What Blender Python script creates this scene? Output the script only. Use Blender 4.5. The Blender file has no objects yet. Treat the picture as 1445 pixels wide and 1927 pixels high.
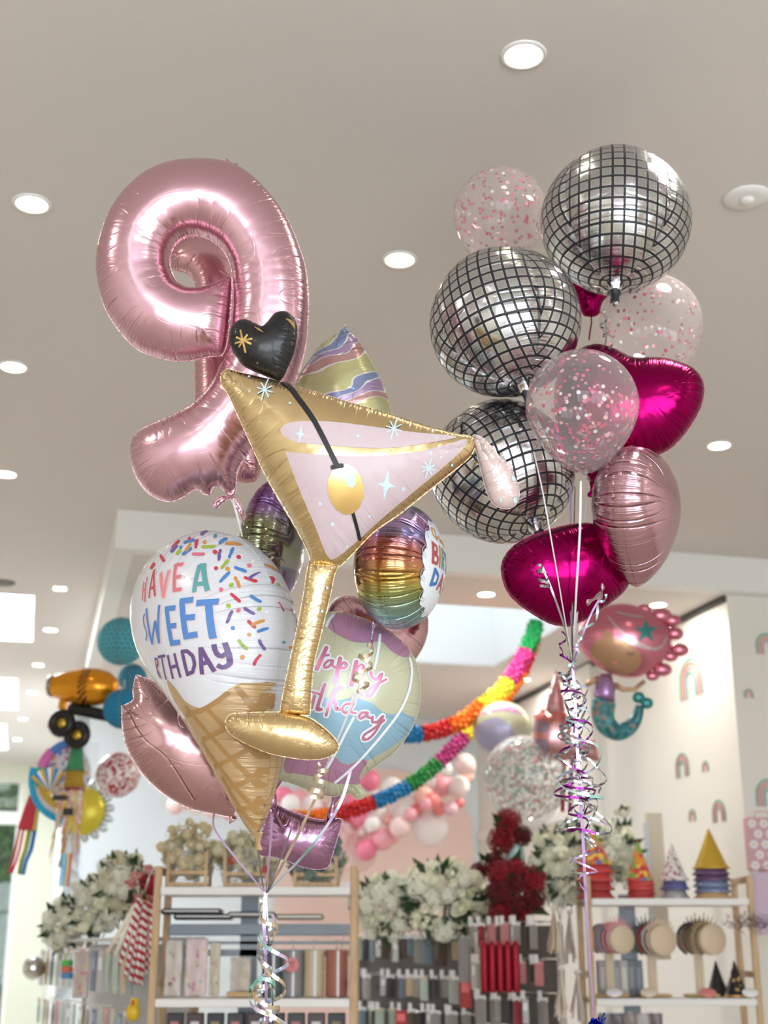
import bpy, math, random
import numpy as np
from mathutils import Vector, Matrix
from mathutils.geometry import delaunay_2d_cdt
R = math.radians
rng = random.Random(7)
nrg = np.random.RandomState(11)
scene = bpy.context.scene
COL = scene.collection

# ------------------------------------------------------------------ camera
W, H, FPX = 1445.0, 1927.0, 2500.0
PITCH = R(18.1)
CAMZ = 1.55
cp, sp = math.cos(PITCH), math.sin(PITCH)
cam_d = bpy.data.cameras.new('camera')
cam = bpy.data.objects.new('camera', cam_d)
COL.objects.link(cam)
cam.location = (0, 0, CAMZ)
cam.rotation_euler = (R(90) + PITCH, 0, 0)
cam_d.sensor_fit = 'HORIZONTAL'
cam_d.sensor_width = 36.0
cam_d.lens = FPX / W * 36.0
cam_d.clip_start = 0.05
cam_d.clip_end = 200
cam_d.dof.use_dof = True
cam_d.dof.focus_distance = 3.25
cam_d.dof.aperture_fstop = 4.2
scene.camera = cam
C0 = Vector((0, 0, CAMZ))

def ray(px, py):
    x = (px - W / 2) / FPX
    y = (H / 2 - py) / FPX
    return Vector((x, cp - y * sp, sp + y * cp))
def at(px, py, Y):
    d = ray(px, py)
    return C0 + d * (Y / d.y)
def on_z(px, py, z):
    d = ray(px, py)
    return C0 + d * ((z - CAMZ) / d.z)
def on_plane(px, py, p0, n):
    d = ray(px, py)
    return C0 + d * ((Vector(p0) - C0).dot(n) / d.dot(n))
def mpp(Y, py=963):
    """metres per pixel of something at distance Y seen at row py"""
    d = ray(722, py)
    return Y / d.y / FPX
def zz(ox, oy, s):
    return lambda pts: [(ox + x / s, oy + y / s) for x, y in pts]

# ------------------------------------------------------------------ objects
def tag(o, label=None, cat=None, group=None, kind=None):
    if label: o['label'] = label
    if cat: o['category'] = cat
    if group: o['group'] = group
    if kind: o['kind'] = kind
    return o
def empty(name, loc, label=None, cat=None, group=None, rot=None):
    o = bpy.data.objects.new(name, None)
    COL.objects.link(o)
    o.empty_display_size = 0.05
    o.location = loc
    if rot is not None: o.rotation_euler = rot
    tag(o, label, cat, group)
    return o
def copy_tree(o, parent=None):
    c = o.copy()
    COL.objects.link(c)
    if parent is not None: c.parent = parent
    for ch in list(o.children):
        copy_tree(ch, c)
    return c

class MB:
    """collects vertices and faces of ONE mesh object"""
    def __init__(s):
        s.v = []; s.f = []; s.mi = []; s.sm = []; s.uv = {}; s.mats = []
    def mat(s, m):
        if m not in s.mats: s.mats.append(m)
        return s.mats.index(m)
    def add(s, verts, faces, m, smooth=True, uv=None):
        b = len(s.v)
        s.v.extend([tuple(p) for p in verts])
        k = s.mat(m)
        for f in faces:
            s.f.append(tuple(b + i for i in f)); s.mi.append(k); s.sm.append(smooth)
        if uv is not None:
            for i, t in enumerate(uv): s.uv[b + i] = (float(t[0]), float(t[1]))
        return s
    def box(s, c, d, m, M=None, smooth=False, bev=0.0):
        x, y, z = d[0] / 2, d[1] / 2, d[2] / 2
        if bev > 0:
            b = min(bev, x * .9, y * .9, z * .9)
            P = []
            for sx in (-1, 1):
                for sy in (-1, 1):
                    for sz in (-1, 1):
                        P += [(sx * x, sy * (y - b), sz * (z - b)), (sx * (x - b), sy * y, sz * (z - b)), (sx * (x - b), sy * (y - b), sz * z)]
            def I(sx, sy, sz, k): return (((sx > 0) * 4) + ((sy > 0) * 2) + (sz > 0)) * 3 + k
            F = []
            for q in (-1, 1):
                F.append([I(q, -1, -1, 0), I(q, 1, -1, 0), I(q, 1, 1, 0), I(q, -1, 1, 0)][::q])
                F.append([I(-1, q, -1, 1), I(-1, q, 1, 1), I(1, q, 1, 1), I(1, q, -1, 1)][::q])
                F.append([I(-1, -1, q, 2), I(1, -1, q, 2), I(1, 1, q, 2), I(-1, 1, q, 2)][::q])
            for a in (-1, 1):
                for c2 in (-1, 1):
                    F.append([I(a, c2, -1, 0), I(a, c2, 1, 0), I(a, c2, 1, 1), I(a, c2, -1, 1)][::(1 if a * c2 < 0 else -1)])
                    F.append([I(a, -1, c2, 0), I(a, 1, c2, 0), I(a, 1, c2, 2), I(a, -1, c2, 2)][::(1 if a * c2 > 0 else -1)])
                    F.append([I(-1, a, c2, 1), I(1, a, c2, 1), I(1, a, c2, 2), I(-1, a, c2, 2)][::(1 if a * c2 < 0 else -1)])
                    for e in (-1, 1):
                        F.append([I(a, c2, e, 0), I(a, c2, e, 1), I(a, c2, e, 2)][::(1 if a * c2 * e > 0 else -1)])
        else:
            P = [(sx * x, sy * y, sz * z) for sx in (-1, 1) for sy in (-1, 1) for sz in (-1, 1)]
            F = [(0, 1, 3, 2), (4, 6, 7, 5), (0, 4, 5, 1), (2, 3, 7, 6), (0, 2, 6, 4), (1, 5, 7, 3)]
        cv = Vector(c)
        P = [(M @ Vector(p) if M else Vector(p)) + cv for p in P]
        return s.add(P, F, m, smooth)
    def lathe(s, prof, m, c=(0, 0, 0), n=32, M=None, smooth=True, cap=True, wob=None):
        """prof: list of (r, z) from bottom to top"""
        P = []; F = []
        for j, (r, z) in enumerate(prof):
            for i in range(n):
                a = 2 * math.pi * i / n
                q = r * (wob(a, z) if wob else 1)
                P.append(Vector((q * math.cos(a), q * math.sin(a), z)))
        for j in range(len(prof) - 1):
            for i in range(n):
                k = (i + 1) % n
                F.append((j * n + i, j * n + k, (j + 1) * n + k, (j + 1) * n + i))
        if cap:
            F.append(tuple(reversed(range(n))))
            F.append(tuple((len(prof) - 1) * n + i for i in range(n)))
        cv = Vector(c)
        P = [(M @ p if M else p) + cv for p in P]
        return s.add(P, F, m, smooth)
    def sphere(s, c, r, m, n=16, sc=(1, 1, 1), M=None):
        k = max(4, n // 2)
        prof = [(max(1e-5, r * math.sin(math.pi * j / k)), -r * math.cos(math.pi * j / k)) for j in range(k + 1)]
        S = Matrix.Diagonal(Vector(sc))
        return s.lathe(prof, m, c, n, (M @ S) if M else S, True, False)
    def tube(s, pts, r, m, n=8, closed=False, smooth=True, cap=True):
        pts = [Vector(p) for p in pts]
        L = len(pts)
        rr = r if isinstance(r, (list, tuple)) else [r] * L
        P = []; F = []
        nrm = None
        for j in range(L):
            a = pts[(j - 1) % L] if (closed or j > 0) else pts[j]
            b = pts[(j + 1) % L] if (closed or j < L - 1) else pts[j]
            t = (b - a)
            t = t.normalized() if t.length > 1e-9 else Vector((0, 0, 1))
            if nrm is None:
                nrm = t.orthogonal().normalized()
            nrm = (nrm - t * nrm.dot(t))
            nrm = nrm.normalized() if nrm.length > 1e-6 else t.orthogonal().normalized()
            bn = t.cross(nrm)
            for i in range(n):
                an = 2 * math.pi * i / n
                P.append(pts[j] + (nrm * math.cos(an) + bn * math.sin(an)) * rr[j])
        for j in range(L if closed else L - 1):
            for i in range(n):
                k = (i + 1) % n; jj = (j + 1) % L
                F.append((j * n + i, j * n + k, jj * n + k, jj * n + i))
        if cap and not closed:
            F.append(tuple(reversed(range(n))))
            F.append(tuple((L - 1) * n + i for i in range(n)))
        return s.add(P, F, m, smooth)
    def bar(s, a, b, w, d, m, up=(0, 0, 1)):
        a, b = Vector(a), Vector(b)
        t = (b - a); L = t.length; t.normalize()
        x = t.cross(Vector(up))
        x = x.normalized() if x.length > 1e-6 else Vector((1, 0, 0))
        y = x.cross(t)
        M = Matrix((x, t, y)).transposed()
        return s.box((a + b) / 2, (w, L, d), m, M)
    def ribbon(s, pts, w, m, twist=0.0, n0=None, fade=None):
        pts = [Vector(p) for p in pts]
        L = len(pts); P = []; F = []; nrm = Vector(n0) if n0 else None
        for j in range(L):
            t = (pts[min(j + 1, L - 1)] - pts[max(j - 1, 0)])
            t = t.normalized() if t.length > 1e-9 else Vector((0, 0, 1))
            if nrm is None: nrm = t.orthogonal().normalized()
            nrm = nrm - t * nrm.dot(t)
            nrm = nrm.normalized() if nrm.length > 1e-6 else t.orthogonal().normalized()
            a = twist * j / max(1, L - 1)
            d = nrm * math.cos(a) + t.cross(nrm) * math.sin(a)
            P += [pts[j] - d * w / 2, pts[j] + d * w / 2]
        for j in range(L - 1):
            F.append((2 * j, 2 * j + 1, 2 * j + 3, 2 * j + 2))
        return s.add(P, F, m, True)
    def build(s, name, parent=None, loc=None, M=None):
        me = bpy.data.meshes.new(name)
        me.from_pydata(s.v, [], s.f)
        for m in s.mats: me.materials.append(m)
        me.polygons.foreach_set('material_index', s.mi)
        me.polygons.foreach_set('use_smooth', s.sm)
        if s.uv:
            lay = me.uv_layers.new(name='seam')
            li = np.empty(len(me.loops), dtype=np.int32)
            me.loops.foreach_get('vertex_index', li)
            arr = np.zeros((len(s.v), 2), dtype=np.float32)
            arr[:, 1] = 9.0
            for k, t in s.uv.items(): arr[k] = t
            lay.data.foreach_set('uv', arr[li].ravel())
        me.update()
        o = bpy.data.objects.new(name, me)
        COL.objects.link(o)
        if parent is not None: o.parent = parent
        if M is not None: o.matrix_local = M
        elif loc is not None: o.location = loc
        return o

# ------------------------------------------------------------------ materials
class NT:
    def __init__(s, name):
        s.m = bpy.data.materials.new(name)
        s.m.use_nodes = True
        s.t = s.m.node_tree
        s.t.nodes.clear()
        s.out = s.n('ShaderNodeOutputMaterial')
    def n(s, typ, **kw):
        x = s.t.nodes.new(typ)
        for k, v in kw.items():
            if k in ('operation', 'blend_type', 'data_type', 'mode', 'wave_type', 'bands_direction', 'feature', 'distance', 'noise_dimensions', 'voronoi_dimensions', 'interpolation_type', 'vector_type', 'rings_direction', 'wave_profile'):
                setattr(x, k, v)
            else:
                k2 = int(k[1:]) if k[0] == '_' else k.replace('_', ' ')
                if isinstance(v, bpy.types.NodeSocket): s.t.links.new(v, x.inputs[k2])
                else: x.inputs[k2].default_value = v
        return x
    def link(s, a, b): s.t.links.new(a, b)
    def math(s, op, a, b=None, c=None):
        x = s.t.nodes.new('ShaderNodeMath'); x.operation = op
        for i, v in enumerate((a, b, c)):
            if v is None: continue
            if isinstance(v, bpy.types.NodeSocket): s.link(v, x.inputs[i])
            else: x.inputs[i].default_value = v
        return x.outputs[0]
    def mix(s, fac, a, b, blend='MIX'):
        x = s.t.nodes.new('ShaderNodeMix'); x.data_type = 'RGBA'; x.blend_type = blend
        for i, v in ((0, fac), (6, a), (7, b)):
            if isinstance(v, bpy.types.NodeSocket): s.link(v, x.inputs[i])
            else: x.inputs[i].default_value = v
        return x.outputs[2]
    def ramp(s, fac, stops, interp='LINEAR'):
        x = s.t.nodes.new('ShaderNodeValToRGB')
        cr = x.color_ramp; cr.interpolation = interp
        while len(cr.elements) < len(stops): cr.elements.new(0.5)
        for e, (p, c) in zip(cr.elements, stops):
            e.position = p; e.color = c
        s.link(fac, x.inputs[0])
        return x.outputs[0]
    def coord(s, which='Object'):
        return s.n('ShaderNodeTexCoord').outputs[which]
    def mapping(s, v, scale=(1, 1, 1), loc=(0, 0, 0), rot=(0, 0, 0)):
        x = s.n('ShaderNodeMapping')
        s.link(v, x.inputs[0])
        x.inputs['Location'].default_value = loc
        x.inputs['Rotation'].default_value = rot
        x.inputs['Scale'].default_value = scale
        return x.outputs[0]
    def bump(s, h, strength=.3, dist=.01, normal=None):
        x = s.n('ShaderNodeBump', Strength=strength, Distance=dist)
        s.link(h, x.inputs['Height'])
        if normal is not None: s.link(normal, x.inputs['Normal'])
        return x.outputs[0]
    def bsdf(s, color, rough=.5, metal=0., normal=None, **kw):
        b = s.n('ShaderNodeBsdfPrincipled')
        for k, v in (('Base Color', color), ('Roughness', rough), ('Metallic', metal)):
            if isinstance(v, bpy.types.NodeSocket): s.link(v, b.inputs[k])
            else: b.inputs[k].default_value = v
        for k, v in kw.items():
            k2 = k.replace('_', ' ')
            if isinstance(v, bpy.types.NodeSocket): s.link(v, b.inputs[k2])
            else: b.inputs[k2].default_value = v
        if normal is not None: s.link(normal, b.inputs['Normal'])
        return b
    def done(s, shader):
        s.link(shader.outputs[0] if hasattr(shader, 'outputs') else shader, s.out.inputs[0])
        return s.m
def srgb(r, g=None, b=None):
    if g is None: r, g, b = r
    f = lambda c: ((c / 255.0) / 12.92 if c / 255.0 <= .04045 else ((c / 255.0 + .055) / 1.055) ** 2.4)
    return (f(r), f(g), f(b), 1.0)

_M = {}
def plain(name, col, rough=.5, metal=0., bump=0., bscale=60., var=0., **kw):
    """a plain surface with a little procedural variation"""
    if name in _M: return _M[name]
    t = NT(name)
    co = t.coord('Object')
    nz = t.n('ShaderNodeTexNoise', Vector=co, Scale=bscale, Detail=3.0)
    c = srgb(*col)
    if var > 0:
        d = tuple(max(0, x * (1 - var)) for x in c[:3]) + (1,)
        l = tuple(min(1, x * (1 + var)) for x in c[:3]) + (1,)
        cc = t.mix(nz.outputs['Fac'], d, l)
    else:
        cc = c
    nrm = t.bump(nz.outputs['Fac'], bump, .004) if bump > 0 else None
    _M[name] = t.done(t.bsdf(cc, rough, metal, nrm, **kw))
    return _M[name]
def foil_nodes(t, pleat=1.0, crease=1.0, fine=170., sparse=22., soft=0.10):
    """bump of a foil balloon: short pleats at the seam, longer creases running away from it"""
    uv = t.n('ShaderNodeUVMap'); uv.uv_map = 'seam'
    sx = t.n('ShaderNodeSeparateXYZ', Vector=uv.outputs[0])
    s_, d_ = sx.outputs[0], sx.outputs[1]
    c1 = t.n('ShaderNodeCombineXYZ', X=t.math('MULTIPLY', s_, fine), Y=t.math('MULTIPLY', d_, 14.0))
    n1 = t.n('ShaderNodeTexNoise', Vector=c1.outputs[0], Scale=1.0, Detail=2.0)
    f1 = t.math('POWER', 2.718, t.math('MULTIPLY', d_, -26.0))
    h1 = t.math('MULTIPLY', t.math('MULTIPLY', n1.outputs['Fac'], f1), 1.0 * pleat)
    c2 = t.n('ShaderNodeCombineXYZ', X=t.math('MULTIPLY', s_, sparse), Y=t.math('MULTIPLY', d_, 2.5), Z=3.7)
    n2 = t.n('ShaderNodeTexNoise', Vector=c2.outputs[0], Scale=1.0, Detail=0.0)
    a2 = t.math('ABSOLUTE', t.math('SUBTRACT', n2.outputs['Fac'], .5))
    l2 = t.math('POWER', 2.718, t.math('MULTIPLY', a2, -55.0))
    f2 = t.math('POWER', 2.718, t.math('MULTIPLY', d_, -11.0))
    h2 = t.math('MULTIPLY', t.math('MULTIPLY', l2, f2), -.8 * crease)
    n3 = t.n('ShaderNodeTexNoise', Vector=t.coord('Object'), Scale=9.0, Detail=1.0)
    h = t.math('ADD', t.math('ADD', h1, h2), t.math('MULTIPLY', n3.outputs['Fac'], soft * 10))
    return t.bump(h, .75, .006)
def foil_mat(name, col, rough=.17, metal=1., pleat=1., crease=1., coat=0., **kw):
    if name in _M: return _M[name]
    t = NT(name)
    nrm = foil_nodes(t, pleat, crease, **kw)
    _M[name] = t.done(t.bsdf(srgb(*col), rough, metal, nrm, Coat_Weight=coat, Coat_Roughness=.08))
    return _M[name]
def emit(name, col, k):
    if name in _M: return _M[name]
    t = NT(name)
    e = t.n('ShaderNodeEmission', Strength=k)
    e.inputs[0].default_value = srgb(*col)
    _M[name] = t.done(e)
    return _M[name]

# ------------------------------------------------------------------ inflated foil shapes
def catmull(pts, closed=True, step=.006):
    """smooth curve through points; a point given twice in a row stays a corner"""
    P = [np.array(p, float) for p in pts]
    n = len(P); out = []
    for i in range(n if closed else n - 1):
        p1, p2 = P[i], P[(i + 1) % n]
        if np.hypot(*(p2 - p1)) < 1e-9: continue
        p0 = P[i - 1] if (closed or i > 0) else p1
        p3 = P[(i + 2) % n] if (closed or i < n - 2) else p2
        m = max(1, int(np.hypot(*(p2 - p1)) / step))
        for k in range(m):
            t = k / m
            out.append(.5 * ((2 * p1) + (-p0 + p2) * t + (2 * p0 - 5 * p1 + 4 * p2 - p3) * t * t + (-p0 + 3 * p1 - 3 * p2 + p3) * t ** 3))
    if not closed: out.append(P[-1])
    return np.array(out)
def resample(L, step):
    Q = np.vstack([L, L[:1]])
    sl = np.hypot(*(np.diff(Q, axis=0).T))
    cs = np.concatenate([[0], np.cumsum(sl)])
    n = max(8, int(cs[-1] / step))
    t = np.linspace(0, cs[-1], n, endpoint=False)
    return np.stack([np.interp(t, cs, Q[:, 0]), np.interp(t, cs, Q[:, 1])], 1)
def inside(loops, P):
    r = np.zeros(len(P), bool)
    for L in loops:
        a, b = L, np.roll(L, -1, axis=0)
        for (x1, y1), (x2, y2) in zip(a, b):
            if y1 == y2: continue
            c = ((y1 > P[:, 1]) != (y2 > P[:, 1])) & (P[:, 0] < (x2 - x1) * (P[:, 1] - y1) / (y2 - y1) + x1)
            r ^= c
    return r
def seg_dist(loops, P):
    """distance to, and arc position of, the nearest seam point"""
    A = np.vstack(loops); B = np.vstack([np.roll(L, -1, axis=0) for L in loops])
    S = []; base = 0
    for L in loops:
        sl = np.hypot(*(np.roll(L, -1, axis=0) - L).T)
        S.append(base + np.concatenate([[0], np.cumsum(sl)[:-1]])); base += sl.sum() + 1
    S = np.concatenate(S)
    D = B - A; L2 = (D ** 2).sum(1) + 1e-18
    dm = np.empty(len(P)); sm = np.empty(len(P))
    for i in range(0, len(P), 2000):
        q = P[i:i + 2000]
        t = ((q[:, None, :] - A[None]) * D[None]).sum(2) / L2
        t = np.clip(t, 0, 1)
        e = q[:, None, :] - (A[None] + t[..., None] * D[None])
        d2 = (e ** 2).sum(2)
        j = d2.argmin(1); k = np.arange(len(q))
        dm[i:i + 2000] = np.sqrt(d2[k, j])
        sm[i:i + 2000] = S[j] + t[k, j] * np.sqrt(L2[j])
    return dm, sm

class Foil:
    """a closed foil shape: a flat outline blown up to both sides of its seam.
    local axes: x across, z up, -y towards the front."""
    def __init__(s, loops, k=.9, kb=None, step=.007, res=190, pucker=.0, wl=.03):
        s.loops = [resample(np.array(L, float), step * .8) for L in loops]
        s.k, s.kb, s.step = k, (kb if kb is not None else k), step
        s.pucker, s.wl = pucker, wl
        allp = np.vstack(s.loops)
        lo, hi = allp.min(0), allp.max(0)
        s.c = c = (hi - lo).max() / res
        s.lo = lo - 4 * c
        nx, ny = (((hi - lo) / c).astype(int) + 9)
        gx, gy = np.meshgrid(np.arange(nx), np.arange(ny), indexing='ij')
        P = np.stack([s.lo[0] + gx.ravel() * c, s.lo[1] + gy.ravel() * c], 1)
        ins = inside(s.loops, P).reshape(nx, ny)
        d, _ = seg_dist(s.loops, P); d = d.reshape(nx, ny)
        u = np.where(ins, d * d.max(), 0.)
        red = ((gx + gy) % 2 == 0) & ins; blk = ((gx + gy) % 2 == 1) & ins
        om = 2 / (1 + math.sin(math.pi / (1.2 * d[ins].max() / c * 1.6 + 4)))
        for it in range(260):
            for mask in (red, blk):
                nb = np.zeros_like(u)
                nb[1:-1, 1:-1] = (u[2:, 1:-1] + u[:-2, 1:-1] + u[1:-1, 2:] + u[1:-1, :-2]) / 4
                new = nb + 2 * c * c / 4
                u = np.where(mask, u + om * (new - u), u)
        u = np.maximum(u, 0)
        good = ins & (d > 1.6 * c)
        r = np.where(good, u / np.maximum(d, 1e-9), 0.); w = good.astype(float)
        for it in range(8):
            rs = np.zeros_like(r); ws = np.zeros_like(w)
            for ax, sh in ((0, 1), (0, -1), (1, 1), (1, -1)):
                rs += np.roll(r * w, sh, ax); ws += np.roll(w, sh, ax)
            newm = (w == 0) & (ws > 0)
            r = np.where(newm, rs / np.maximum(ws, 1e-9), r); w = np.where(newm, 1., w)
        s.u, s.r = u, r
    def hgrid(s):
        if not hasattr(s, '_hg'): s._hg = np.sqrt(np.maximum(s.u, 0))
        return s._hg
    def bil(s, G, P):
        q = (P - s.lo) / s.c
        q = np.clip(q, 0, np.array(G.shape) - 1.001)
        i = q.astype(int); f = q - i
        a, b = i[:, 0], i[:, 1]
        return (G[a, b] * (1 - f[:, 0]) * (1 - f[:, 1]) + G[a + 1, b] * f[:, 0] * (1 - f[:, 1]) + G[a, b + 1] * (1 - f[:, 0]) * f[:, 1] + G[a + 1, b + 1] * f[:, 0] * f[:, 1])
    def deff(s, P, d):
        """seam distance that grows without bound towards the middle line, so that creases die out there"""
        u = np.maximum(s.bil(s.u, P), 0)
        a = np.maximum((u + d * d) / (2 * np.maximum(d, 1e-6)), 1e-6)
        return np.minimum(d / np.maximum(.02, 1 - np.clip(d / a, 0, 1) ** 2), 9.)
    def h(s, P, want=False):
        P = np.atleast_2d(np.array(P, float))
        d, a = seg_dist(s.loops, P)
        w = np.clip((d / s.c - 3) / 3, 0, 1)
        u = s.bil(s.u, P) * w + s.bil(s.r, P) * d * (1 - w)
        hh = np.sqrt(np.maximum(u, 0))
        hh = np.where(inside(s.loops, P), hh, 0)
        if s.pucker > 0:
            ph = a / s.wl
            rid = .5 + .5 * np.cos(2 * np.pi * (ph + .35 * np.sin(ph * .7) + .2 * np.sin(ph * 1.9)))
            hh = hh * (1 - s.pucker * rid ** 2 * np.exp(-d / (s.wl * 1.1)))
        return (hh, d, a) if want else hh
    def mesh(s, mb, m, mback=None, flange=.0010, mflange=None):
        """add the inflated skin (and its flat crinkled seam edge) to mb"""
        st = s.step
        pts = []; nb = 0; edges = []
        for L in s.loops:
            n = len(L)
            edges += [(nb + i, nb + (i + 1) % n) for i in range(n)]
            pts.append(L); nb += n
        ring = []
        for L in s.loops:
            t = np.roll(L, -1, 0) - np.roll(L, 1, 0)
            nn = np.stack([-t[:, 1], t[:, 0]], 1) / (np.hypot(*t.T)[:, None] + 1e-12)
            for off in (.0012, .0035, .0075, .0125):
                for sg in (1, -1): ring.append(L + sg * nn * off)
        ring = np.vstack(ring)
        ring_off = np.repeat(1, len(ring))
        dr, _ = seg_dist(s.loops, ring)
        # keep ring points that are inside and whose distance is really their own offset
        want = []
        for L in s.loops:
            for off in (.0012, .0035, .0075, .0125):
                for sg in (1, -1): want += [off] * len(L)
        want = np.array(want)
        ring = ring[inside(s.loops, ring) & (dr > want * .93)]
        allp = np.vstack(s.loops); lo, hi = allp.min(0), allp.max(0)
        gx = np.arange(lo[0], hi[0], st); gz = np.arange(lo[1], hi[1], st * .866)
        G = np.array([(x + (st / 2 if j % 2 else 0), z) for j, z in enumerate(gz) for x in gx])
        G = G[inside(s.loops, G)]
        dg, _ = seg_dist(s.loops, G)
        G = G[dg > .0125 + st * .55]
        allv = np.vstack(pts + [ring, G])
        vs, es, fs, _, _, _ = delaunay_2d_cdt([Vector(p) for p in allv], edges, [], 0, 1e-7)
        V = np.array([(v.x, v.y) for v in vs])
        F = np.array([f for f in fs if len(f) == 3])
        cen = V[F].mean(1)
        F = F[inside(s.loops, cen)]
        hh, d, a = s.h(V, True)
        onb = d < 1e-5
        hh[onb] = 0
        # orientation: front (-y) faces must look to -y
        e1 = V[F[:, 1]] - V[F[:, 0]]; e2 = V[F[:, 2]] - V[F[:, 0]]
        ccw = (e1[:, 0] * e2[:, 1] - e1[:, 1] * e2[:, 0]) > 0
        F = np.where(ccw[:, None], F, F[:, ::-1])
        n = len(V)
        front = np.stack([V[:, 0], -s.k * hh, V[:, 1]], 1)
        back = np.stack([V[:, 0], s.kb * hh, V[:, 1]], 1)
        bi = np.where(onb, np.arange(n), np.arange(n) + n)
        verts = np.vstack([front, back])
        uv = np.stack([a, s.deff(V, d)], 1)
        k1 = mb.mat(m); k2 = mb.mat(mback or m)
        b = len(mb.v)
        mb.v.extend(map(tuple, verts.tolist()))
        uvl = np.vstack([uv, uv]).tolist()
        for i, t in enumerate(uvl): mb.uv[b + i] = t
        Fb = bi[F[:, ::-1]]
        for f in (F + b).tolist(): mb.f.append(tuple(f)); mb.mi.append(k1); mb.sm.append(True)
        for f in (Fb + b).tolist(): mb.f.append(tuple(f)); mb.mi.append(k2); mb.sm.append(True)
        if flange > 0:
            for L in s.loops:
                n = len(L)
                t = np.roll(L, -1, 0) - np.roll(L, 1, 0)
                nn = np.stack([t[:, 1], -t[:, 0]], 1) / (np.hypot(*t.T)[:, None] + 1e-12)
                area = .5 * np.sum(L[:, 0] * np.roll(L[:, 1], -1) - L[:, 1] * np.roll(L[:, 0], -1))
                if area < 0: nn = -nn
                if L is not s.loops[0]: nn = -nn
                al = np.arange(n) * st * .8
                wob = np.sin(al * 2 * np.pi / .013 + 2 * np.sin(al * 31)) * .0013
                ln = flange * (1 + .3 * np.sin(al * 2 * np.pi / .026 + 1.5 * np.sin(al * 23)))
                q = L + nn * ln[:, None]
                P = [(L[i, 0] - nn[i, 0] * .002, 0., L[i, 1] - nn[i, 1] * .002) for i in range(n)] + [(q[i, 0], wob[i], q[i, 1]) for i in range(n)]
                Fq = [(i, (i + 1) % n, n + (i + 1) % n, n + i) for i in range(n)]
                mb.add(P, Fq, mflange or m, True, [(x_, .001) for x_ in al] * 2)
        return mb
    def lift(s, P, eps, side=-1):
        """local xz points -> points just above the skin, and their uv"""
        P = np.atleast_2d(np.array(P, float))
        e = s.c * .7
        k = s.k if side < 0 else s.kb
        h0, d, a = s.h(P, True)
        hx = (s.h(P + [e, 0]) - s.h(P - [e, 0])) / (2 * e) * k
        hz = (s.h(P + [0, e]) - s.h(P - [0, e])) / (2 * e) * k
        hx = np.clip(hx, -4, 4); hz = np.clip(hz, -4, 4)
        n = np.stack([-hx, np.ones(len(P)), -hz], 1)
        n /= np.linalg.norm(n, axis=1)[:, None]
        Q = np.stack([P[:, 0] + n[:, 0] * eps, side * (k * h0 + n[:, 1] * eps), P[:, 1] + n[:, 2] * eps], 1)
        return Q, np.stack([a, s.deff(P, d)], 1)
    def decal(s, mb, poly, m, eps=.0008, step=None, side=-1, clip=True):
        """a printed patch: polygon in local xz laid on the skin"""
        st = step or s.step
        L = resample(np.array(poly, float), st * .8)
        lo, hi = L.min(0), L.max(0)
        gx = np.arange(lo[0], hi[0], st); gz = np.arange(lo[1], hi[1], st * .866)
        G = np.array([(x + (st / 2 if j % 2 else 0), z) for j, z in enumerate(gz) for x in gx]).reshape(-1, 2)
        if len(G):
            G = G[inside([L], G)]
        if len(G):
            dg, _ = seg_dist([L], G); G = G[dg > st * .4]
        n = len(L)
        vs, es, fs, _, _, _ = delaunay_2d_cdt([Vector(p) for p in np.vstack([L, G])], [(i, (i + 1) % n) for i in range(n)], [], 0, 1e-7)
        V = np.array([(v.x, v.y) for v in vs]); F = np.array([f for f in fs if len(f) == 3])
        keep = inside([L], V[F].mean(1))
        if clip: keep &= inside(s.loops, V[F].mean(1))
        F = F[keep]
        if not len(F): return mb
        e1 = V[F[:, 1]] - V[F[:, 0]]; e2 = V[F[:, 2]] - V[F[:, 0]]
        ccw = (e1[:, 0] * e2[:, 1] - e1[:, 1] * e2[:, 0]) > 0
        F = np.where((ccw if side < 0 else ~ccw)[:, None], F, F[:, ::-1])
        Q, uv = s.lift(V, eps, side)
        return mb.add(Q.tolist(), F.tolist(), m, True, uv.tolist())
    def stroke(s, mb, path, w, m, eps=.001, step=None, closed=False, side=-1, taper=None, round_=True):
        """a printed line: ribbon of width w along a local xz path"""
        st = step or s.step * .8
        P = np.array(path, float)
        if closed: P = np.vstack([P, P[:1]])
        sl = np.hypot(*np.diff(P, axis=0).T)
        cs = np.concatenate([[0], np.cumsum(sl)])
        n = max(2, int(cs[-1] / st) + 1)
        t = np.linspace(0, cs[-1], n)
        Q = np.stack([np.interp(t, cs, P[:, 0]), np.interp(t, cs, P[:, 1])], 1)
        T = np.gradient(Q, axis=0); T /= np.hypot(*T.T)[:, None] + 1e-12
        N = np.stack([-T[:, 1], T[:, 0]], 1)
        ww = np.full(n, w / 2)
        if taper is not None: ww = ww * np.interp(np.linspace(0, 1, n), np.linspace(0, 1, len(taper)), taper)
        if round_ and not closed:
            Q = np.vstack([Q[0] - T[0] * ww[0] * .8, Q[0] - T[0] * ww[0] * .4, Q, Q[-1] + T[-1] * ww[-1] * .4, Q[-1] + T[-1] * ww[-1] * .8])
            N = np.vstack([N[:1], N[:1], N, N[-1:], N[-1:]])
            ww = np.concatenate([[ww[0] * .5, ww[0] * .88], ww, [ww[-1] * .88, ww[-1] * .5]])
            n += 4
        cols = 3 if w < .02 else 5
        V = np.vstack([Q + N * (ww * f)[:, None] for f in np.linspace(-1, 1, cols)])
        V3, uv = s.lift(V, eps, side)
        F = []
        for c in range(cols - 1):
            for i in range(n - 1):
                a, b = c * n + i, (c + 1) * n + i
                f = (a, a + 1, b + 1, b)
                F.append(f if side < 0 else f[::-1])
        return mb.add(V3.tolist(), F, m, True, uv.tolist())
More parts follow.
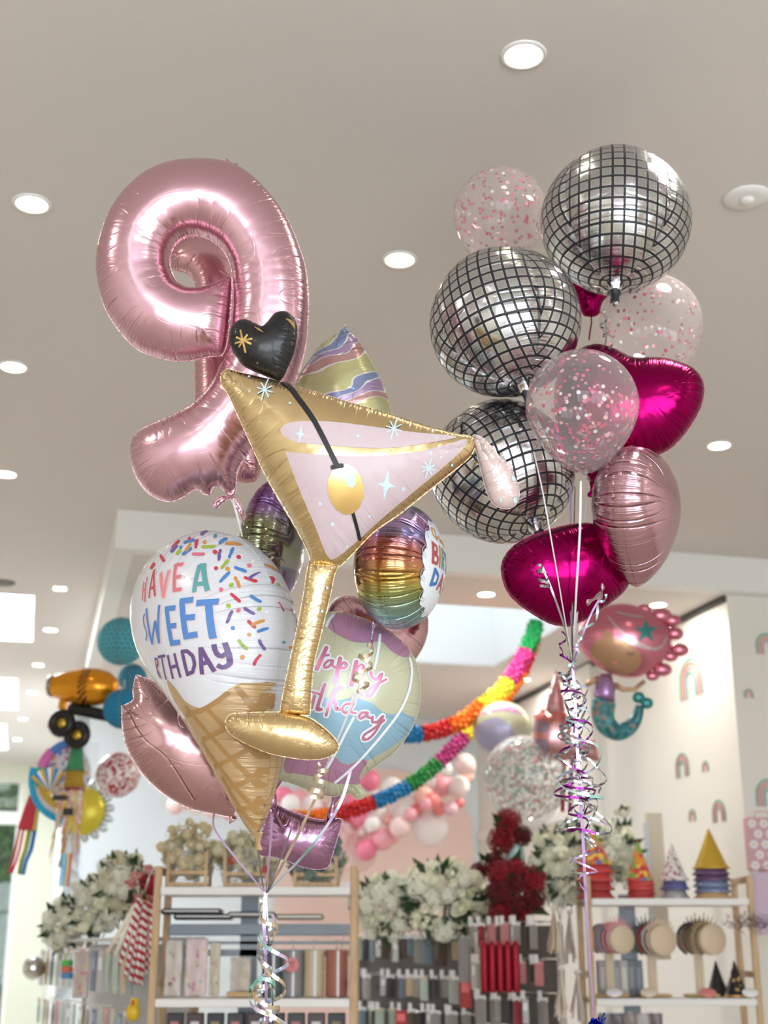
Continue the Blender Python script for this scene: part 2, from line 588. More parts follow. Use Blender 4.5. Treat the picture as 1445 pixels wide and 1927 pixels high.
    def dot(s, mb, c, r, m, eps=.001, side=-1, sx=1.0, ang=0.0):
        n = 14
        ca, sa = math.cos(ang), math.sin(ang)
        P = [tuple(c)]
        for q in (.55, 1.):
            for i in range(n):
                x, z = q * r * sx * math.cos(2 * math.pi * i / n), q * r * math.sin(2 * math.pi * i / n)
                P.append((c[0] + x * ca - z * sa, c[1] + x * sa + z * ca))
        V3, uv = s.lift(np.array(P), eps, side)
        F = [(0, 1 + i, 1 + (i + 1) % n) for i in range(n)] + [(1 + i, 1 + n + i, 1 + n + (i + 1) % n, 1 + (i + 1) % n) for i in range(n)]
        if side > 0: F = [f[::-1] for f in F]
        return mb.add(V3.tolist(), F, m, True, uv.tolist())

class Frame:
    """the plane a flat-cut balloon hangs in: turned by yaw, leaned by lean, rolled by roll"""
    def __init__(s, px, py, Y, yaw=0., lean=0., roll=0.):
        s.loc = at(px, py, Y)
        s.Rm = Matrix.Rotation(R(yaw), 3, 'Z') @ Matrix.Rotation(R(lean), 3, 'X') @ Matrix.Rotation(R(roll), 3, 'Y')
        s.Ri = s.Rm.transposed()
        s.o = s.Ri @ (C0 - s.loc)
        s.M = Matrix.Translation(s.loc) @ s.Rm.to_4x4()
    def loc2(s, pts, foil=None, side=-1):
        """points of the photograph -> local (x, z) on the plane, or on the foil's skin"""
        D = np.array([tuple(s.Ri @ ray(x, y)) for x, y in pts]); o = np.array(tuple(s.o))
        t0 = -o[1] / D[:, 1]
        if foil is None:
            return (o[None] + t0[:, None] * D)[:, [0, 2]]
        # march along each ray to the skin
        hm = foil.hgrid()
        k = foil.k if side < 0 else foil.kb
        def gap(t):
            P = o[None, None] + t[..., None] * D[:, None]
            h_ = foil.bil(hm, P[..., [0, 2]].reshape(-1, 2)).reshape(t.shape)
            return (P[..., 1] + k * h_) if side < 0 else (P[..., 1] - k * h_), h_
        T = t0[:, None] + np.linspace(-.5, .42, 420)[None] / np.linalg.norm(D, axis=1)[:, None]
        g, h_ = gap(T)
        if side < 0: hit = (h_[:, 1:] > 1e-4) & (g[:, :-1] < 0) & (g[:, 1:] >= 0)
        else: hit = (h_[:, 1:] > 1e-4) & (g[:, :-1] > 0) & (g[:, 1:] <= 0)
        ok = hit.any(1); j = np.where(ok, hit.argmax(1), 0); r_ = np.arange(len(D))
        lo, hi = T[r_, j], T[r_, j + 1]; glo = g[r_, j]
        for it in range(14):
            mid = (lo + hi) / 2
            gm = gap(mid[:, None])[0][:, 0]
            same = np.sign(gm) == np.sign(glo)
            lo = np.where(same, mid, lo); hi = np.where(same, hi, mid)
        t = np.where(ok, (lo + hi) / 2, t0)
        P = (o[None] + t[:, None] * D)[:, [0, 2]]
        P[~ok] = 99.
        return P
    def curve(s, pts, closed=True, step=.006):
        return catmull(s.loc2(pts), closed, step)
    def world(s, x, y, z):
        return s.M @ Vector((x, y, z))
# ------------------------------------------------------------------ colours used all over
m_wall = plain('painted_plaster', (236, 232, 224), .8, bump=.04, bscale=40, var=.02)
m_ceil = plain('ceiling_paint', (226, 220, 215), .75, bump=.03, bscale=30, var=.015)
m_white = plain('white_paint', (240, 239, 236), .5)
m_wood = None
def wood(name, col):
    if name in _M: return _M[name]
    t = NT(name)
    co = t.mapping(t.coord('Object'), (14, 14, 1.6))
    nz = t.n('ShaderNodeTexNoise', Vector=co, Scale=3.0, Detail=5.0, Distortion=1.2)
    c = srgb(*col); d = tuple(x * .68 for x in c[:3]) + (1,)
    cc = t.ramp(nz.outputs['Fac'], [(.3, d), (.62, c)])
    _M[name] = t.done(t.bsdf(cc, .5, 0., t.bump(nz.outputs['Fac'], .12, .003)))
    return _M[name]
m_oak = wood('oak_wood', (205, 172, 132))
m_chrome = plain('chrome_wire', (215, 214, 210), .18, 1.)
m_black = plain('black_plastic', (24, 24, 26), .4)
m_green_leaf = plain('leaf_green', (58, 82, 52), .55, bump=.1, var=.35, bscale=25)

# ------------------------------------------------------------------ the shop, turned 14.5 degrees to the camera
YAW = R(14.5)
RV = Vector((math.cos(YAW), math.sin(YAW), 0)); FV = Vector((-math.sin(YAW), math.cos(YAW), 0))
ZH, ZL = 4.15, 3.90
O = on_z(255, 972, ZH); O.z = 0
def rp(a, b, z=0.): return O + RV * a + FV * b + Vector((0, 0, z))
def ab(p):
    q = Vector(p) - O; q.z = 0
    return q.dot(RV), q.dot(FV)
RM = Matrix.Rotation(YAW, 3, 'Z')
def rbox(mb, a0, a1, b0, b1, z0, z1, m):
    mb.box(rp((a0 + a1) / 2, (b0 + b1) / 2, (z0 + z1) / 2), (a1 - a0, b1 - b0, z1 - z0), m, RM)
def struct(name, mb):
    o = mb.build(name); o['kind'] = 'structure'; return o
aC, _b = ab(on_z(1363, 1122, ZL))           # where the long side wall of the alcove starts
pk = on_z(888, 1350, ZL)
bB = 5.6                                     # the alcove's back wall
aL, aR_, bN, bF = -5.2, 5.6, -12.5, 12.6

mb = MB(); rbox(mb, aL - .3, aR_ + .3, bN - .3, bF + .3, -.1, 0, plain('floor_concrete', (196, 186, 174), .45, bump=.03, var=.06, bscale=8)); struct('floor', mb)

def slab_holes(mb, a0, a1, b0, b1, z0, z1, holes, m):
    """a slab with rectangular holes, cut into strips"""
    bs = sorted({b0, b1} | {x for h in holes for x in h[2:4]})
    for u, v in zip(bs[:-1], bs[1:]):
        hs = sorted([h for h in holes if h[2] <= u + 1e-6 and h[3] >= v - 1e-6])
        x = a0
        for h in hs:
            if h[0] > x: rbox(mb, x, h[0], u, v, z0, z1, m)
            x = max(x, h[1])
        if x < a1: rbox(mb, x, a1, u, v, z0, z1, m)
# skylights of the long strip at the side: corners read on the ceiling plane
def sky_rect(px0, py0, px1, py1, z, wid):
    a1, b0 = ab(on_z(px1, py0, z)); a2, b1 = ab(on_z(px0, py1, z))
    return (a1 - wid, a1, min(b0, b1), max(b0, b1))
h1 = sky_rect(52, 1122, 64, 1207, ZH, 1.1)
h2 = sky_rect(18, 1278, 32, 1335, ZH, 1.1)
h3 = sky_rect(4, 1364, 11, 1410, ZH, 1.1)
aS1, bS0 = ab(on_z(1060, 1152, ZL)); aS0, _ = ab(on_z(700, 1140, ZL)); _, bS1 = ab(on_z(929, 1255, ZL))
h4 = (aS0 - .3, ab(on_z(929, 1255, ZL))[0], bS0 - .0, bS1)
mb = MB()
slab_holes(mb, aL - .3, 0, 0, bF + .3, ZH, ZH + .25, [h1, h2, h3], m_ceil)
rbox(mb, aL - .3, aR_ + .3, bN - .3, 0, ZH, ZH + .25, m_ceil)
struct('ceiling', mb)
mb = MB(); slab_holes(mb, 0, aR_ + .3, .0, bB + 1.5, ZL, ZL + .02, [h4], m_ceil); struct('ceiling_alcove', mb)
mb = MB(); rbox(mb, 0, aR_ + .3, -.12, 0, ZL, ZH, m_white); rbox(mb, -.12, 0, -.12, bF, ZL, ZH, m_white); struct('trim_1', mb)
# skylight wells and their bright glass
m_day = emit('skylight_daylight', (232, 244, 255), 9.0)
def well(n, h, z, depth, gm):
    mb = MB()
    a0, a1, b0, b1 = h
    t = .04
    rbox(mb, a0 - t, a0, b0 - t, b1 + t, z, z + depth, m_white); rbox(mb, a1, a1 + t, b0 - t, b1 + t, z, z + depth, m_white)
    rbox(mb, a0, a1, b0 - t, b0, z, z + depth, m_white); rbox(mb, a0, a1, b1, b1 + t, z, z + depth, m_white)
    struct('trim_%d' % n, mb)
    mb = MB(); rbox(mb, a0 - t, a1 + t, b0 - t, b1 + t, z + depth, z + depth + .03, gm); struct('window_%d' % n, mb)
well(2, h1, ZH + .02, .26, m_day); well(3, h2, ZH + .02, .26, m_day); well(4, h3, ZH + .02, .26, m_day)
well(5, h4, ZL + .0205, 1.7, emit('alcove_skylight', (196, 226, 255), 1.3))

# walls
mb = MB(); rbox(mb, aC, aC + .2, 0.0, bB + .3, 0, ZL, m_wall)
rbox(mb, aC - .05, aC, 2.35, 2.75, 0, ZL - .02, m_wall)                       # shallow pier
struct('wall_alcove_side', mb)
mb = MB(); rbox(mb, aC + .2, aR_ + .3, 0.0, .2, 0, ZL, m_wall); struct('wall_front_panel', mb)
mb = MB(); rbox(mb, aC - .03, aC, 2.8, bB, 2.62, 2.70, m_white); struct('trim_6', mb)
mb = MB(); rbox(mb, aC - .025, aC, 0., bB, ZL - .045, ZL - .002, plain('painted_gap_shade', (70, 68, 64), .7)); struct('trim_7', mb)  # shade of the gap under the ceiling, put in as a dark coloured strip
m_backwall = plain('back_wall_paint', (222, 232, 238), .7, var=.01)
m_pinkwall = plain('pink_wall_paint', (238, 212, 204), .75, var=.02)
aP1 = ab(on_plane(886, 1480, rp(0, bB), FV))[0]; aP0 = ab(on_plane(520, 1480, rp(0, bB), FV))[0]
mb = MB(); rbox(mb, -.15, aC, bB, bB + .2, 0, ZL, m_backwall); struct('wall_back', mb)
mb = MB()
n = 24; P = []
cz = 1.55
for i in range(n + 1):
    t = math.pi * i / n
    P.append((aP0 + (aP1 - aP0) * (.5 - .5 * math.cos(t)), 2.72 + .62 * math.sin(t)))
V = [rp(a, bB - .03, z) for a, z in P] + [rp(aP1, bB - .03, 0), rp(aP0, bB - .03, 0)]
V2 = [p + FV * .028 for p in V]
k = len(V)
mb.add(V + V2, [tuple(range(k))] + [tuple(range(2 * k - 1, k - 1, -1))] + [(i, k + i, k + (i + 1) % k, (i + 1) % k) for i in range(k)], m_pinkwall, False)
struct('wall_pink_arch', mb)
# partition end and the long far end of the shop
mb = MB(); rbox(mb, -.15, 0, bB - .0, bF, 0, ZL, m_white); struct('wall_partition', mb)
m_cream = plain('cream_paint', (226, 228, 210), .75, var=.02)
mb = MB()
fa, fz = ab(on_plane(26, 1700, rp(0, bF), FV))[0], 0
rbox(mb, fa, 0.1, bF, bF + .2, 0, ZH, m_cream)
zt = on_plane(10, 1548, rp(0, bF), FV).z; zt2 = on_plane(10, 1472, rp(0, bF), FV).z
rbox(mb, fa - 3, fa, bF, bF + .2, zt2, ZH, m_cream)
rbox(mb, fa - 3, fa, bF - .02, bF + .18, zt - .02, zt + .16, m_white)
rbox(mb, aL, fa - 3, bF, bF + .2, 0, ZH, m_cream)
struct('wall_far', mb)
m_glass = NT('clear_glass'); _t = m_glass
gl = _t.n('ShaderNodeBsdfGlossy', Roughness=.02); tr = _t.n('ShaderNodeBsdfTransparent')
fr = _t.n('ShaderNodeFresnel', IOR=1.45); mx = _t.n('ShaderNodeMixShader')
_t.link(_t.math('MULTIPLY', fr.outputs[0], .8), mx.inputs[0]); _t.link(tr.outputs[0], mx.inputs[1]); _t.link(gl.outputs[0], mx.inputs[2])
m_glass = _t.done(mx)
mb = MB(); rbox(mb, fa - 3, fa, bF + .08, bF + .09, 0, zt2, m_glass)
for k in range(4): rbox(mb, fa - .75 * k - .06, fa - .75 * k, bF + .05, bF + .12, 0, zt2, m_white)
struct('door_1', mb)
# side walls and the shop window behind the camera
mb = MB(); rbox(mb, aL - .2, aL, bN, bF, 0, ZH, m_wall); struct('wall_left', mb)
mb = MB(); rbox(mb, aR_, aR_ + .2, bN, .2, 0, ZH, m_wall); struct('wall_right', mb)
mb = MB()
rbox(mb, aL, aR_, bN - .2, bN, 3.5, ZH, m_wall)
rbox(mb, aL, aR_, bN - .2, bN, 0, .35, m_wall)
xs = [aL, -3.9, -.3, .3, 3.9, aR_]
for q in (0, 2, 4): rbox(mb, xs[q], xs[q + 1], bN - .2, bN, .35, 3.5, m_wall)
struct('wall_shopfront', mb)
for w_, (x0, x1) in enumerate(((-3.9, -.3), (.3, 3.9))):
    mb = MB()
    for k in range(4):
        x = x0 + (x1 - x0) * k / 3
        rbox(mb, x - .05, x + .05, bN - .12, bN - .04, .35, 3.5, m_black)
    rbox(mb, x0, x1, bN - .12, bN - .04, 2.55, 2.63, m_black)
    struct('window_%d' % (6 + w_), mb)

# hedge beyond the glass door
mb = MB(); hc = rp(fa - 1.4, bF + 1.5, 0)
t = NT('hedge_leaf'); nz = t.n('ShaderNodeTexNoise', Vector=t.coord('Object'), Scale=14., Detail=6.)
hm = t.done(t.bsdf(t.ramp(nz.outputs['Fac'], [(.35, srgb(14, 30, 12)), (.6, srgb(60, 96, 46)), (.8, srgb(120, 150, 80))]), .7))
hr = random.Random(3)
for k in range(1500):
    p = hc + RV * hr.uniform(-1.8, 1.9) + FV * hr.uniform(-.25, .1) + Vector((0, 0, hr.uniform(0, 4.2)))
    d = Vector((hr.uniform(-1, 1), hr.uniform(-1, .2), hr.uniform(-.4, 1))).normalized(); e = d.orthogonal().normalized()
    L = hr.uniform(.07, .14)
    mb.add([p, p + d * L * .5 + e * L * .3, p + d * L, p + d * L * .5 - e * L * .3], [(0, 1, 2, 3)], hm)
rbox(mb, fa - 3.2, fa + .5, bF + 1.55, bF + 2.2, 0, 4.2, hm)
tag(mb.build('hedge'), 'dense green leafy hedge outside behind the glass door', 'hedge', kind='stuff')

# ------------------------------------------------------------------ ceiling fittings
m_lamp = emit('lamp_glow', (255, 240, 216), 26.0)
def downlight(px, py, z, label, r=.055, sq=False):
    p = on_z(px, py, z)
    e = empty('ceiling_downlight', p, label, 'ceiling light', 'recessed ceiling downlights', (0, 0, YAW))
    mb = MB()
    n = 4 if sq else 36
    M = Matrix.Rotation(R(45), 3, 'Z') if sq else None
    k = 1.2 if sq else 1
    mb.lathe([(r * k, -.001), (r * 1.03 * k, -.006), (r * 1.22 * k, -.007), (r * 1.3 * k, -.003), (r * 1.3 * k, .0)], m_white, n=n, cap=False, M=M, smooth=not sq)
    mb.build('trim_ring', e)
    mb = MB(); mb.lathe([(r * k, -.0015), (r * .2, -.002)], m_lamp, n=n, M=M, smooth=False); mb.build('lamp_lens', e)
    return p
DL = [(985, 103, ZH, 'round downlight in the ceiling highest above the disco ball balloons'),
      (752, 488, ZH, 'round downlight in the ceiling between the pink nine and the disco ball balloons'),
      (60, 383, ZH, 'round downlight in the ceiling beside the top of the pink nine balloon'),
      (25, 690, ZH, 'round downlight in the ceiling at the height of the black heart, by the picture edge'),
      (11, 892, ZH, 'round downlight cut by the picture edge, level with the tail of the nine'),
      (1353, 838, ZH, 'round downlight in the ceiling beside the magenta heart balloon'),
      (95, 1185, ZH, 'round downlight in the ceiling above the cement mixer balloon, beside the largest skylight'),
      (61, 1303, ZH, 'round downlight in the ceiling level with the cement mixer drum, beside the second skylight'),
      (915, 1118, ZL, 'round downlight in the alcove ceiling before its blue lit skylight'),
      (1238, 1138, ZL, 'round downlight in the alcove ceiling above the mermaid balloon'),
      (985, 1279, ZL, 'small round downlight in the alcove ceiling beside the yellow garland paper'),
      (762, 1399, ZL, 'small round downlight in the alcove ceiling just above the pink arch')]
for px, py, z, lb in DL: downlight(px, py, z, lb)
for px, py, lb in ((113, 1107, 'square downlight in the ceiling nearest above the blue honeycomb balls'), (72, 1251, 'square downlight in the ceiling level with the cement mixer drum top'),
                   (43, 1353, 'square downlight in the ceiling level with the mixer wheels'), (33, 1391, 'square downlight in the ceiling, last before the far door')):
    downlight(px, py, ZH, lb, .05, True)
# extra lamps of the same row that light the room from above and behind the camera
for a_, b_ in ((-2.5, -5.5), (1.5, -5.0), (3.6, -7.5), (-2.5, -9.0), (1.5, -9.0)):
    p = rp(a_, b_, ZH - .02)
    l = bpy.data.lights.new('ceiling_lamp', 'AREA'); l.energy = 9; l.size = .3; l.color = (1, .93, .84); l.shape = 'DISK'
    o = bpy.data.objects.new('ceiling_lamp', l); COL.objects.link(o); o.location = p
for px, py in ((915, 1118), (1238, 1138), (985, 1279), (762, 1399)):
    l = bpy.data.lights.new('alcove_lamp', 'AREA'); l.energy = 9 if px == 1238 else 15; l.size = .11; l.color = (1, .94, .86); l.shape = 'DISK'
    o = bpy.data.objects.new('alcove_lamp', l); COL.objects.link(o); o.location = on_z(px, py, ZL) + Vector((0, 0, -.012))
# ceiling sensor
p = on_z(1405, 371, ZH)
e = empty('ceiling_sensor', p, 'flat white round sensor plate in the ceiling beside the upper disco ball', 'sensor')
mb = MB(); mb.lathe([(.02, -.012), (.05, -.012), (.082, -.008), (.086, 0)], m_white, n=36); mb.build('cover_plate', e)
mb = MB(); mb.lathe([(.012, -.026), (.024, -.022), (.028, -.011)], m_white, n=20); mb.build('lens', e)
p = on_z(4, 1096, ZH)
mb = MB(); mb.lathe([(.02, -.012), (.09, -.01), (.1, 0)], plain('grey_grille', (120, 122, 120), .6), n=30)
tag(mb.build('ceiling_speaker', loc=p), 'grey round ceiling grille beside the largest skylight', 'ceiling speaker')

# ------------------------------------------------------------------ daylight
w = bpy.data.worlds.new('world'); scene.world = w; w.use_nodes = True
bg = w.node_tree.nodes['Background']; bg.inputs[0].default_value = (.78, .9, 1., 1); bg.inputs[1].default_value = 1.8
def area(loc, rot, sx, sy, e, col, name='window_daylight'):
    l = bpy.data.lights.new(name, 'AREA'); l.shape = 'RECTANGLE'; l.size = sx; l.size_y = sy; l.energy = e; l.color = col
    o = bpy.data.objects.new(name, l); COL.objects.link(o); o.location = loc; o.rotation_euler = rot; return o
for x0, x1 in ((-3.9, -.3), (.3, 3.9)):
    area(rp((x0 + x1) / 2, bN - .3, 1.95), (R(90), 0, YAW), x1 - x0, 3.1, 165, (.86, .94, 1.))
for h, e_ in ((h1, 85), (h2, 70), (h3, 50)):
    area(rp((h[0] + h[1]) / 2, (h[2] + h[3]) / 2, ZH + .2), (0, 0, YAW), h[1] - h[0], h[3] - h[2], e_, (.9, .96, 1.), 'skylight_daylight')
area(rp((h4[0] + h4[1]) / 2, (h4[2] + h4[3]) / 2, ZL + 1.6), (0, 0, YAW), h4[1] - h4[0], h4[3] - h4[2], 16, (.85, .94, 1.), 'skylight_daylight')
scene.view_settings.view_transform = 'Standard'
scene.view_settings.look = 'None'
scene.view_settings.gamma = 1.0
scene.view_settings.use_curve_mapping = False
scene.view_settings.exposure = 0.42
scene.cycles.max_bounces = 10
scene.cycles.transparent_max_bounces = 16
scene.cycles.glossy_bounces = 6
scene.cycles.diffuse_bounces = 5
scene.cycles.caustics_reflective = False
scene.cycles.caustics_refractive = False
scene.cycles.sample_clamp_indirect = 6.0
scene.cycles.use_denoising = True
# ------------------------------------------------------------------ foil and latex colours
m_pink = foil_mat('rose_pink_foil', (222, 178, 192), .23, crease=.45)
m_pink1 = foil_mat('dusty_pink_foil', (214, 166, 174), .22, crease=.6)
m_rose = foil_mat('rose_gold_foil', (206, 164, 168), .17, crease=.6)
m_mauve = foil_mat('mauve_foil', (178, 134, 170), .2, crease=.5)
m_pearl = foil_mat('pearl_pink_foil', (202, 160, 172), .17, crease=1.8, sparse=26.)
m_gold = foil_mat('champagne_gold_foil', (226, 200, 152), .24, crease=.4)
m_blackf = foil_mat('black_foil', (14, 14, 18), .32, .0, coat=.15, crease=.4)
m_mag = foil_mat('magenta_foil', (140, 8, 76), .18, crease=.6)
m_panel = foil_mat('powder_pink_print', (208, 188, 194), .34, .0, crease=.4)
m_flap = foil_mat('powder_pink_foil', (222, 200, 198), .3, .25, crease=.5)
m_white_f = foil_mat('white_foil', (232, 231, 236), .24, .0, crease=1.3, coat=.3)
m_pblue = plain('pale_blue_print', (206, 228, 238), .4)
m_ink = plain('black_print', (30, 30, 34), .45)
m_goldp = plain('gold_print', (232, 196, 128), .22, 1.)
pr = {k: plain('print_' + k, c, .35, coat=0) if False else plain('print_' + k, c, .35) for k, c in dict(
    red=(196, 58, 78), blue=(74, 126, 190), violet=(112, 88, 150), orange=(206, 142, 66), lime=(154, 178, 66), pink=(216, 112, 134), teal=(92, 158, 160),
    rosy=(214, 116, 124), coral=(226, 142, 146), brick=(186, 90, 96), navy=(84, 132, 196), plum=(100, 78, 128), blush=(236, 200, 204), paper=(236, 240, 246)).items()}

def film(name, stops, scale, rot, metal=.75, rough=.16, dist=2.0, lines=False, crease=1.6, noise=3.0, **kw):
    """foil printed with bands of changing colour"""
    t = NT(name)
    co = t.mapping(t.coord('Object'), scale, (0, 0, 0), rot)
    nz = t.n('ShaderNodeTexNoise', Vector=co, Scale=noise, Detail=1.0)
    sx = t.n('ShaderNodeSeparateXYZ', Vector=co)
    v = t.math('FRACT', t.math('ADD', sx.outputs[2], t.math('MULTIPLY', nz.outputs['Fac'], dist)))
    c = t.ramp(v, stops, 'CONSTANT' if lines else 'LINEAR')
    nrm = foil_nodes(t, 1.0, crease, **kw)
    return t.done(t.bsdf(c, rough, metal, nrm))

class Balloon:
    def __init__(s, name, px, py, Y, yaw=0, lean=10, roll=0, label='', cat='balloon', group=None):
        s.fr = Frame(px, py, Y, yaw, lean, roll)
        s.root = empty(name, (0, 0, 0), label, cat, group)
        s.root.matrix_world = s.fr.M
        s.parts = {}
    def foil(s, part, px, m, k=.9, kb=None, local=None, mback=None, build=True, **kw):
        fl = {q: kw.pop(q) for q in ('flange', 'mflange') if q in kw}
        loops = [local] if local is not None else [s.fr.curve(px)]
        f = Foil(loops, k, kb, **kw)
        mb = MB(); f.mesh(mb, m, mback, **fl)
        s.f, s.mb = f, mb
        s.part = part
        return f
    def end(s):
        o = s.mb.build(s.part, s.root); s.parts[s.part] = o
        return o
    def px(s, pts, side=-1):
        """photo points -> skin points, falling back to the back skin; None where neither is hit"""
        P = s.fr.loc2(pts, s.f, side)
        ok = inside(s.f.loops, P)
        return P, ok
    def draw(s, pts, w_px, m, eps=.001, closed=False, smooth=True, round_=True, taper=None, both=True, clip=False):
        for side in ((-1, 1) if both else (-1,)):
            P, ok = s.px(pts, side)
            if not ok.all() and clip and ok.sum() > 2:
                j = np.flatnonzero(ok); run = max(np.split(j, np.flatnonzero(np.diff(j) > 1) + 1), key=len)
                P = P[run]; ok = ok[run]
            if ok.all() and len(P) > 1:
                if smooth and len(P) > 2: P = catmull(P, closed, s.f.step)
                s.f.stroke(s.mb, P, w_px * mpp(s.fr.loc.y, pts[0][1]), m, eps, closed=closed, round_=round_, taper=taper, side=side)
                return True
        return False
    def patch(s, pts, m, eps=.0008, smooth=True, side=-1):
        P, ok = s.px(pts, side)
        P2 = s.fr.loc2(pts); P = np.where((P[:, :1] > 50), P2, P)
        if len(P) < 3: return
        if smooth: P = catmull(P, True, s.f.step)
        s.f.decal(s.mb, P, m, eps, side=side)
    def tail(s, a, b, w, m, part='tail', wob=0.3):
        """crumpled filling neck from photo point a to b"""
        A = s.fr.M.inverted() @ on_plane(*a, s.fr.loc, s.fr.Rm @ Vector((0, 1, 0)))
        B = s.fr.M.inverted() @ on_plane(*b, s.fr.loc, s.fr.Rm @ Vector((0, 1, 0)))
        mb = MB(); d = B - A; L = d.length; n = 9
        z = d.normalized(); x = z.cross(Vector((0, 1, 0))).normalized(); y = z.cross(x)
        Mx = Matrix((x, y, z)).transposed()
        prof = []
        for i in range(n):
            t_ = i / (n - 1)
            prof.append((w * (1 - .72 * math.sin(min(1, t_ * 1.5) * math.pi / 2) + .55 * max(0, t_ - .62) * 2), t_ * L))
        mb.lathe(prof, m, tuple(A), 14, Mx @ Matrix.Diagonal(Vector((1, .38, 1))), wob=lambda a_, z_: 1 + wob * math.sin(3 * a_ + z_ * 90) * .5)
        return mb.build(part, s.root)

# ================================================================== left bunch
Zn = zz(160, 270, 2.408); Zm = zz(220, 680, 2.064); Zc = zz(200, 980, 2.189); Zi = zz(250, 980, 4.516)
Zp = zz(560, 1130, 4.942); Zd = zz(780, 250, 2.408); Zh = zz(780, 800, 2.491)
# ---- number nine
b = Balloon('number_nine_balloon', 380, 620, 3.32, 0, 10, 0, 'large rose pink foil balloon shaped like the number nine')
b.foil('foil_body', Zn([(642, 962), (664, 850), (674, 720), (670, 615), (655, 540), (620, 480), (570, 440), (510, 418), (460, 420), (415, 450), (390, 500), (385, 550), (400, 600), (430, 640),
       (480, 660), (530, 655), (590, 632), (658, 600), (664, 612), (663, 720), (652, 850), (626, 952), (560, 965), (480, 982), (400, 985), (330, 968), (250, 940), (190, 890), (140, 830), (95, 755), (65, 660), (52, 570), (58, 480),
       (80, 400), (110, 320), (160, 245), (220, 180), (290, 130), (370, 98), (450, 82), (540, 78), (630, 88), (700, 112), (760, 152), (820, 210), (880, 285), (930, 370), (970, 470), (1000, 570), (1012, 690),
       (1010, 800), (1002, 900), (980, 1000), (945, 1100), (890, 1200), (820, 1300), (750, 1395), (715, 1440), (690, 1490), (684, 1540), (672, 1574), (640, 1578), (610, 1555), (578, 1560), (565, 1590), (535, 1588), (500, 1567),
       (440, 1605), (380, 1622), (310, 1600), (255, 1550), (220, 1480), (205, 1400), (218, 1335), (270, 1287), (340, 1257), (420, 1222), (490, 1182), (550, 1122), (590, 1062), (612, 1012)]), m_pink, .95, pucker=.05, wl=.028)
b.end()
Zt = zz(400, 840, 5.667)
b.foil('neck', Zt([(95, 430), (150, 460), (190, 440), (245, 420), (245, 480), (225, 530), (205, 535), (165, 530), (130, 480)]), m_pink, .7, step=.004, res=60); b.end()
b.foil('tail', Zt([(2, 600), (10, 645), (40, 665), (62, 650), (85, 620), (130, 585), (178, 552), (205, 530), (150, 528), (95, 532), (35, 560)]), m_pink, .7, step=.004, res=60, pucker=.1, wl=.012); b.end()
b.foil('tail', Zt([(198, 540), (205, 590), (235, 650), (285, 725), (328, 802), (345, 740), (322, 655), (280, 590), (238, 532)]), m_pink, .6, step=.004, res=60, pucker=.1, wl=.012); b.end()
b.tail((424, 305), (446, 312), .011, m_pink, 'seam_tab')
# ---- number one behind it
b = Balloon('number_one_balloon', 400, 640, 3.62, 0, 8, 0, 'dusty pink foil number one balloon mostly hidden behind the pink nine')
b.foil('foil_body', Zn([(385, 500), (395, 565), (430, 578), (470, 592), (497, 640), (500, 760), (498, 1000), (498, 1200), (505, 1400), (600, 1450), (690, 1530), (780, 1520), (790, 1400), (740, 1200), (720, 1000), (720, 700), (690, 500),
       (620, 420), (540, 400), (450, 440)]), m_pink1, .8)
b.end()
# ---- martini glass
b = Balloon('martini_glass_balloon', 640, 900, 3.02, 0, 10, 0, 'gold foil martini glass balloon with olive print and black heart on top')
b.foil('bowl', Zm([(402, 50), (402, 50), (428, 28), (428, 28), (480, 43), (560, 62), (650, 85), (760, 116), (900, 160), (1050, 202), (1200, 250), (1330, 283), (1385, 292), (1385, 292), (1392, 325), (1370, 372), (1300, 432), (1200, 512), (1100, 592),
       (1000, 662), (925, 738), (868, 795), (868, 795), (750, 790), (750, 790), (742, 740), (690, 640), (630, 540), (570, 430), (510, 300), (460, 190), (430, 125), (408, 95)]), m_gold, .8, pucker=.06, wl=.04)
b.patch(Zm([(635, 265), (660, 241), (740, 232), (860, 237), (1000, 255), (1150, 275), (1320, 293), (1220, 315), (1080, 335), (950, 336), (820, 326), (700, 315), (650, 290)]), m_panel)
b.patch(Zm([(655, 352), (655, 352), (760, 360), (900, 368), (1040, 365), (1180, 348), (1290, 320), (1355, 302), (1345, 338), (1270, 408), (1150, 508), (1020, 618), (920, 708), (872, 748), (840, 768), (815, 752), (770, 640), (710, 500)]), m_panel)
def star4(b, c, r, asp=.6, m=None):
    pts = []
    for i in range(4):
        a = math.pi / 2 * i + .15
        rr = r if i % 2 else r * asp
        pts += [(c[0] + rr * math.cos(a), c[1] + rr * math.sin(a))] * 2
        a2 = a + math.pi / 4
        pts.append((c[0] + r * .22 * math.cos(a2), c[1] + r * .22 * math.sin(a2)))
    P, ok = b.px(pts)
    if not ok.all(): return
    b.f.decal(b.mb, P, m or m_pblue, .0014, step=.003)
def aster(b, c, r, m, w=4.5, n=4):
    for i in range(n):
        a = math.pi * i / n + .3
        rr = r * (1.25 if i == n // 2 else .9)
        b.draw([(c[0] - rr * math.cos(a), c[1] - rr * math.sin(a)), (c[0] + rr * math.cos(a), c[1] + rr * math.sin(a))], w, m, .0014 + .0003 * i, both=False)
for c, r in (((1045, 480), 62), ((713, 283), 36), ((1035, 618), 26)): star4(b, Zm([c])[0], r / 2.064)
for c, r in (((575, 112), 34), ((1075, 262), 34), ((1208, 415), 30)): aster(b, Zm([c])[0], r / 2.064, m_pblue, 2.6)
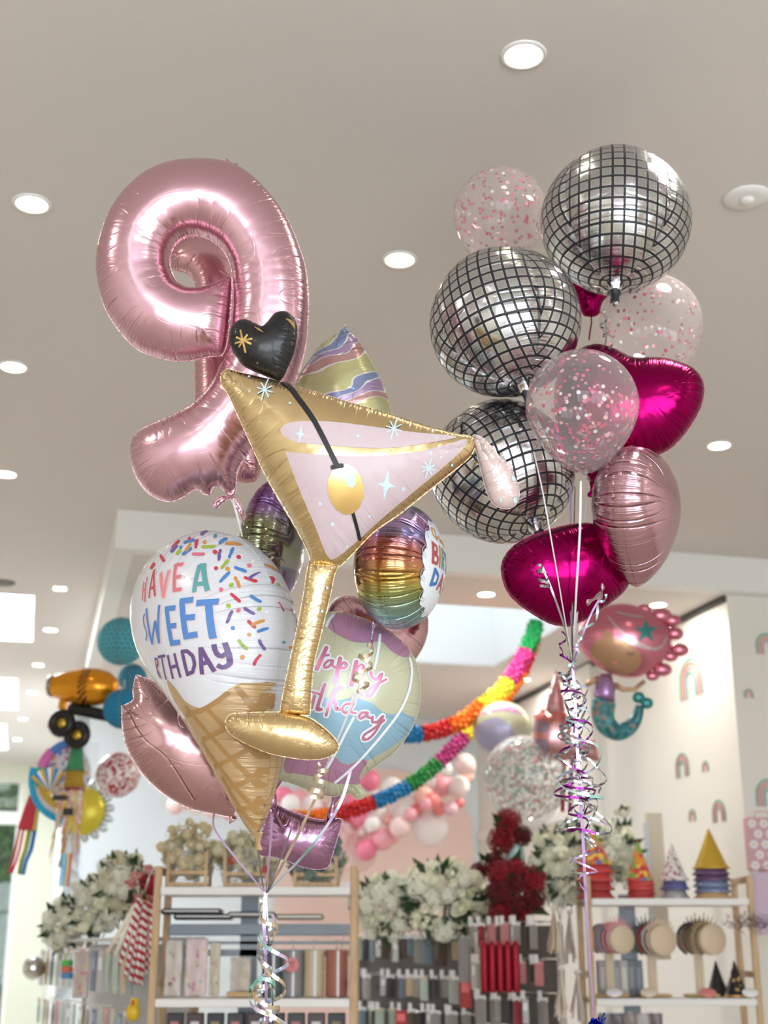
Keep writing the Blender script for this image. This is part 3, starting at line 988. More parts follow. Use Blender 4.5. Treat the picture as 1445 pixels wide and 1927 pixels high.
for c, r in (((672, 163), 5), ((513, 60), 5), ((515, 118), 4), ((935, 290), 6), ((1068, 343), 4), ((1112, 495), 7), ((1218, 356), 6), ((1258, 372), 5), ((1300, 402), 5), ((980, 602), 5), ((838, 632), 7), ((790, 553), 6), ((893, 718), 5), ((945, 538), 4), ((1282, 352), 4), ((1240, 296), 4), ((920, 282), 3)):
    P, ok = b.px(Zm([c]))
    if ok[0]: b.f.dot(b.mb, P[0], r / 2.064 * mpp(3.0), m_pblue, .0014)
b.draw(Zm([(648, 84), (675, 105), (705, 145), (735, 185), (765, 230), (795, 285), (825, 345), (856, 408)]), 9.5, m_ink, .0018, both=False)
b.draw(Zm([(838, 412), (856, 408), (874, 406)]), 9, m_ink, .0028, both=False)
b.draw(Zm([(915, 585), (930, 640), (941, 690)]), 6.5, m_ink, .0018, both=False)
P, ok = b.px(Zm([(888, 495)])); b.f.dot(b.mb, P[0], 95 / 2.064 * mpp(3.0), m_goldp, .0024, sx=.72, ang=.1)
P, ok = b.px(Zm([(908, 463)])); b.f.dot(b.mb, P[0], 26 / 2.064 * mpp(3.0), m_pblue, .0034, sx=.7, ang=.2)
b.end()
b.foil('stem', Zm([(748, 775), (748, 775), (868, 780), (868, 780), (845, 830), (830, 905), (795, 1050), (764, 1190), (750, 1375), (750, 1375), (632, 1368), (632, 1368), (655, 1240), (700, 1030), (725, 900), (735, 830)]), m_gold, .95, pucker=.06, wl=.03)
for c in ((795, 970), (815, 880)):
    P, ok = b.px(Zm([c]))
    if ok[0]: b.f.dot(b.mb, P[0], 5 / 2.064 * mpp(3.0), m_pblue, .0014)
b.end()
b.foil('foot', Zc([(490, 832), (510, 798), (570, 792), (660, 788), (740, 790), (830, 808), (885, 842), (935, 888), (957, 925), (945, 955), (900, 978), (830, 984), (750, 974), (660, 954), (580, 920), (520, 886), (496, 858)]), m_gold, 1.0, pucker=.10, wl=.022)
aster(b, Zc([(845, 605)])[0], 12, m_pblue, 2.2); b.end()
b.foil('rim_flap', Zh([(272, 52), (300, 50), (335, 72), (368, 112), (410, 158), (450, 192), (468, 240), (488, 290), (488, 345), (465, 382), (420, 392), (372, 372), (345, 330), (325, 270), (308, 200), (290, 130)]), m_flap, .85, pucker=.14, wl=.03)
for c, r in (((462, 250), 14), ((405, 350), 12), ((470, 350), 15), ((425, 170), 5), ((362, 200), 5), ((340, 110), 4)):
    P, ok = b.px(Zh([c])); b.f.dot(b.mb, P[0], r / 2.491 * mpp(3.0), m_pblue, .0014, sx=.6)
b.end()
b.foil('heart', Zn([(655, 890), (660, 842), (688, 806), (728, 798), (770, 816), (805, 833), (805, 833), (830, 805), (860, 770), (900, 760), (936, 780), (958, 822), (958, 882), (945, 950), (920, 1010), (897, 1060), (880, 1078), (880, 1078), (840, 1062), (780, 1038), (720, 1008), (690, 972), (666, 932)]), m_blackf, .85, pucker=.10, wl=.022)
for a0, a1 in (((705, 848), (728, 945)), ((683, 905), (755, 885)), ((690, 880), (752, 908)), ((735, 868), (700, 920))):
    b.draw(Zn([a0, a1]), 3.6, m_goldp, .0014, both=False)
P, ok = b.px(Zn([(781, 993)])); b.f.dot(b.mb, P[0], 4 / 2.4 * mpp(3), m_goldp, .0014)
b.draw(Zn([(768, 832), (785, 842), (808, 856)]), 4.5, m_goldp, .0014, both=False, taper=[.3, 1, .2])
b.draw(Zn([(912, 796), (930, 805), (948, 838)]), 7, m_goldp, .0014, both=False, taper=[.4, 1, .2])
o = b.end(); o['label'] = 'black heart with a gold star print'
# ---- ice cream cone
def cone_two_tone(z0):
    t = NT('ice_cream_foil'); sx = t.n('ShaderNodeSeparateXYZ', Vector=t.coord('Object'))
    lo = t.math('LESS_THAN', sx.outputs[2], float(z0))
    return t.done(t.bsdf(t.mix(lo, srgb(216, 215, 221), srgb(190, 158, 116)), .25, 0., foil_nodes(t, 1., 1.), Coat_Weight=.3, Coat_Roughness=.08))
b = Balloon('ice_cream_balloon', 410, 1230, 3.34, -43, 6, 0, 'white ice cream cone balloon with coloured sprinkles and Sweet Birthday lettering')
b.foil('foil_body', Zc([(400, 50), (480, 46), (560, 82), (640, 172), (685, 300), (704, 420), (710, 540), (700, 640), (690, 760), (680, 900), (668, 1050), (650, 1180), (620, 1292), (608, 1292), (590, 1260), (545, 1150), (480, 1000), (420, 870), (350, 760), (262, 650), (207, 540), (186, 420), (192, 300), (225, 200), (290, 112)]),
       cone_two_tone(b.fr.loc2(Zc([(640, 790)]))[0][1]), 1.02, pucker=.05, wl=.03)
m_cone = foil_mat('waffle_print', (190, 158, 116), .26, .15, crease=.5); m_cone2 = plain('waffle_line_print', (168, 128, 78), .3)
b.patch(Zc([(250, 655), (285, 690), (320, 738), (370, 768), (430, 768), (475, 735), (505, 692), (560, 668), (640, 668), (700, 650), (730, 700), (720, 900), (690, 1100), (640, 1310), (590, 1310), (520, 1170), (440, 1030), (350, 850), (280, 740)]), m_cone)
def conev(pts): return [p for p in pts]
for a0, a1 in (((500, 710), (330, 800)), ((690, 720), (400, 900)), ((690, 860), (450, 1010)), ((685, 1000), (500, 1100)), ((660, 1130), (540, 1190)),
               ((420, 780), (690, 1010)), ((540, 690), (700, 850)), ((330, 770), (670, 1130)), ((400, 920), (640, 1220)), ((480, 1060), (620, 1270))):
    n_ = 16
    b.draw(Zc([(a0[0] + (a1[0] - a0[0]) * i / n_, a0[1] + (a1[1] - a0[1]) * i / n_ + 14 * math.sin(math.pi * i / n_)) for i in range(n_ + 1)]), 8, m_cone2, .0015, both=False, clip=True)
b.patch(Zc([(690, 660), (735, 610), (750, 640), (735, 720), (715, 900), (690, 1100), (640, 1310), (600, 1300), (640, 1180), (665, 1000), (680, 800)]), m_cone, side=1)
L_ = []
def word(strokes, w, m, smooth=False):
    for st_ in strokes:
        b.draw(Zi([(x + 8, y + 6) for x, y in st_]), w / 4.516, pr['blush'], .0009, smooth=smooth, round_=False, both=False)
    for i, st_ in enumerate(strokes):
        b.draw(Zi(st_), w / 4.516, m, .0015 + .00012 * i, smooth=smooth, round_=False, both=False)
word([[(96, 520), (84, 680)], [(126, 475), (106, 690)], [(90, 595), (118, 585)]], 15, pr['rosy'])
word([[(142, 655), (185, 415)], [(187, 415), (192, 640)], [(155, 575), (195, 565)]], 24, pr['brick'])
word([[(242, 440), (265, 655)], [(263, 655), (312, 420)]], 34, pr['coral'])
word([[(370, 365), (355, 605)], [(370, 378), (430, 371)], [(362, 482), (412, 475)], [(352, 590), (415, 583)]], 32, pr['rosy'])
word([[(522, 610), (573, 372)], [(602, 370), (635, 598)], [(545, 540), (620, 535)], [(566, 384), (612, 380)]], 36, pr['teal'])
word([[(104, 790), (90, 830), (103, 900), (122, 955), (114, 1015)]], 16, pr['navy'], True)
word([[(118, 745), (168, 1050)], [(168, 1050), (194, 850)], [(194, 850), (226, 1040)], [(228, 1040), (228, 715)]], 28, pr['navy'])
word([[(292, 745), (338, 1062)], [(275, 752), (365, 740)], [(300, 897), (372, 890)], [(322, 1042), (405, 1032)]], 44, pr['navy'])
word([[(420, 675), (457, 1002)], [(400, 688), (515, 671)], [(430, 828), (530, 818)], [(440, 985), (552, 966)]], 50, pr['navy'])
word([[(540, 702), (730, 687)], [(645, 690), (682, 1002)]], 52, pr['navy'])
word([[(190, 1165), (230, 1340)], [(192, 1170), (212, 1175), (220, 1215), (206, 1250), (245, 1340)]], 17, pr['plum'])
word([[(216, 1157), (278, 1146)], [(247, 1150), (287, 1350)]], 22, pr['plum'])
word([[(300, 1140), (345, 1342)], [(355, 1125), (408, 1332)], [(325, 1245), (385, 1230)]], 27, pr['plum'])
word([[(420, 1105), (470, 1318)], [(412, 1112), (465, 1108), (512, 1150), (528, 1220), (510, 1285), (462, 1305)]], 32, pr['plum'])
word([[(590, 1305), (575, 1075)], [(580, 1080), (695, 1282)], [(585, 1215), (655, 1198)]], 34, pr['plum'])
word([[(688, 1050), (706, 1120), (750, 1155), (800, 1125)], [(780, 1035), (818, 1150), (815, 1225), (770, 1250), (715, 1228)]], 36, pr['plum'], True)
SPR = [0]
def sprinkle(pts, m):
    for side in (-1, 1):
        P, ok = b.px(pts, side)
        if ok.all() or (ok.sum() > 8 and (P[ok].max(0) - P[ok].min(0)).max() > .003):
            SPR[0] += 1
            b.f.decal(b.mb, P[ok], m, .0011 + .00003 * (SPR[0] % 12), step=.0025, side=side); return
kk = dict(R='red', B='blue', P='violet', O='orange', G='lime', K='pink', T='teal')
for q in '''585,115,615,90,P 545,165,535,225,R 595,225,690,218,G 735,190,785,155,B 795,195,895,198,O 740,255,730,330,P 850,240,820,310,B 515,285,600,285,K 970,235,1040,255,G 840,120,890,150,B 755,400,805,340,G 870,400,955,430,B
745,515,815,445,B 870,485,905,560,O 955,485,1040,515,R 990,490,1055,445,P 1175,525,1200,490,R 1200,550,1240,545,G 835,625,905,685,R 1000,640,1075,685,B 945,745,1025,790,P 800,860,840,775,P 1245,705,1275,760,R 1215,790,1260,795,P 980,855,1035,905,R
1015,885,1095,850,O 900,1020,965,1090,G 1075,1020,1110,1090,P 1025,1220,1075,1145,R 1065,940,1140,915,B 340,220,385,175,R 440,185,515,165,B 430,285,490,240,B 455,250,485,205,O 330,260,370,215,P 380,280,400,255,G 1090,350,1160,405,B 1195,600,1215,680,K 240,300,265,340,R 160,400,180,370,R'''.split():
    x1, y1, x2, y2, c = q.split(','); z1, z2 = Zi([(int(x1), int(y1)), (int(x2), int(y2))])
    ca_, r_ = math.atan2(z2[1] - z1[1], z2[0] - z1[0]), 13.5 / 4.516
    cap_ = [(z1[0] + r_ * math.cos(ca_ + t_), z1[1] + r_ * math.sin(ca_ + t_)) for t_ in np.linspace(math.pi / 2, 1.5 * math.pi, 7)] + [(z2[0] + r_ * math.cos(ca_ + t_), z2[1] + r_ * math.sin(ca_ + t_)) for t_ in np.linspace(-math.pi / 2, math.pi / 2, 7)]
    sprinkle(cap_, pr[kk[c]])
for q in '610,182,18,O 698,131,18,T 697,267,20,R 897,310,19,R 705,405,18,R 805,410,20,O 983,382,18,K 835,548,21,G 750,587,20,K 812,724,21,G 895,762,20,K 1070,750,19,G 1145,443,15,T 1185,645,14,R 850,913,19,B 985,968,18,O 1190,1122,20,T 930,1160,21,O 1065,313,16,K 1220,942,16,K 1275,1033,14,T 408,227,15,B 480,155,16,R'.split():
    x, y, r, c = q.split(','); z1 = Zi([(int(x), int(y))])[0]
    sprinkle([(z1[0] + int(r) / 4.516 * math.cos(t_), z1[1] + int(r) / 4.516 * math.sin(t_)) for t_ in np.linspace(0, 6.283, 14, endpoint=False)], pr[kk[c]])
q_ = random.Random(90)
for k in range(26):
    x, z, a_ = q_.uniform(.10, .235), q_.uniform(-.03, .25), q_.uniform(0, 3.14)
    L_ = q_.choice((.011, .011, .0)); ca_ = math.cos(a_), math.sin(a_)
    if not inside(b.f.loops, np.array([[x, z]]))[0]: continue
    m = pr[q_.choice(('red', 'blue', 'violet', 'orange', 'lime', 'pink', 'teal'))]
    sh = [(x + (.0042 * math.cos(t_) + (L_ if math.cos(t_) > 0 else -L_)) * ca_[0] - .0042 * math.sin(t_) * ca_[1], z + (.0042 * math.cos(t_) + (L_ if math.cos(t_) > 0 else -L_)) * ca_[1] + .0042 * math.sin(t_) * ca_[0]) for t_ in np.linspace(.05, 6.333, 16, endpoint=False)]
    b.f.decal(b.mb, sh, m, .0012, step=.0025, side=1)
b.end()
b.tail((485, 1566), (486, 1600), .02, m_cone, 'neck')
# ---- rose gold star
b = Balloon('star_balloon', 340, 1400, 3.62, 8, 6, 0, 'rose gold foil star balloon with two points sticking out beside the ice cream cone')
b.foil('foil_body', Zc([(63, 762), (63, 762), (66, 850), (88, 945), (150, 1045), (235, 1125), (335, 1182), (430, 1205), (520, 1222), (520, 1222), (560, 1130), (600, 1000), (700, 930), (640, 860), (560, 800), (500, 680), (440, 730), (300, 725), (240, 698), (190, 660), (122, 634), (122, 634), (110, 690), (108, 740)]), m_rose, .8, pucker=.05, wl=.035)
m_seam = foil_mat('rose_gold_seam', (232, 196, 196), .22, crease=3.)
b.draw(Zc([(70, 772), (100, 810), (125, 860), (165, 910), (205, 940), (245, 975), (285, 1030), (325, 1095), (360, 1150)]), 3.4, m_seam, .003, both=False)
b.draw(Zc([(128, 645), (140, 670), (150, 705), (165, 730)]), 3, m_seam, .003, both=False)
b.draw(Zc([(250, 975), (330, 1000), (420, 1010)]), 1.6, m_seam, .0015, both=False)
b.end(); b.tail((405, 1502), (400, 1530), .016, m_rose, 'neck'); b.tail((425, 1520), (440, 1545), .02, m_rose, 'tail')
# ---- pastel happy birthday
b = Balloon('pastel_birthday_balloon', 655, 1310, 3.5, 4, 10, 0, 'round pastel foil balloon with Happy Birthday script over yellow and blue bands')
m_py = foil_mat('pastel_yellow_foil', (200, 200, 172), .3, .2, crease=.5); m_pb = foil_mat('pastel_blue_print', (146, 184, 206), .3, .2); m_pp = foil_mat('pastel_pink_print', (186, 138, 170), .3, .3)
b.foil('foil_body', Zc([(780, 430), (860, 395), (930, 375), (1000, 383), (1080, 410), (1160, 452), (1230, 512), (1275, 580), (1294, 680), (1285, 780), (1250, 870), (1190, 950), (1110, 1010), (1050, 1058), (1042, 1085), (1066, 1112), (1060, 1140), (1030, 1145), (1002, 1122), (930, 1135), (850, 1115), (760, 1080), (690, 1060),
       (660, 1000), (635, 900), (635, 780), (655, 650), (705, 530)]), m_py, .8, pucker=.08, wl=.03)
b.patch(Zp([(270, 230), (320, 150), (400, 110), (560, 120), (720, 170), (880, 260), (1020, 420), (1035, 520), (960, 520), (860, 460), (780, 385), (660, 392), (520, 385), (390, 330), (310, 275)]), m_pp)
b.patch(Zp([(-60, 930), (60, 930), (130, 860), (250, 900), (380, 930), (520, 900), (620, 930), (700, 960), (780, 1030), (880, 1060), (960, 1030), (1010, 1060), (1090, 1090), (1080, 1130), (1000, 1260), (860, 1370), (740, 1440), (640, 1490), (590, 1460), (480, 1520), (400, 1500), (340, 1440), (120, 1440), (-60, 1400)]), m_pb)
b.patch(Zp([(-90, 1450), (100, 1480), (250, 1470), (340, 1450), (400, 1505), (480, 1525), (590, 1470), (650, 1495), (600, 1580), (570, 1650), (580, 1705), (460, 1705), (340, 1700), (200, 1650), (0, 1610), (-120, 1590)]), m_pp)
b.draw(Zp([(1040, 540), (1060, 640), (1045, 790), (1000, 930), (930, 1060), (800, 1230), (620, 1440), (480, 1580), (350, 1690)]), 4.6, pr['paper'], .0014, both=False)
b.draw(Zp([(765, 320), (755, 420), (735, 540), (710, 640)]), 4.6, pr['paper'], .0014, both=False)
b.draw(Zp([(520, 1090), (440, 1240), (340, 1440), (260, 1580)]), 4.6, pr['paper'], .0014, both=False)
b.draw(Zp([(330, 140), (290, 190), (270, 240)]), 5, pr['paper'], .0014, both=False)
S1 = [([(270, 440), (215, 560), (180, 640)], 34), ([(200, 560), (240, 520), (290, 510)], 18), ([(330, 560), (290, 560), (245, 600), (250, 630), (290, 620), (325, 570)], 18), ([(330, 560), (322, 610), (350, 625)], 18), ([(395, 540), (375, 640), (355, 760)], 34),
      ([(390, 620), (430, 575), (465, 592), (445, 630), (395, 632)], 17), ([(545, 570), (525, 660), (500, 790)], 34), ([(540, 640), (590, 595), (620, 610), (600, 650), (548, 652)], 17), ([(680, 670), (690, 720), (730, 738), (770, 690)], 24),
      ([(782, 680), (760, 760), (720, 830), (680, 890), (645, 890), (650, 840), (720, 790), (820, 735)], 17),
      ([(160, 890), (130, 1000)], 26), ([(255, 780), (215, 900), (182, 1018), (222, 1012)], 26), ([(135, 852), (205, 870)], 16), ([(415, 810), (380, 800), (330, 880), (290, 980), (265, 1070)], 20), ([(285, 990), (338, 925), (360, 955), (350, 1015), (400, 1012)], 17),
      ([(500, 960), (450, 960), (412, 1010), (432, 1050), (480, 1020), (520, 960)], 15), ([(600, 880), (585, 845), (555, 850), (515, 950), (490, 1035), (540, 1045)], 15), ([(640, 1040), (600, 1040), (562, 1080), (580, 1100), (620, 1080), (645, 1045)], 17), ([(648, 1040), (640, 1085), (672, 1090)], 17),
      ([(692, 1080), (690, 1128), (738, 1130), (780, 1080)], 22), ([(792, 1070), (760, 1150), (700, 1240), (640, 1290), (600, 1290), (610, 1250), (700, 1190), (800, 1110)], 17)]
for st_, w_ in S1: b.draw(Zp(st_), (w_ + 36) / 4.942, pr['paper'], .0018, both=False)
m_script = foil_mat('pink_script_foil', (206, 128, 156), .25, .5)
for i, (st_, w_) in enumerate(S1): b.draw(Zp(st_), (w_ + 3) / 4.942, m_script, .0026 + .00008 * i, both=False)
b.end(); b.tail((600, 1470), (598, 1492), .016, m_py, 'neck')
# ---- rose gold balloon behind the pastel one
b = Balloon('heart_balloon', 720, 1200, 3.66, 20, 8, 0, 'rose gold foil heart balloon peeking out behind the pastel birthday balloon')
b.foil('foil_body', [(612, 1180), (622, 1140), (650, 1122), (690, 1130), (722, 1150), (722, 1150), (760, 1130), (790, 1140), (804, 1165), (800, 1205), (780, 1242), (740, 1290), (700, 1330), (700, 1330), (650, 1280), (620, 1230)], m_rose, .75, pucker=.08, wl=.03)
b.end()
# ---- mauve pillow with straps
b = Balloon('handbag_balloon', 570, 1575, 3.56, 6, 8, 0, 'mauve foil balloon shaped like a handbag with two thin straps going up')
b.foil('foil_body', [(505, 1520), (515, 1513), (545, 1525), (590, 1540), (622, 1543), (638, 1540), (643, 1548), (634, 1580), (625, 1610), (618, 1630), (600, 1636), (570, 1632), (540, 1620), (512, 1612), (488, 1608), (490, 1580), (498, 1545)], m_mauve, .85, pucker=.10, wl=.03)
b.end()
for k_, pts in enumerate(([(512, 1520), (513, 1500), (520, 1475), (530, 1450), (560, 1425)], [(622, 1545), (625, 1520), (633, 1495), (640, 1480), (655, 1460), (660, 1440)])):
    mb = MB(); fi = b.fr.M.inverted()
    P = [fi @ on_plane(x, y, b.fr.loc, b.fr.Rm @ Vector((0, 1, 0))) for x, y in pts]
    P = [Vector((q[0], 0, q[1])) for q in catmull([(p.x, p.z) for p in P], False, .01)]
    mb.tube(P, [.009 + .004 * math.sin(i * 1.3) for i in range(len(P))], m_mauve, 10); mb.build('strap', b.root)
# ---- pastel swirl
Zs = zz(540, 600, 6.568)
m_swirl = film('pastel_swirl_film', [(0, srgb(200, 194, 140)), (.2, srgb(240, 236, 230)), (.225, srgb(196, 150, 146)), (.42, srgb(240, 236, 230)), (.445, srgb(176, 150, 186)), (.62, srgb(240, 236, 230)), (.645, srgb(140, 152, 190)), (.82, srgb(240, 236, 230)), (.845, srgb(204, 200, 150))],
               (4, 4, 9.), (0, .8, 0), .4, .22, 1.3, True, noise=1.0)
b = Balloon('swirl_balloon', 650, 750, 3.62, -15, 8, 0, 'pastel striped pointed foil balloon behind the rim of the martini glass')
b.foil('foil_body', Zs([(700, 120), (760, 150), (880, 270), (1000, 460), (1110, 660), (1200, 860), (1265, 1070), (1280, 1300), (1180, 1600), (800, 1800), (400, 1700), (150, 1400), (90, 1050), (110, 820), (220, 640), (330, 480), (430, 340), (540, 260), (650, 170)]), m_swirl, .95, pucker=.06, wl=.04)
b.end(); b.tail((641, 626), (652, 612), .008, m_swirl, 'tail')
# ---- smoky holographic
m_holo2 = film('smoky_hologram_film', [(0, srgb(150, 150, 150)), (.25, srgb(134, 140, 110)), (.5, srgb(150, 120, 176)), (.75, srgb(128, 92, 150)), (1, srgb(120, 120, 130))], (1, 1, 3.2), (0, 0, 0), 1., .12, .5, sparse=30., crease=2.4)
b = Balloon('hologram_balloon', 512, 1025, 3.56, 70, 6, 4, 'smoky grey and purple hologram foil balloon wedged behind the martini stem')
cir = lambda rx, rz, n=60, p=2.: [(rx * math.cos(2 * math.pi * i / n), rz * math.sin(2 * math.pi * i / n)) for i in range(n)]
b.foil('foil_body', None, m_holo2, .72, local=cir(.135, .19), pucker=.05, wl=.03); b.end()
# ---- rainbow hologram with label
m_holo = film('rainbow_hologram_film', [(0, srgb(210, 170, 90)), (.18, srgb(190, 120, 110)), (.36, srgb(150, 150, 205)), (.52, srgb(214, 176, 226)), (.68, srgb(150, 190, 200)), (.84, srgb(176, 190, 120)), (1, srgb(210, 170, 90))], (1, 1, 3.6), (0, 0, 0), 1., .13, .35, sparse=30., crease=2.4)
b = Balloon('rainbow_hologram_balloon', 752, 1066, 3.34, 76, 6, 0, 'rainbow hologram foil balloon turned sideways with a white scalloped birthday label')
b.foil('foil_body', None, m_holo, 1.0, local=cir(.164, .165), pucker=.05, wl=.03)
cl = []
for i in range(72):
    a = 2 * math.pi * i / 72
    q = .112 + .013 * abs(math.sin(a * 6.5))
    cl.append((q * math.cos(a) + .012, q * math.sin(a) * 1.06))
b.f.decal(b.mb, cl, pr['paper'], .0012)
for k_ in range(13):
    a = 2 * math.pi * k_ / 13 + .12
    for r_ in (.012, .018):
        arc = [(.108 * math.cos(a) + .012 + r_ * math.cos(a + t_), .114 * math.sin(a) + r_ * math.sin(a + t_)) for t_ in np.linspace(-1.3, 1.3, 9)]
        b.f.stroke(b.mb, arc, .0016, plain('label_line', (170, 178, 188), .5), .0018)
def lettering(rows, m):
    for st_, w_ in rows: b.f.stroke(b.mb, st_, w_, m, .0022)
lettering([([(-.05, .06), (-.045, .088), (-.06, .09), (-.066, .07), (-.046, .062), (-.03, .078), (-.028, .06), (-.018, .07), (-.01, .06), (.0, .075), (.01, .06), (.03, .075), (.04, .06), (.05, .08), (.06, .05)], .005)], plain('print_gold', (206, 160, 84), .4))
BL = [([(-.075, -.005), (-.075, .045)], .011), ([(-.075, .045), (-.055, .04), (-.058, .024), (-.075, .02)], .009), ([(-.075, .02), (-.05, .014), (-.054, -.004), (-.075, -.005)], .009)]
lettering(BL, pr['brick'])
lettering([([(-.038, -.005), (-.038, .045)], .011)], pr['orange'])
lettering([([(-.02, -.005), (-.02, .045)], .01), ([(-.02, .045), (.0, .04), (-.002, .022), (-.02, .02)], .008), ([(-.018, .02), (.002, -.005)], .009)], pr['teal'])
lettering([([(.014, .042), (.044, .042)], .01), ([(.029, .04), (.029, -.005)], .01)], pr['violet'])
lettering([([(.055, -.005), (.055, .045)], .01), ([(.055, .02), (.075, .02)], .009), ([(.077, -.005), (.077, .045)], .01)], pr['rosy'])
lettering([([(-.06, -.06), (-.06, -.02)], .011), ([(-.06, -.02), (-.035, -.03), (-.035, -.05), (-.06, -.06)], .01)], pr['blue'])
lettering([([(-.02, -.06), (-.003, -.02)], .01), ([(-.003, -.02), (.014, -.06)], .01), ([(-.012, -.047), (.006, -.047)], .008)], pr['brick'])
lettering([([(.03, -.02), (.042, -.042)], .01), ([(.054, -.02), (.036, -.062)], .01)], pr['orange'])
b.end(); b.tail((703, 1172), (700, 1205), .014, m_holo, 'neck'); b.tail((701, 1203), (700, 1222), .012, m_holo, 'tail')

# ================================================================== right bunch
# ---- disco balls
def disco_mat():
    t = NT('mirror_tile_film')
    co = t.n('ShaderNodeVectorMath', operation='NORMALIZE', _0=t.coord('Object')).outputs[0]
    sx = t.n('ShaderNodeSeparateXYZ', Vector=co)
    lam = t.math('ARCTAN2', sx.outputs[0], t.math('MULTIPLY', sx.outputs[1], -1.0))
    phi = t.math('ARCSINE', sx.outputs[2])
    q = math.pi / 2
    gore = t.math('ROUND', t.math('DIVIDE', lam, q))
    loc = t.math('SUBTRACT', lam, t.math('MULTIPLY', gore, q))
    u = t.math('MULTIPLY', loc, t.math('COSINE', phi))
    T = .152
    U = t.math('ADD', t.math('DIVIDE', u, T), 50.5); V = t.math('ADD', t.math('DIVIDE', phi, T), 50.)
    fu, fv = t.math('FRACT', U), t.math('FRACT', V)
    def lines(f, w):
        a = t.math('ABSOLUTE', t.math('SUBTRACT', f, .5))
        return t.math('GREATER_THAN', a, .5 - w)
    black = t.math('MAXIMUM', lines(fu, .11), lines(fv, .11))
    edge = t.math('MAXIMUM', lines(fu, .16), lines(fv, .16))
    cid = t.n('ShaderNodeCombineXYZ', X=t.math('FLOOR', U), Y=t.math('FLOOR', V), Z=gore)
    wn = t.n('ShaderNodeTexWhiteNoise', Vector=cid.outputs[0])
    hsv = t.n('ShaderNodeCombineColor', mode='HSV')
    t.link(wn.outputs['Value'], hsv.inputs[0]); hsv.inputs[1].default_value = .07; hsv.inputs[2].default_value = .64
    vr = t.n('ShaderNodeTexVoronoi', Vector=t.coord('Object'), Scale=420.)
    hs2 = t.n('ShaderNodeCombineColor', mode='HSV'); sc = t.n('ShaderNodeSeparateColor', _0=vr.outputs['Color'])
    t.link(sc.outputs[0], hs2.inputs[0]); hs2.inputs[1].default_value = .42; hs2.inputs[2].default_value = .7
    tile = t.mix(.5, hsv.outputs[0], hs2.outputs[0])
    c = t.mix(edge, tile, (.84, .85, .88, 1)); c = t.mix(black, c, (.012, .014, .018, 1))
    tl = t.n('ShaderNodeVectorMath', operation='SUBTRACT', _0=wn.outputs['Color']); tl.inputs[1].default_value = (.5, .5, .5)
    ts = t.n('ShaderNodeVectorMath', operation='SCALE', _0=tl.outputs[0], Scale=.22)
    fn = foil_nodes(t, 1.2, 1.4, soft=.05)
    ad = t.n('ShaderNodeVectorMath', operation='ADD', _0=fn, _1=ts.outputs[0])
    nn = t.n('ShaderNodeVectorMath', operation='NORMALIZE', _0=ad.outputs[0])
    metal = t.math('SUBTRACT', 1.0, black)
    return t.done(t.bsdf(c, t.math('ADD', .16, t.math('MULTIPLY', black, .3)), metal, nn.outputs[0]))
m_disco = disco_mat()
def disco(px, py, Y, rpx, rz, rx, ry, label, neck):
    c = at(px, py, Y); r = rpx * mpp(Y, py)
    Mx = (Matrix.Rotation(R(ry), 3, 'Y') @ Matrix.Rotation(R(rx), 3, 'X') @ Matrix.Rotation(R(rz), 3, 'Z'))
    e = empty('disco_ball_balloon', c, label, 'balloon', 'silver disco ball balloons'); e.rotation_euler = Mx.to_euler()
    n, k = 96, 56
    P = []; F = []; uv = []
    for j in range(k + 1):
        ph = -math.pi / 2 + math.pi * j / k
        for i in range(n + 1):
            la = 2 * math.pi * i / n - math.pi * .75
            lo = (la + math.pi / 4) % (math.pi / 2) - math.pi / 4            # offset from the panel's middle
            ds = (math.pi / 4 - abs(lo)) * math.cos(ph) * r                    # distance to the seam
            q = r * (1 - .018 * math.exp(-ds / .012) + .012 * math.cos(4 * lo) * math.cos(ph))
            q *= 1 + .006 * math.exp(-ds / .02) * math.sin(ph * 46)
            P.append((q * math.sin(la) * math.cos(ph), -q * math.cos(la) * math.cos(ph), q * math.sin(ph)))
            uv.append(((ph + 2) * r + .9 * round((la - lo) / (math.pi / 2)), max(0, ds)))
    for j in range(k):
        for i in range(n):
            a = j * (n + 1) + i
            F.append((a, a + 1, a + n + 2, a + n + 1))
    mb = MB(); mb.add(P, F, m_disco, True, uv); mb.build('foil_body', e)
    mb = MB(); mb.lathe([(.007, -r - .075), (.012, -r - .06), (.011, -r - .045), (.013, -r - .03), (.024, -r - .008), (.03, -r + .008)][(0 if neck else 3):], m_disco, n=18, wob=lambda a, z: 1 + .14 * math.sin(4 * a + z * 60)); mb.build('neck', e)
    return e
disco(1158, 416, 3.62, 139, -7, -4, 4, 'silver disco ball balloon hanging highest, just under the ceiling', True)
disco(950, 607, 3.46, 142, -24, -8, -12, 'silver disco ball balloon in the middle of the three, overlapping the clear confetti balloons', True)
disco(945, 887, 3.68, 136, 22, -16, -24, 'lowest silver disco ball balloon, partly behind the martini glass rim', True)

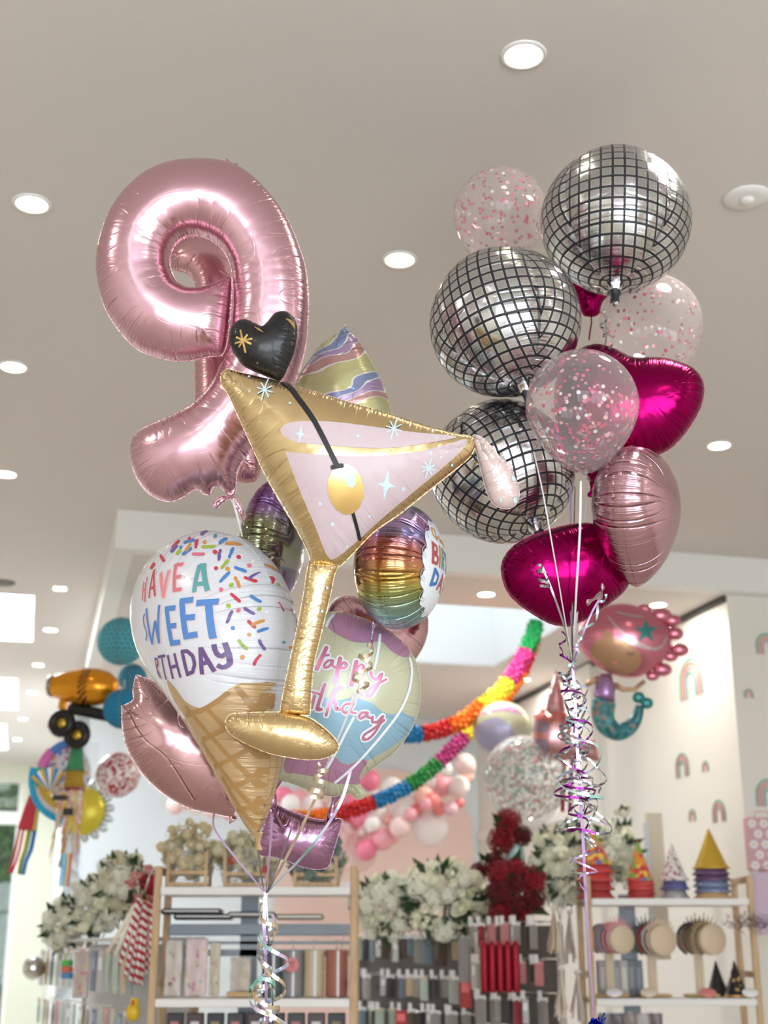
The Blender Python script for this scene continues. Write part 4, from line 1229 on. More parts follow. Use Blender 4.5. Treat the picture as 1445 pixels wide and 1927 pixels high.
# ---- clear confetti latex
def clear_mat(name, tint, milk):
    t = NT(name)
    tr = t.n('ShaderNodeBsdfTransparent'); tr.inputs[0].default_value = tint
    df = t.n('ShaderNodeBsdfDiffuse'); df.inputs[0].default_value = (.9, .84, .84, 1)
    gl = t.n('ShaderNodeBsdfGlossy', Roughness=.06)
    lw = t.n('ShaderNodeLayerWeight', Blend=.28)
    f = t.math('ADD', .035, t.math('MULTIPLY', lw.outputs['Facing'], .5))
    m1 = t.n('ShaderNodeMixShader'); t.link(t.math('ADD', milk, t.math('MULTIPLY', lw.outputs['Facing'], milk * 2.5)), m1.inputs[0]); t.link(tr.outputs[0], m1.inputs[1]); t.link(df.outputs[0], m1.inputs[2])
    m2 = t.n('ShaderNodeMixShader'); t.link(t.math('MULTIPLY', f, .55), m2.inputs[0]); t.link(m1.outputs[0], m2.inputs[1]); t.link(gl.outputs[0], m2.inputs[2])
    return t.done(m2)
m_latex = clear_mat('clear_latex', (.97, .93, .945, 1), .09)
cf = [plain('confetti_rose', (214, 92, 128), .5), plain('confetti_blush', (236, 190, 186), .5), plain('confetti_white', (244, 240, 238), .4), plain('confetti_silver', (200, 200, 204), .25, .9), plain('confetti_dusty', (196, 140, 140), .5)]
def teardrop(r, n=30):
    out = []
    for j in range(n + 1):
        a = math.pi * j / n
        z = -math.cos(a) * r; q = math.sin(a) * r
        if z < 0:
            u = -z / r
            z = z * (1 + .26 * u * u); q = q * (1 - .10 * u * u)
        out.append((max(q, .004 if j == 0 else 1e-4), z))
    return out
def latex(px, py, Y, rpx, label, n, seed, low=0., rx=0, ry=0, big=1.):
    c = at(px, py, Y); r = rpx * mpp(Y, py)
    e = empty('confetti_balloon', c, label, 'balloon', 'clear confetti balloons', (R(rx), R(ry), 0))
    prof = teardrop(r)
    mb = MB(); mb.lathe(prof, m_latex, n=56, cap=False); mb.build('latex_skin', e)
    zb = prof[0][1]
    mb = MB(); mb.lathe([(.012, zb - .016), (.006, zb - .012), (.005, zb - .004), (.012, zb + .003)], m_latex, n=16); mb.build('knot', e)
    rr = random.Random(seed); mb = MB()
    for k in range(n):
        z = rr.uniform(-1, .98)
        if low and rr.random() < low: z = -abs(z)
        a = rr.uniform(0, 2 * math.pi)
        zz_ = z * r; q = math.sqrt(max(0, 1 - z * z)) * r
        if z < 0: zz_ *= 1 + .26 * z * z; q *= 1 - .10 * z * z
        p = Vector((q * math.cos(a), q * math.sin(a), zz_)) * .985
        nrm = (p.normalized() + Vector((rr.gauss(0, .12), rr.gauss(0, .12), rr.gauss(0, .12)))).normalized(); x = nrm.orthogonal().normalized(); y = nrm.cross(x)
        s_ = rr.choice((.0042, .0042, .0034, .005)) * 1.3 * big
        mb.add([p + (x * math.cos(i * math.pi / 5) + y * math.sin(i * math.pi / 5)) * s_ for i in range(10)], [tuple(range(10))], rr.choices(cf, (7, 3, 2.2, .7, 3))[0], False)
    o = mb.build('confetti_print', e); o['kind'] = 'stuff'
    return e
latex(941, 402, 3.95, 88, 'clear confetti balloon tucked behind the highest disco ball, with pink and white dots', 330, 1, 0, 8, 6)
latex(1224, 612, 3.98, 97, 'clear confetti balloon above the magenta heart, with sparse pink dots', 260, 2, 0, -35, -18)
latex(1095, 763, 3.28, 106, 'large clear confetti balloon in front, dots gathered in its lower half', 420, 3, .45, 0, 0, .95)

# ---- hearts of the right bunch
b = Balloon('heart_balloon', 1190, 760, 3.62, -12, 8, 0, 'shiny magenta foil heart balloon beside the large clear confetti balloon')
b.foil('foil_body', Zd([(872, 968), (920, 986), (975, 1016), (1015, 1024), (1060, 1020), (1130, 1022), (1200, 1040), (1262, 1067), (1300, 1112), (1311, 1172), (1292, 1252), (1240, 1342), (1180, 1412), (1128, 1448), (1040, 1480), (940, 1540), (812, 1596), (812, 1596), (725, 1500), (655, 1370), (632, 1210), (655, 1080), (735, 990), (815, 960)]), m_mag, .8, pucker=.07, wl=.03)
b.end(); b.tail((1118, 910), (1108, 935), .015, m_mag, 'neck')
b = Balloon('heart_balloon', 1065, 1080, 3.5, 8, 12, 0, 'shiny magenta foil heart balloon at the bottom of the bunch, mirroring a disco ball')
b.foil('foil_body', Zh([(406, 680), (420, 620), (462, 568), (522, 530), (600, 500), (680, 476), (760, 462), (830, 462), (900, 500), (960, 570), (1000, 660), (1004, 742), (962, 800), (880, 862), (800, 915), (722, 946), (722, 946), (640, 932), (560, 890), (480, 832), (428, 768)]), m_mag, .8, pucker=.08, wl=.03)
b.end()
b = Balloon('heart_balloon', 1110, 560, 3.9, 0, 8, 0, 'magenta foil heart balloon whose tip shows below the highest disco ball')
b.foil('foil_body', Zd([(700, 700), (730, 755), (752, 800), (772, 830), (832, 825), (850, 770), (900, 700), (900, 600), (850, 560), (800, 600), (740, 570), (700, 610)]), m_mag, .8, pucker=.1, wl=.025)
b.end()
mb = MB(); c_ = Zd([(800, 825), (802, 860), (795, 900), (790, 940)])
mb.ribbon([at(x, y, 3.9) for x, y in c_], .008, m_mag); tag(mb.build('balloon_ribbon'), 'short magenta ribbon hanging from the hidden magenta heart tip', 'ribbon')
b = Balloon('pearl_heart_balloon', 1197, 972, 3.42, 68, 6, -14, 'pearl pink foil heart balloon seen edge on, below the magenta heart')
def heart_loop(s, hgt=1.05, n=70):
    out = []
    for i in range(n):
        a = 2 * math.pi * i / n
        x = 16 * math.sin(a) ** 3; z = 13 * math.cos(a) - 5 * math.cos(2 * a) - 2 * math.cos(3 * a) - math.cos(4 * a)
        out.append((x / 16 * s, (z + 2.5) / 14.5 * s * hgt))
    return out
b.foil('foil_body', None, m_pearl, .92, local=catmull([(x * .188, z * .188) for x, z in ((0, -1.02), (0, -1.02), (.3, -.8), (.68, -.45), (.93, 0), (.95, .4), (.75, .78), (.4, .97), (0, 1.), (-.4, .97), (-.75, .78), (-.95, .4), (-.93, 0), (-.68, -.45), (-.3, -.8))], True, .006), pucker=.06, wl=.03); b.end()
b.tail((1134, 1102), (1131, 1122), .012, m_pearl, 'neck'); b.tail((1131, 1118), (1105, 1135), .012, m_pearl, 'tail')
# ------------------------------------------------------------------ strings and curled ribbons
m_str_w = plain('white_string', (236, 230, 232), .35)
m_str_l = plain('lavender_ribbon', (206, 178, 226), .2, .6)
m_str_s = plain('silver_ribbon', (168, 166, 170), .18, 1.)
m_str_p = plain('purple_ribbon', (116, 34, 112), .16, .9)
m_str_g = plain('pale_gold_ribbon', (206, 186, 160), .2, .8)
m_str_i = film('iridescent_ribbon_film', [(0, srgb(196, 180, 220)), (.4, srgb(150, 226, 200)), (.55, srgb(190, 230, 236)), (1, srgb(226, 190, 226))], (6, 6, 9), (0, 0, 0), .6, .15, .6)
def string(pts, Y, m, label, w=.0045, group=None, Y2=None):
    P = catmull(pts, False, 4.0)
    n = len(P)
    W3 = [at(x, y, Y + ((Y2 or Y) - Y) * i / (n - 1)) for i, (x, y) in enumerate(P)]
    mb = MB(); mb.ribbon(W3, w, m, 1.2, (1, .2, 0))
    return tag(mb.build('balloon_string'), label, 'string', group)
def curl(px0, py0, px1, py1, Y, r, turns, m, label, w=.006, group=None, seed=0, loose=.35):
    q = random.Random(seed); n = int(turns * 16)
    a0 = q.uniform(0, 6.28); P = []
    A, B = at(px0, py0, Y), at(px1, py1, Y)
    f1, f2, ph = q.uniform(.6, 1.6), q.uniform(1.5, 3), q.uniform(0, 6.28)
    for i in range(n + 1):
        t_ = i / n
        rr = r * (1 + loose * math.sin(f2 * 6.28 * t_ + ph)) * min(1, .15 + 4 * t_)
        a = a0 + turns * 2 * math.pi * (t_ + .06 * math.sin(f1 * 6.28 * t_))
        c = A.lerp(B, min(1, max(0, t_ + .05 * loose * math.sin(f2 * 9 * t_ + ph))))
        P.append(c + Vector((rr * math.cos(a) + .3 * r * math.sin(3.1 * t_ * turns * .5 + ph), rr * math.sin(a) * .9, r * .25 * math.sin(a * 1.3 + ph))))
    mb = MB()
    # a curled ribbon turns its flat side to the axis
    V = []; F = []
    for i, p in enumerate(P):
        t_ = (P[min(i + 1, n)] - P[max(0, i - 1)]).normalized()
        ax = (B - A).normalized()
        d = (ax - t_ * ax.dot(t_))
        d = d.normalized() if d.length > 1e-4 else t_.orthogonal().normalized()
        V += [p - d * w / 2, p + d * w / 2]
    for i in range(n): F.append((2 * i, 2 * i + 1, 2 * i + 3, 2 * i + 2))
    mb.add(V, F, m)
    return tag(mb.build('curling_ribbon'), label, 'ribbon', group)
# right bunch
YK = 3.46
string([(1093, 905), (1091, 1000), (1084, 1120), (1078, 1245)], 3.28, m_str_w, 'white string from the large clear confetti balloon straight down to the knot', .006, None, YK)
string([(1105, 905), (1098, 1010), (1088, 1130), (1079, 1243)], 3.5, m_str_w, 'white string down to the knot, just beside the pearl pink balloon', .006, None, YK)
string([(1073, 912), (1074, 1010), (1074, 1130), (1077, 1244)], 3.55, m_str_l, 'lavender string dropping straight in front of the lowest magenta heart', .005, None, YK - .03)
string([(1082, 915), (1079, 1040), (1077, 1150), (1077, 1246)], 3.52, m_str_s, 'silver string beside the lavender one in front of the lowest magenta heart', .004, None, YK - .05)
string([(1004, 850), (1022, 930), (1045, 1060), (1062, 1160), (1077, 1244)], 3.4, m_str_w, 'thin white string slanting across the lowest disco ball to the knot', .0035, None, YK - .04)
string([(1020, 1066), (1040, 1115), (1062, 1180), (1077, 1246)], 3.4, m_str_s, 'silver string from the neck of the lowest disco ball to the knot', .005, None, YK - .02)
string([(1131, 1122), (1115, 1150), (1098, 1190), (1079, 1245)], 3.4, m_str_l, 'lavender string from the neck of the pearl pink balloon to the knot', .005, None, YK)
string([(1138, 588), (1140, 640), (1126, 690)], 3.62, m_str_s, 'silver string below the neck of the highest disco ball', .006)
string([(1077, 1244), (1082, 1320), (1086, 1400), (1092, 1500), (1098, 1600), (1104, 1720), (1112, 1840), (1118, 1915)], YK, m_str_l, 'long lavender ribbon holding the disco ball bunch down to its blue weight', .008)
curl(1012, 1062, 1022, 1105, 3.36, .015, 2.6, m_str_s, 'short silver curl at the neck of the lowest disco ball', .007, None, 5)
curl(1138, 1118, 1070, 1250, 3.42, .012, 3.4, m_str_i, 'iridescent curl below the pearl pink balloon', .007, None, 6)
curl(1134, 582, 1140, 650, 3.55, .014, 3, m_str_s, 'silver curl under the highest disco ball', .006, None, 8)
gr = 'curled ribbons around the disco ball bunch'
for k, (x0, y0, x1, y1, r, tn, m) in enumerate([
    (1058, 1190, 1076, 1290, .020, 1.6, m_str_p), (1076, 1240, 1084, 1430, .024, 3, m_str_s), (1066, 1270, 1090, 1460, .026, 3.2, m_str_p), (1084, 1290, 1092, 1520, .030, 4.4, m_str_s),
    (1078, 1320, 1100, 1560, .030, 4.2, m_str_p), (1072, 1350, 1090, 1600, .040, 3.6, m_str_s), (1098, 1410, 1104, 1640, .026, 4.2, m_str_s), (1080, 1330, 1108, 1560, .044, 3.2, m_str_i), (1100, 1400, 1116, 1570, .038, 2.2, m_str_s), (1066, 1235, 1076, 1340, .018, 2.4, m_str_s), (1090, 1440, 1086, 1580, .036, 2.4, m_str_p), (1076, 1360, 1112, 1500, .034, 2.2, m_str_s), (1082, 1260, 1096, 1400, .030, 2.2, m_str_i)]):
    nm = {id(m_str_p): 'purple metallic', id(m_str_s): 'silver', id(m_str_i): 'iridescent'}[id(m)]
    curl(x0, y0, x1, y1, YK + .0 + .01 * (k % 3), r, tn, m, nm + ' curled ribbon in the long tangle under the disco ball bunch', .0058, gr + ', ' + nm, 20 + k, .6)
curl(1092, 1560, 1112, 1675, YK, .024, 2.2, m_str_l, 'pale lavender curled ribbon end hanging beside the red party hats', .005, None, 40)
e = empty('balloon_weight', at(1130, 1935, YK), 'shiny blue foil balloon weight at the foot of the long lavender ribbon', 'balloon weight')
m_bl = foil_mat('blue_foil', (30, 80, 220), .15)
mb = MB(); mb.lathe([(.03, -.06), (.032, -.02), (.018, .0), (.006, .012)], m_bl, n=16); mb.build('weight_body', e)
mb = MB(); q = random.Random(9)
for k in range(26):
    d = Vector((q.uniform(-1, 1), q.uniform(-1, 1), q.uniform(.1, 1))).normalized()
    mb.ribbon([Vector((0, 0, .0)), d * .014 + Vector((0, 0, .006)), d * .03 + Vector((0, 0, q.uniform(-.004, .008)))], .007, m_bl)
mb.build('foil_fringe', e)
# left bunch
YL = 3.42
string([(512, 1536), (508, 1600), (500, 1680)], YL - .12, m_str_l, 'lavender string from the tip of the cone over the mauve handbag balloon', .006, None, YL)
string([(599, 1490), (566, 1560), (530, 1630), (501, 1680)], YL - .1, m_str_g, 'pale gold string from the foot of the martini glass to the knot', .007, None, YL)
string([(660, 1450), (636, 1520), (580, 1600), (503, 1678)], YL - .05, m_str_i, 'iridescent string slanting over the corner of the mauve handbag balloon', .007, None, YL)
string([(700, 1220), (688, 1260), (660, 1330), (632, 1400), (606, 1460)], 3.24, m_str_w, 'white string from the rainbow hologram balloon across the pastel birthday balloon', .006, None, 3.3)
string([(403, 1530), (404, 1560), (440, 1610), (497, 1678)], YL + .1, m_str_l, 'lavender string from the neck of the rose gold star to the knot', .005, None, YL)
string([(486, 1600), (490, 1640), (498, 1680)], YL - .06, m_str_s, 'silver string from the tip of the ice cream cone to the knot', .006, None, YL)
string([(548, 1560), (530, 1610), (503, 1675)], YL - .16, plain('grey_string', (120, 112, 120), .4), 'dark grey string in front of the mauve handbag balloon', .004, None, YL)
string([(438, 940), (446, 970), (456, 1010)], 3.28, m_str_w, 'white string hanging from the neck of the pink nine', .006)
string([(500, 1678), (497, 1740), (500, 1820), (502, 1960)], YL, m_str_l, 'long lavender ribbon dropping from the knot of the nine and martini bunch', .009)
string([(499, 1680), (505, 1760), (512, 1860), (514, 1960)], YL + .01, m_str_s, 'long silver ribbon dropping from the knot of the nine and martini bunch', .005)
curl(690, 1212, 680, 1300, 3.2, .02, 3, m_str_g, 'pale gold curl tied under the rainbow hologram balloon', .009, None, 50, .2)
curl(606, 1440, 592, 1500, 3.0, .016, 3, m_str_g, 'pale gold curl tied under the foot of the martini glass', .009, None, 51)
for k, (x0, y0, x1, y1, r, tn, m) in enumerate([(500, 1700, 512, 1960, .03, 3, m_str_g), (502, 1740, 510, 1950, .024, 3.2, m_str_s), (498, 1720, 520, 1950, .038, 2.4, m_str_i), (506, 1830, 512, 1970, .03, 3, m_str_g), (500, 1810, 505, 1960, .02, 4, m_str_i)]):
    nm = {id(m_str_g): 'pale gold', id(m_str_s): 'silver', id(m_str_i): 'iridescent'}[id(m)]
    curl(x0, y0, x1, y1, YL, r, tn, m, nm + ' curled ribbon hanging below the knot, in front of the shelf of cylinders', .009, 'curled ribbons below the nine and martini bunch, ' + nm, 60 + k, .3)
# ------------------------------------------------------------------ ladder shelves
m_board = plain('white_shelf_board', (232, 230, 228), .45)
m_greyp = plain('blue_grey_panel', (150, 160, 172), .5)
m_kraft = plain('kraft_paper', (200, 168, 124), .75, bump=.05)
def quad_at(px0, py0, px1, py1, Y): return at(px0, py0, Y), at(px1, py1, Y)
def shelf_unit(x0, x1, Y, rows, top, depth, label):
    """x0, x1: photo columns of the outer posts at row 1690; rows: photo rows of the board tops"""
    A, B = at(x0, 1690, Y), at(x1, 1690, Y)
    e = empty('ladder_shelf', (A.x, Y, 0), label, 'shelf')
    wd = B.x - A.x; zt = at(x0, top, Y).z
    def loc(p): return (p[0], p[1], p[2])
    for x in (0, wd):
        for y, z in ((0, zt), (depth, zt)):
            mb = MB(); mb.box((x, y, z / 2), (.036, .03, z), m_oak, bev=.004); mb.build('post', e)
        for z in (zt - .02, zt - .55, .3):
            mb = MB(); mb.box((x, depth / 2, z), (.026, depth - .03, .034), m_oak); mb.build('side_rail', e)
    for r in rows:
        z = at(x0, r, Y).z
        mb = MB(); mb.box((wd / 2, depth / 2 - .02, z - .022), (wd - .036, depth + .02, .038), m_board, bev=.003); mb.build('shelf_board', e)
    return e, A, wd, [at(x0, r, Y).z for r in rows]
YA, YB = 6.8, 8.1
eA, A0, wA, zA = shelf_unit(296, 666, YA, [1668, 1878, 2090, 2330], 1630, .34, 'white and oak ladder shelf with dried flower crates on top')
mb = MB()
z0, z1 = at(300, 1757, YA).z, at(300, 1737, YA).z
mb.box((wA / 2, .30, (z0 + z1) / 2), (wA - .04, .03, z1 - z0), m_greyp)
z0 = at(300, 1800, YA + .3).z; z1 = at(300, 1757, YA + .3).z
for zc, hh in ((.96, .10), (.60, .14), (.16, .30)):
    mb.box((wA / 2, .325, z0 + (z1 - z0) * zc), (wA - .04, .008, (z1 - z0) * hh), m_greyp)
mb.box((wA * .44, .326, (z0 + z1) / 2 - .2), (.09, .01, 1.2), m_greyp)
mb.build('back_panel', eA)
mb = MB(); zt = zA[1]; mb.box((wA * .77, -.005, zt - .02), (.10, .002, .034), plain('price_card', (226, 220, 232), .5)); mb.build('price_card', eA)
mb = MB(); mb.box((wA * .96, -.005, zA[0] + .004), (.04, .002, .028), plain('price_card', (226, 220, 232), .5)); mb.build('price_card', eA)
eB, B0, wB, zB = shelf_unit(1106, 1412, YB, [1690, 1878, 2060, 2290], 1648, .36, 'white and oak ladder shelf holding party hats and round headband stands')
mb = MB(); mb.box((wB * .30, .35, 1.2), (.10, .012, 1.3), m_greyp); mb.build('back_panel', eB)
mb = MB(); mb.box((wB * .42, -.005, zB[0] - .02), (.07, .002, .036), plain('price_card', (226, 220, 232), .5)); mb.build('price_card', eB)
m_tagw = plain('white_tag', (240, 238, 240), .5)

# ------------------------------------------------------------------ flowers
def flower_head(name, kind, col, seed):
    q = random.Random(seed); mb = MB()
    m = plain('petal_' + name, col, .7, var=.12, bscale=40, Subsurface_Weight=0.0)
    if kind == 'hydrangea':
        for k in range(150):
            z = 1 - 2 * (k + .5) / 150; a = k * 2.39996; r = math.sqrt(1 - z * z)
            n = Vector((r * math.cos(a), r * math.sin(a), z)); x = n.orthogonal().normalized(); y = n.cross(x); p = n * (.84 + q.uniform(-.16, .2))
            s_ = .24; t_ = q.uniform(0, 1.5)
            V = [p]
            for j in range(8):
                an = t_ + j * math.pi / 4; rr = s_ * (1 if j % 2 == 0 else .5)
                V.append(p + (x * math.cos(an) + y * math.sin(an)) * rr + n * (.14 if j % 2 == 0 else 0))
            mb.add(V, [(0, 1 + j, 1 + (j + 1) % 8) for j in range(8)], m, False)
        mb.sphere((0, 0, 0), .62, m, 12)
    elif kind == 'rose':
        for ring, (r0, r1, h, nn) in enumerate(((.16, .22, .62, 3), (.3, .42, .58, 4), (.42, .72, .46, 5), (.48, 1.0, .26, 6))):
            for k in range(nn):
                a0 = 2 * math.pi * k / nn + ring * .5; wd = 2 * math.pi / nn * .72
                V = []; F = []
                for i in range(5):
                    for j in range(7):
                        u = i / 4; a = a0 + (j / 6 - .5) * wd * 2 * (.7 + .3 * u)
                        r = (r0 * (1 - u) + r1 * u ** 1.5) + .05 * math.sin(3 * a)
                        z = -.45 + (h + .45) * u - (.16 * u ** 3 if ring > 1 else 0) - .12 * u * ((j / 3 - 1) ** 2)
                        V.append((r * math.cos(a), r * math.sin(a), z))
                for i in range(4):
                    for j in range(6): F.append((i * 7 + j, i * 7 + j + 1, (i + 1) * 7 + j + 1, (i + 1) * 7 + j))
                mb.add(V, F, m)
        mb.lathe([(.02, -.6), (.4, -.45), (.45, -.1), (.1, .2)], m, n=10)
    else:  # pompom of thin petals
        for k in range(150):
            z = 1 - 2 * (k + .5) / 150; a = k * 2.39996; r = math.sqrt(1 - z * z)
            n = Vector((r * math.cos(a), r * math.sin(a), z)); x = n.orthogonal().normalized()
            b_ = n * .5; t_ = n * q.uniform(.85, 1.05)
            w_ = n.cross(x)
            mb.add([b_ - x * .05, b_ + x * .05, t_ + x * .09 + w_ * .03, t_ * 1.02, t_ - x * .09 + w_ * .03], [(0, 1, 2, 3, 4)], m, False)
        mb.sphere((0, 0, 0), .6, m, 10)
    me = mb.build('flower_head'); d = me.data; bpy.data.objects.remove(me); return d
FH = {k: flower_head(k, t_, c, i) for i, (k, t_, c) in enumerate([('white_hydrangea', 'hydrangea', (248, 247, 228)), ('cream_rose', 'rose', (248, 243, 218)), ('ivory_pompom', 'pom', (240, 239, 218)), ('crimson_hydrangea', 'hydrangea', (140, 16, 32)),
      ('dark_red_hydrangea', 'hydrangea', (98, 12, 24)), ('beige_dried', 'pom', (226, 212, 178)), ('straw_dried', 'hydrangea', (222, 216, 186)), ('coral_dried', 'pom', (214, 110, 92)), ('blue_green_dried', 'hydrangea', (130, 150, 142)), ('pink_rose', 'rose', (226, 156, 152)), ('red_rose', 'rose', (178, 32, 58))])}
def arrangement(name, label, cat, px, py, rx, ry, Y, kinds, n, size, seed, leaves=26, leaf_m=None, base=None, depth=.7):
    """n heads filling an ellipse of the photo (px, py, rx, ry) at distance Y, leaves between, stems going down to base"""
    q = random.Random(seed); c = at(px, py, Y); k = mpp(Y, py)
    e = empty(name, c, label, cat)
    pts = []
    tries = 0
    while len(pts) < n and tries < 4000:
        tries += 1
        a, r = q.uniform(0, 6.283), math.sqrt(q.uniform(0, 1))
        x, z = r * math.cos(a) * rx * k, r * math.sin(a) * ry * k
        y = -math.sqrt(max(0, 1 - r * r)) * rx * k * depth * q.uniform(.6, 1)
        s_ = size * k * q.uniform(.75, 1.2)
        if all((Vector((x, y, z)) - p).length > (s_ + t_) * .62 for p, t_ in pts): pts.append((Vector((x, y, z)), s_))
    for p, s_ in pts:
        o = bpy.data.objects.new('flower_head', FH[q.choice(kinds)]); COL.objects.link(o); o.parent = e
        o.location = p; o.scale = (s_, s_, s_ * .92)
        d = Vector((p.x, p.y - .06, p.z + .05)); o.rotation_euler = (q.uniform(.2, 1.2), q.uniform(-.4, .4) + p.x * 2, q.uniform(0, 6))
    mb = MB(); lm = leaf_m or m_green_leaf
    for j in range(leaves):
        a, r = q.uniform(0, 6.283), math.sqrt(q.uniform(0, 1)) * .8
        p = Vector((r * math.cos(a) * rx * k, -q.uniform(-.2, .5) * rx * k * depth, r * math.sin(a) * ry * k))
        d = (p + Vector((q.uniform(-.05, .05), -.05, q.uniform(-.03, .06)))).normalized(); s_ = d.cross(Vector((0, 1, .3))).normalized(); L = size * k * q.uniform(1.2, 2.2)
        nn = d.cross(s_)
        mb.add([p, p + d * L * .35 + s_ * L * .22 + nn * L * .05, p + d * L, p + d * L * .35 - s_ * L * .22 + nn * L * .05, p + d * L * .5 - nn * L * .06], [(0, 1, 4), (1, 2, 4), (2, 3, 4), (3, 0, 4)], lm, False)
    for p, s_ in pts:
        mb.tube([p, Vector((p.x * .5, p.y * .4 + .02, p.z - ry * k * .6)), Vector((p.x * .25, .02, -ry * k * 1.15))], .004, lm, 5)
    mb.build('foliage', e)
    return e
wf = ['white_hydrangea', 'cream_rose', 'ivory_pompom', 'white_hydrangea']
arrangement('white_rose_plant', 'white rose and hydrangea bush just beside the oak post of the flower crate shelf', 'flowers', 728, 1705, 56, 52, 8.6, wf, 22, 20, 1, 60)
arrangement('white_rose_plant', 'fullest white rose bush with dark leaves, between the pink arch and the red hydrangeas', 'flowers', 828, 1688, 74, 66, 8.5, ['cream_rose', 'cream_rose', 'white_hydrangea', 'ivory_pompom'], 28, 19, 2, 90)
arrangement('white_rose_plant', 'white rose spray close beside the deep red hydrangeas', 'flowers', 893, 1708, 32, 46, 8.75, wf, 10, 20, 3, 40)
arrangement('red_hydrangea_plant', 'large crimson hydrangea bush above the red packets', 'flowers', 966, 1678, 42, 46, 8.2, ['crimson_hydrangea', 'dark_red_hydrangea', 'crimson_hydrangea'], 16, 26, 4, 14)
arrangement('red_hydrangea_spray', 'small dark red hydrangea heads poking out over the white roses', 'flowers', 918, 1634, 22, 20, 8.6, ['dark_red_hydrangea'], 3, 17, 14, 4)
e5 = arrangement('red_hydrangea_plant', 'dark red hydrangea in a pale blue vase under the confetti bubble balloon', 'flowers', 962, 1568, 26, 22, 8.6, ['dark_red_hydrangea', 'crimson_hydrangea'], 6, 24, 5, 8)
c = at(968, 1600, 8.65); mb = MB(); k = mpp(8.65, 1600)
mb.lathe([(14 * k, -34 * k), (19 * k, -20 * k), (16 * k, -2 * k), (18 * k, 6 * k), (15 * k, 6 * k)], plain('aqua_vase', (176, 214, 214), .25), n=24)
mb.build('vase', e5, Vector((.02, .0, -.09)))
arrangement('white_delphinium', 'tall white flower bush beside the silver ribbon tangle, with drooping heads', 'flowers', 1060, 1625, 58, 66, 8.5, wf, 24, 22, 6, 60)
arrangement('white_delphinium', 'white flower bush behind the party hats and the ribbon ends', 'flowers', 1165, 1605, 36, 46, 9.3, ['ivory_pompom', 'white_hydrangea'], 12, 21, 7, 40)
e6 = arrangement('white_flower', 'single white flower on a stem sticking up above the party hat shelf', 'flower', 1172, 1530, 3, 3, 9.0, ['cream_rose'], 1, 17, 8, 2)
arrangement('white_lilac_plant', 'pale flower bush on the receding shelf, behind the red striped straws', 'flowers', 232, 1668, 46, 50, 7.7, ['straw_dried', 'ivory_pompom', 'white_hydrangea'], 18, 19, 9, 50)
arrangement('white_lilac_plant', 'pale flower bush in the middle of the receding shelf below the red patterned ball', 'flowers', 178, 1708, 40, 46, 8.3, wf, 16, 18, 10, 45)
arrangement('white_lilac_plant', 'pale flower bush at the far end of the receding shelf', 'flowers', 122, 1738, 34, 42, 8.9, wf, 14, 17, 11, 40)
arrangement('rose_bunch', 'red and pink roses beside the top of the flower crate shelf', 'flowers', 268, 1668, 24, 36, 7.15, ['red_rose', 'pink_rose'], 6, 19, 12, 6)
m_cel = clear_mat('cellophane', (.95, .95, .95, 1), .05)
def crate(px0, px1, py0, kinds, label, seed, leafcol):
    Y = YA + .14
    a, b2 = at(px0, 1666, Y), at(px1, 1666, Y); w_ = b2.x - a.x; h_ = at(px0, py0, Y).z - a.z; z = zA[0]
    e = empty('flower_crate', ((a.x + b2.x) / 2, Y, z), label, 'dried flowers')
    mb = MB()
    for sx in (-1, 1):
        for y in (-.08, .1): mb.box((sx * w_ * .36, y, h_ * .27), (.016, .014, h_ * .54), m_oak)
    for y in (-.08, .1):
        for zz_ in (.012, h_ * .22): mb.box((0, y, zz_), (w_ * .74, .01, .018), m_oak)
    mb.box((0, .01, .006), (w_ * .72, .17, .008), m_oak); mb.build('crate', e)
    q = random.Random(seed); sz = .027
    for k in range(95):
        an, r = q.uniform(0, 6.283), math.sqrt(q.uniform(0, 1))
        x, zz_ = r * math.cos(an) * w_ * .52, h_ * .58 + r * math.sin(an) * h_ * .42
        o = bpy.data.objects.new('flower_head', FH[kinds[0] if q.random() < .5 else q.choice(kinds)]); COL.objects.link(o); o.parent = e
        o.location = (x, q.uniform(-.1, .1), zz_); s_ = sz * q.uniform(.6, 1.15); o.scale = (s_, s_, s_); o.rotation_euler = (q.uniform(0, 3), q.uniform(0, 3), 0)
    mb = MB(); lm = plain('dried_leaf_%d' % seed, leafcol, .8, var=.25)
    for k in range(130):
        an, r = q.uniform(0, 6.283), math.sqrt(q.uniform(0, 1))
        p = Vector((r * math.cos(an) * w_ * .56, q.uniform(-.12, .12), h_ * .5 + r * math.sin(an) * h_ * .5)); p.z = max(.02, p.z)
        d = Vector((q.uniform(-1, 1), q.uniform(-.6, .4), q.uniform(-.2, 1))).normalized(); s_ = d.orthogonal().normalized(); L = q.uniform(.02, .055)
        mb.add([p, p + d * L * .5 + s_ * L * .16, p + d * L, p + d * L * .5 - s_ * L * .16], [(0, 1, 2, 3)], lm, False)
    mb.build('dried_leaves', e)
    mb = MB()
    prof = [(w_ * .40, .0), (w_ * .46, h_ * .25), (w_ * .52, h_ * .5), (w_ * .5, h_ * .66)]
    mb.lathe(prof, m_cel, n=26, M=Matrix.Diagonal(Vector((1, .5, 1))), cap=False, wob=lambda a_, z_: 1 + .05 * math.sin(7 * a_ + z_ * 40) + .03 * math.sin(13 * a_)); mb.build('cellophane_wrap', e)
crate(306, 404, 1545, ['beige_dried', 'straw_dried'], 'oak crate of cream dried flowers in cellophane, nearest the striped straws', 31, (196, 180, 140))
crate(410, 520, 1556, ['straw_dried', 'beige_dried', 'coral_dried'], 'oak crate of dried flowers with coral blooms, below the ice cream cone tip', 32, (170, 160, 120))
crate(542, 648, 1562, ['blue_green_dried', 'straw_dried'], 'oak crate of blue green dried flowers under the mauve handbag balloon', 33, (120, 138, 122))

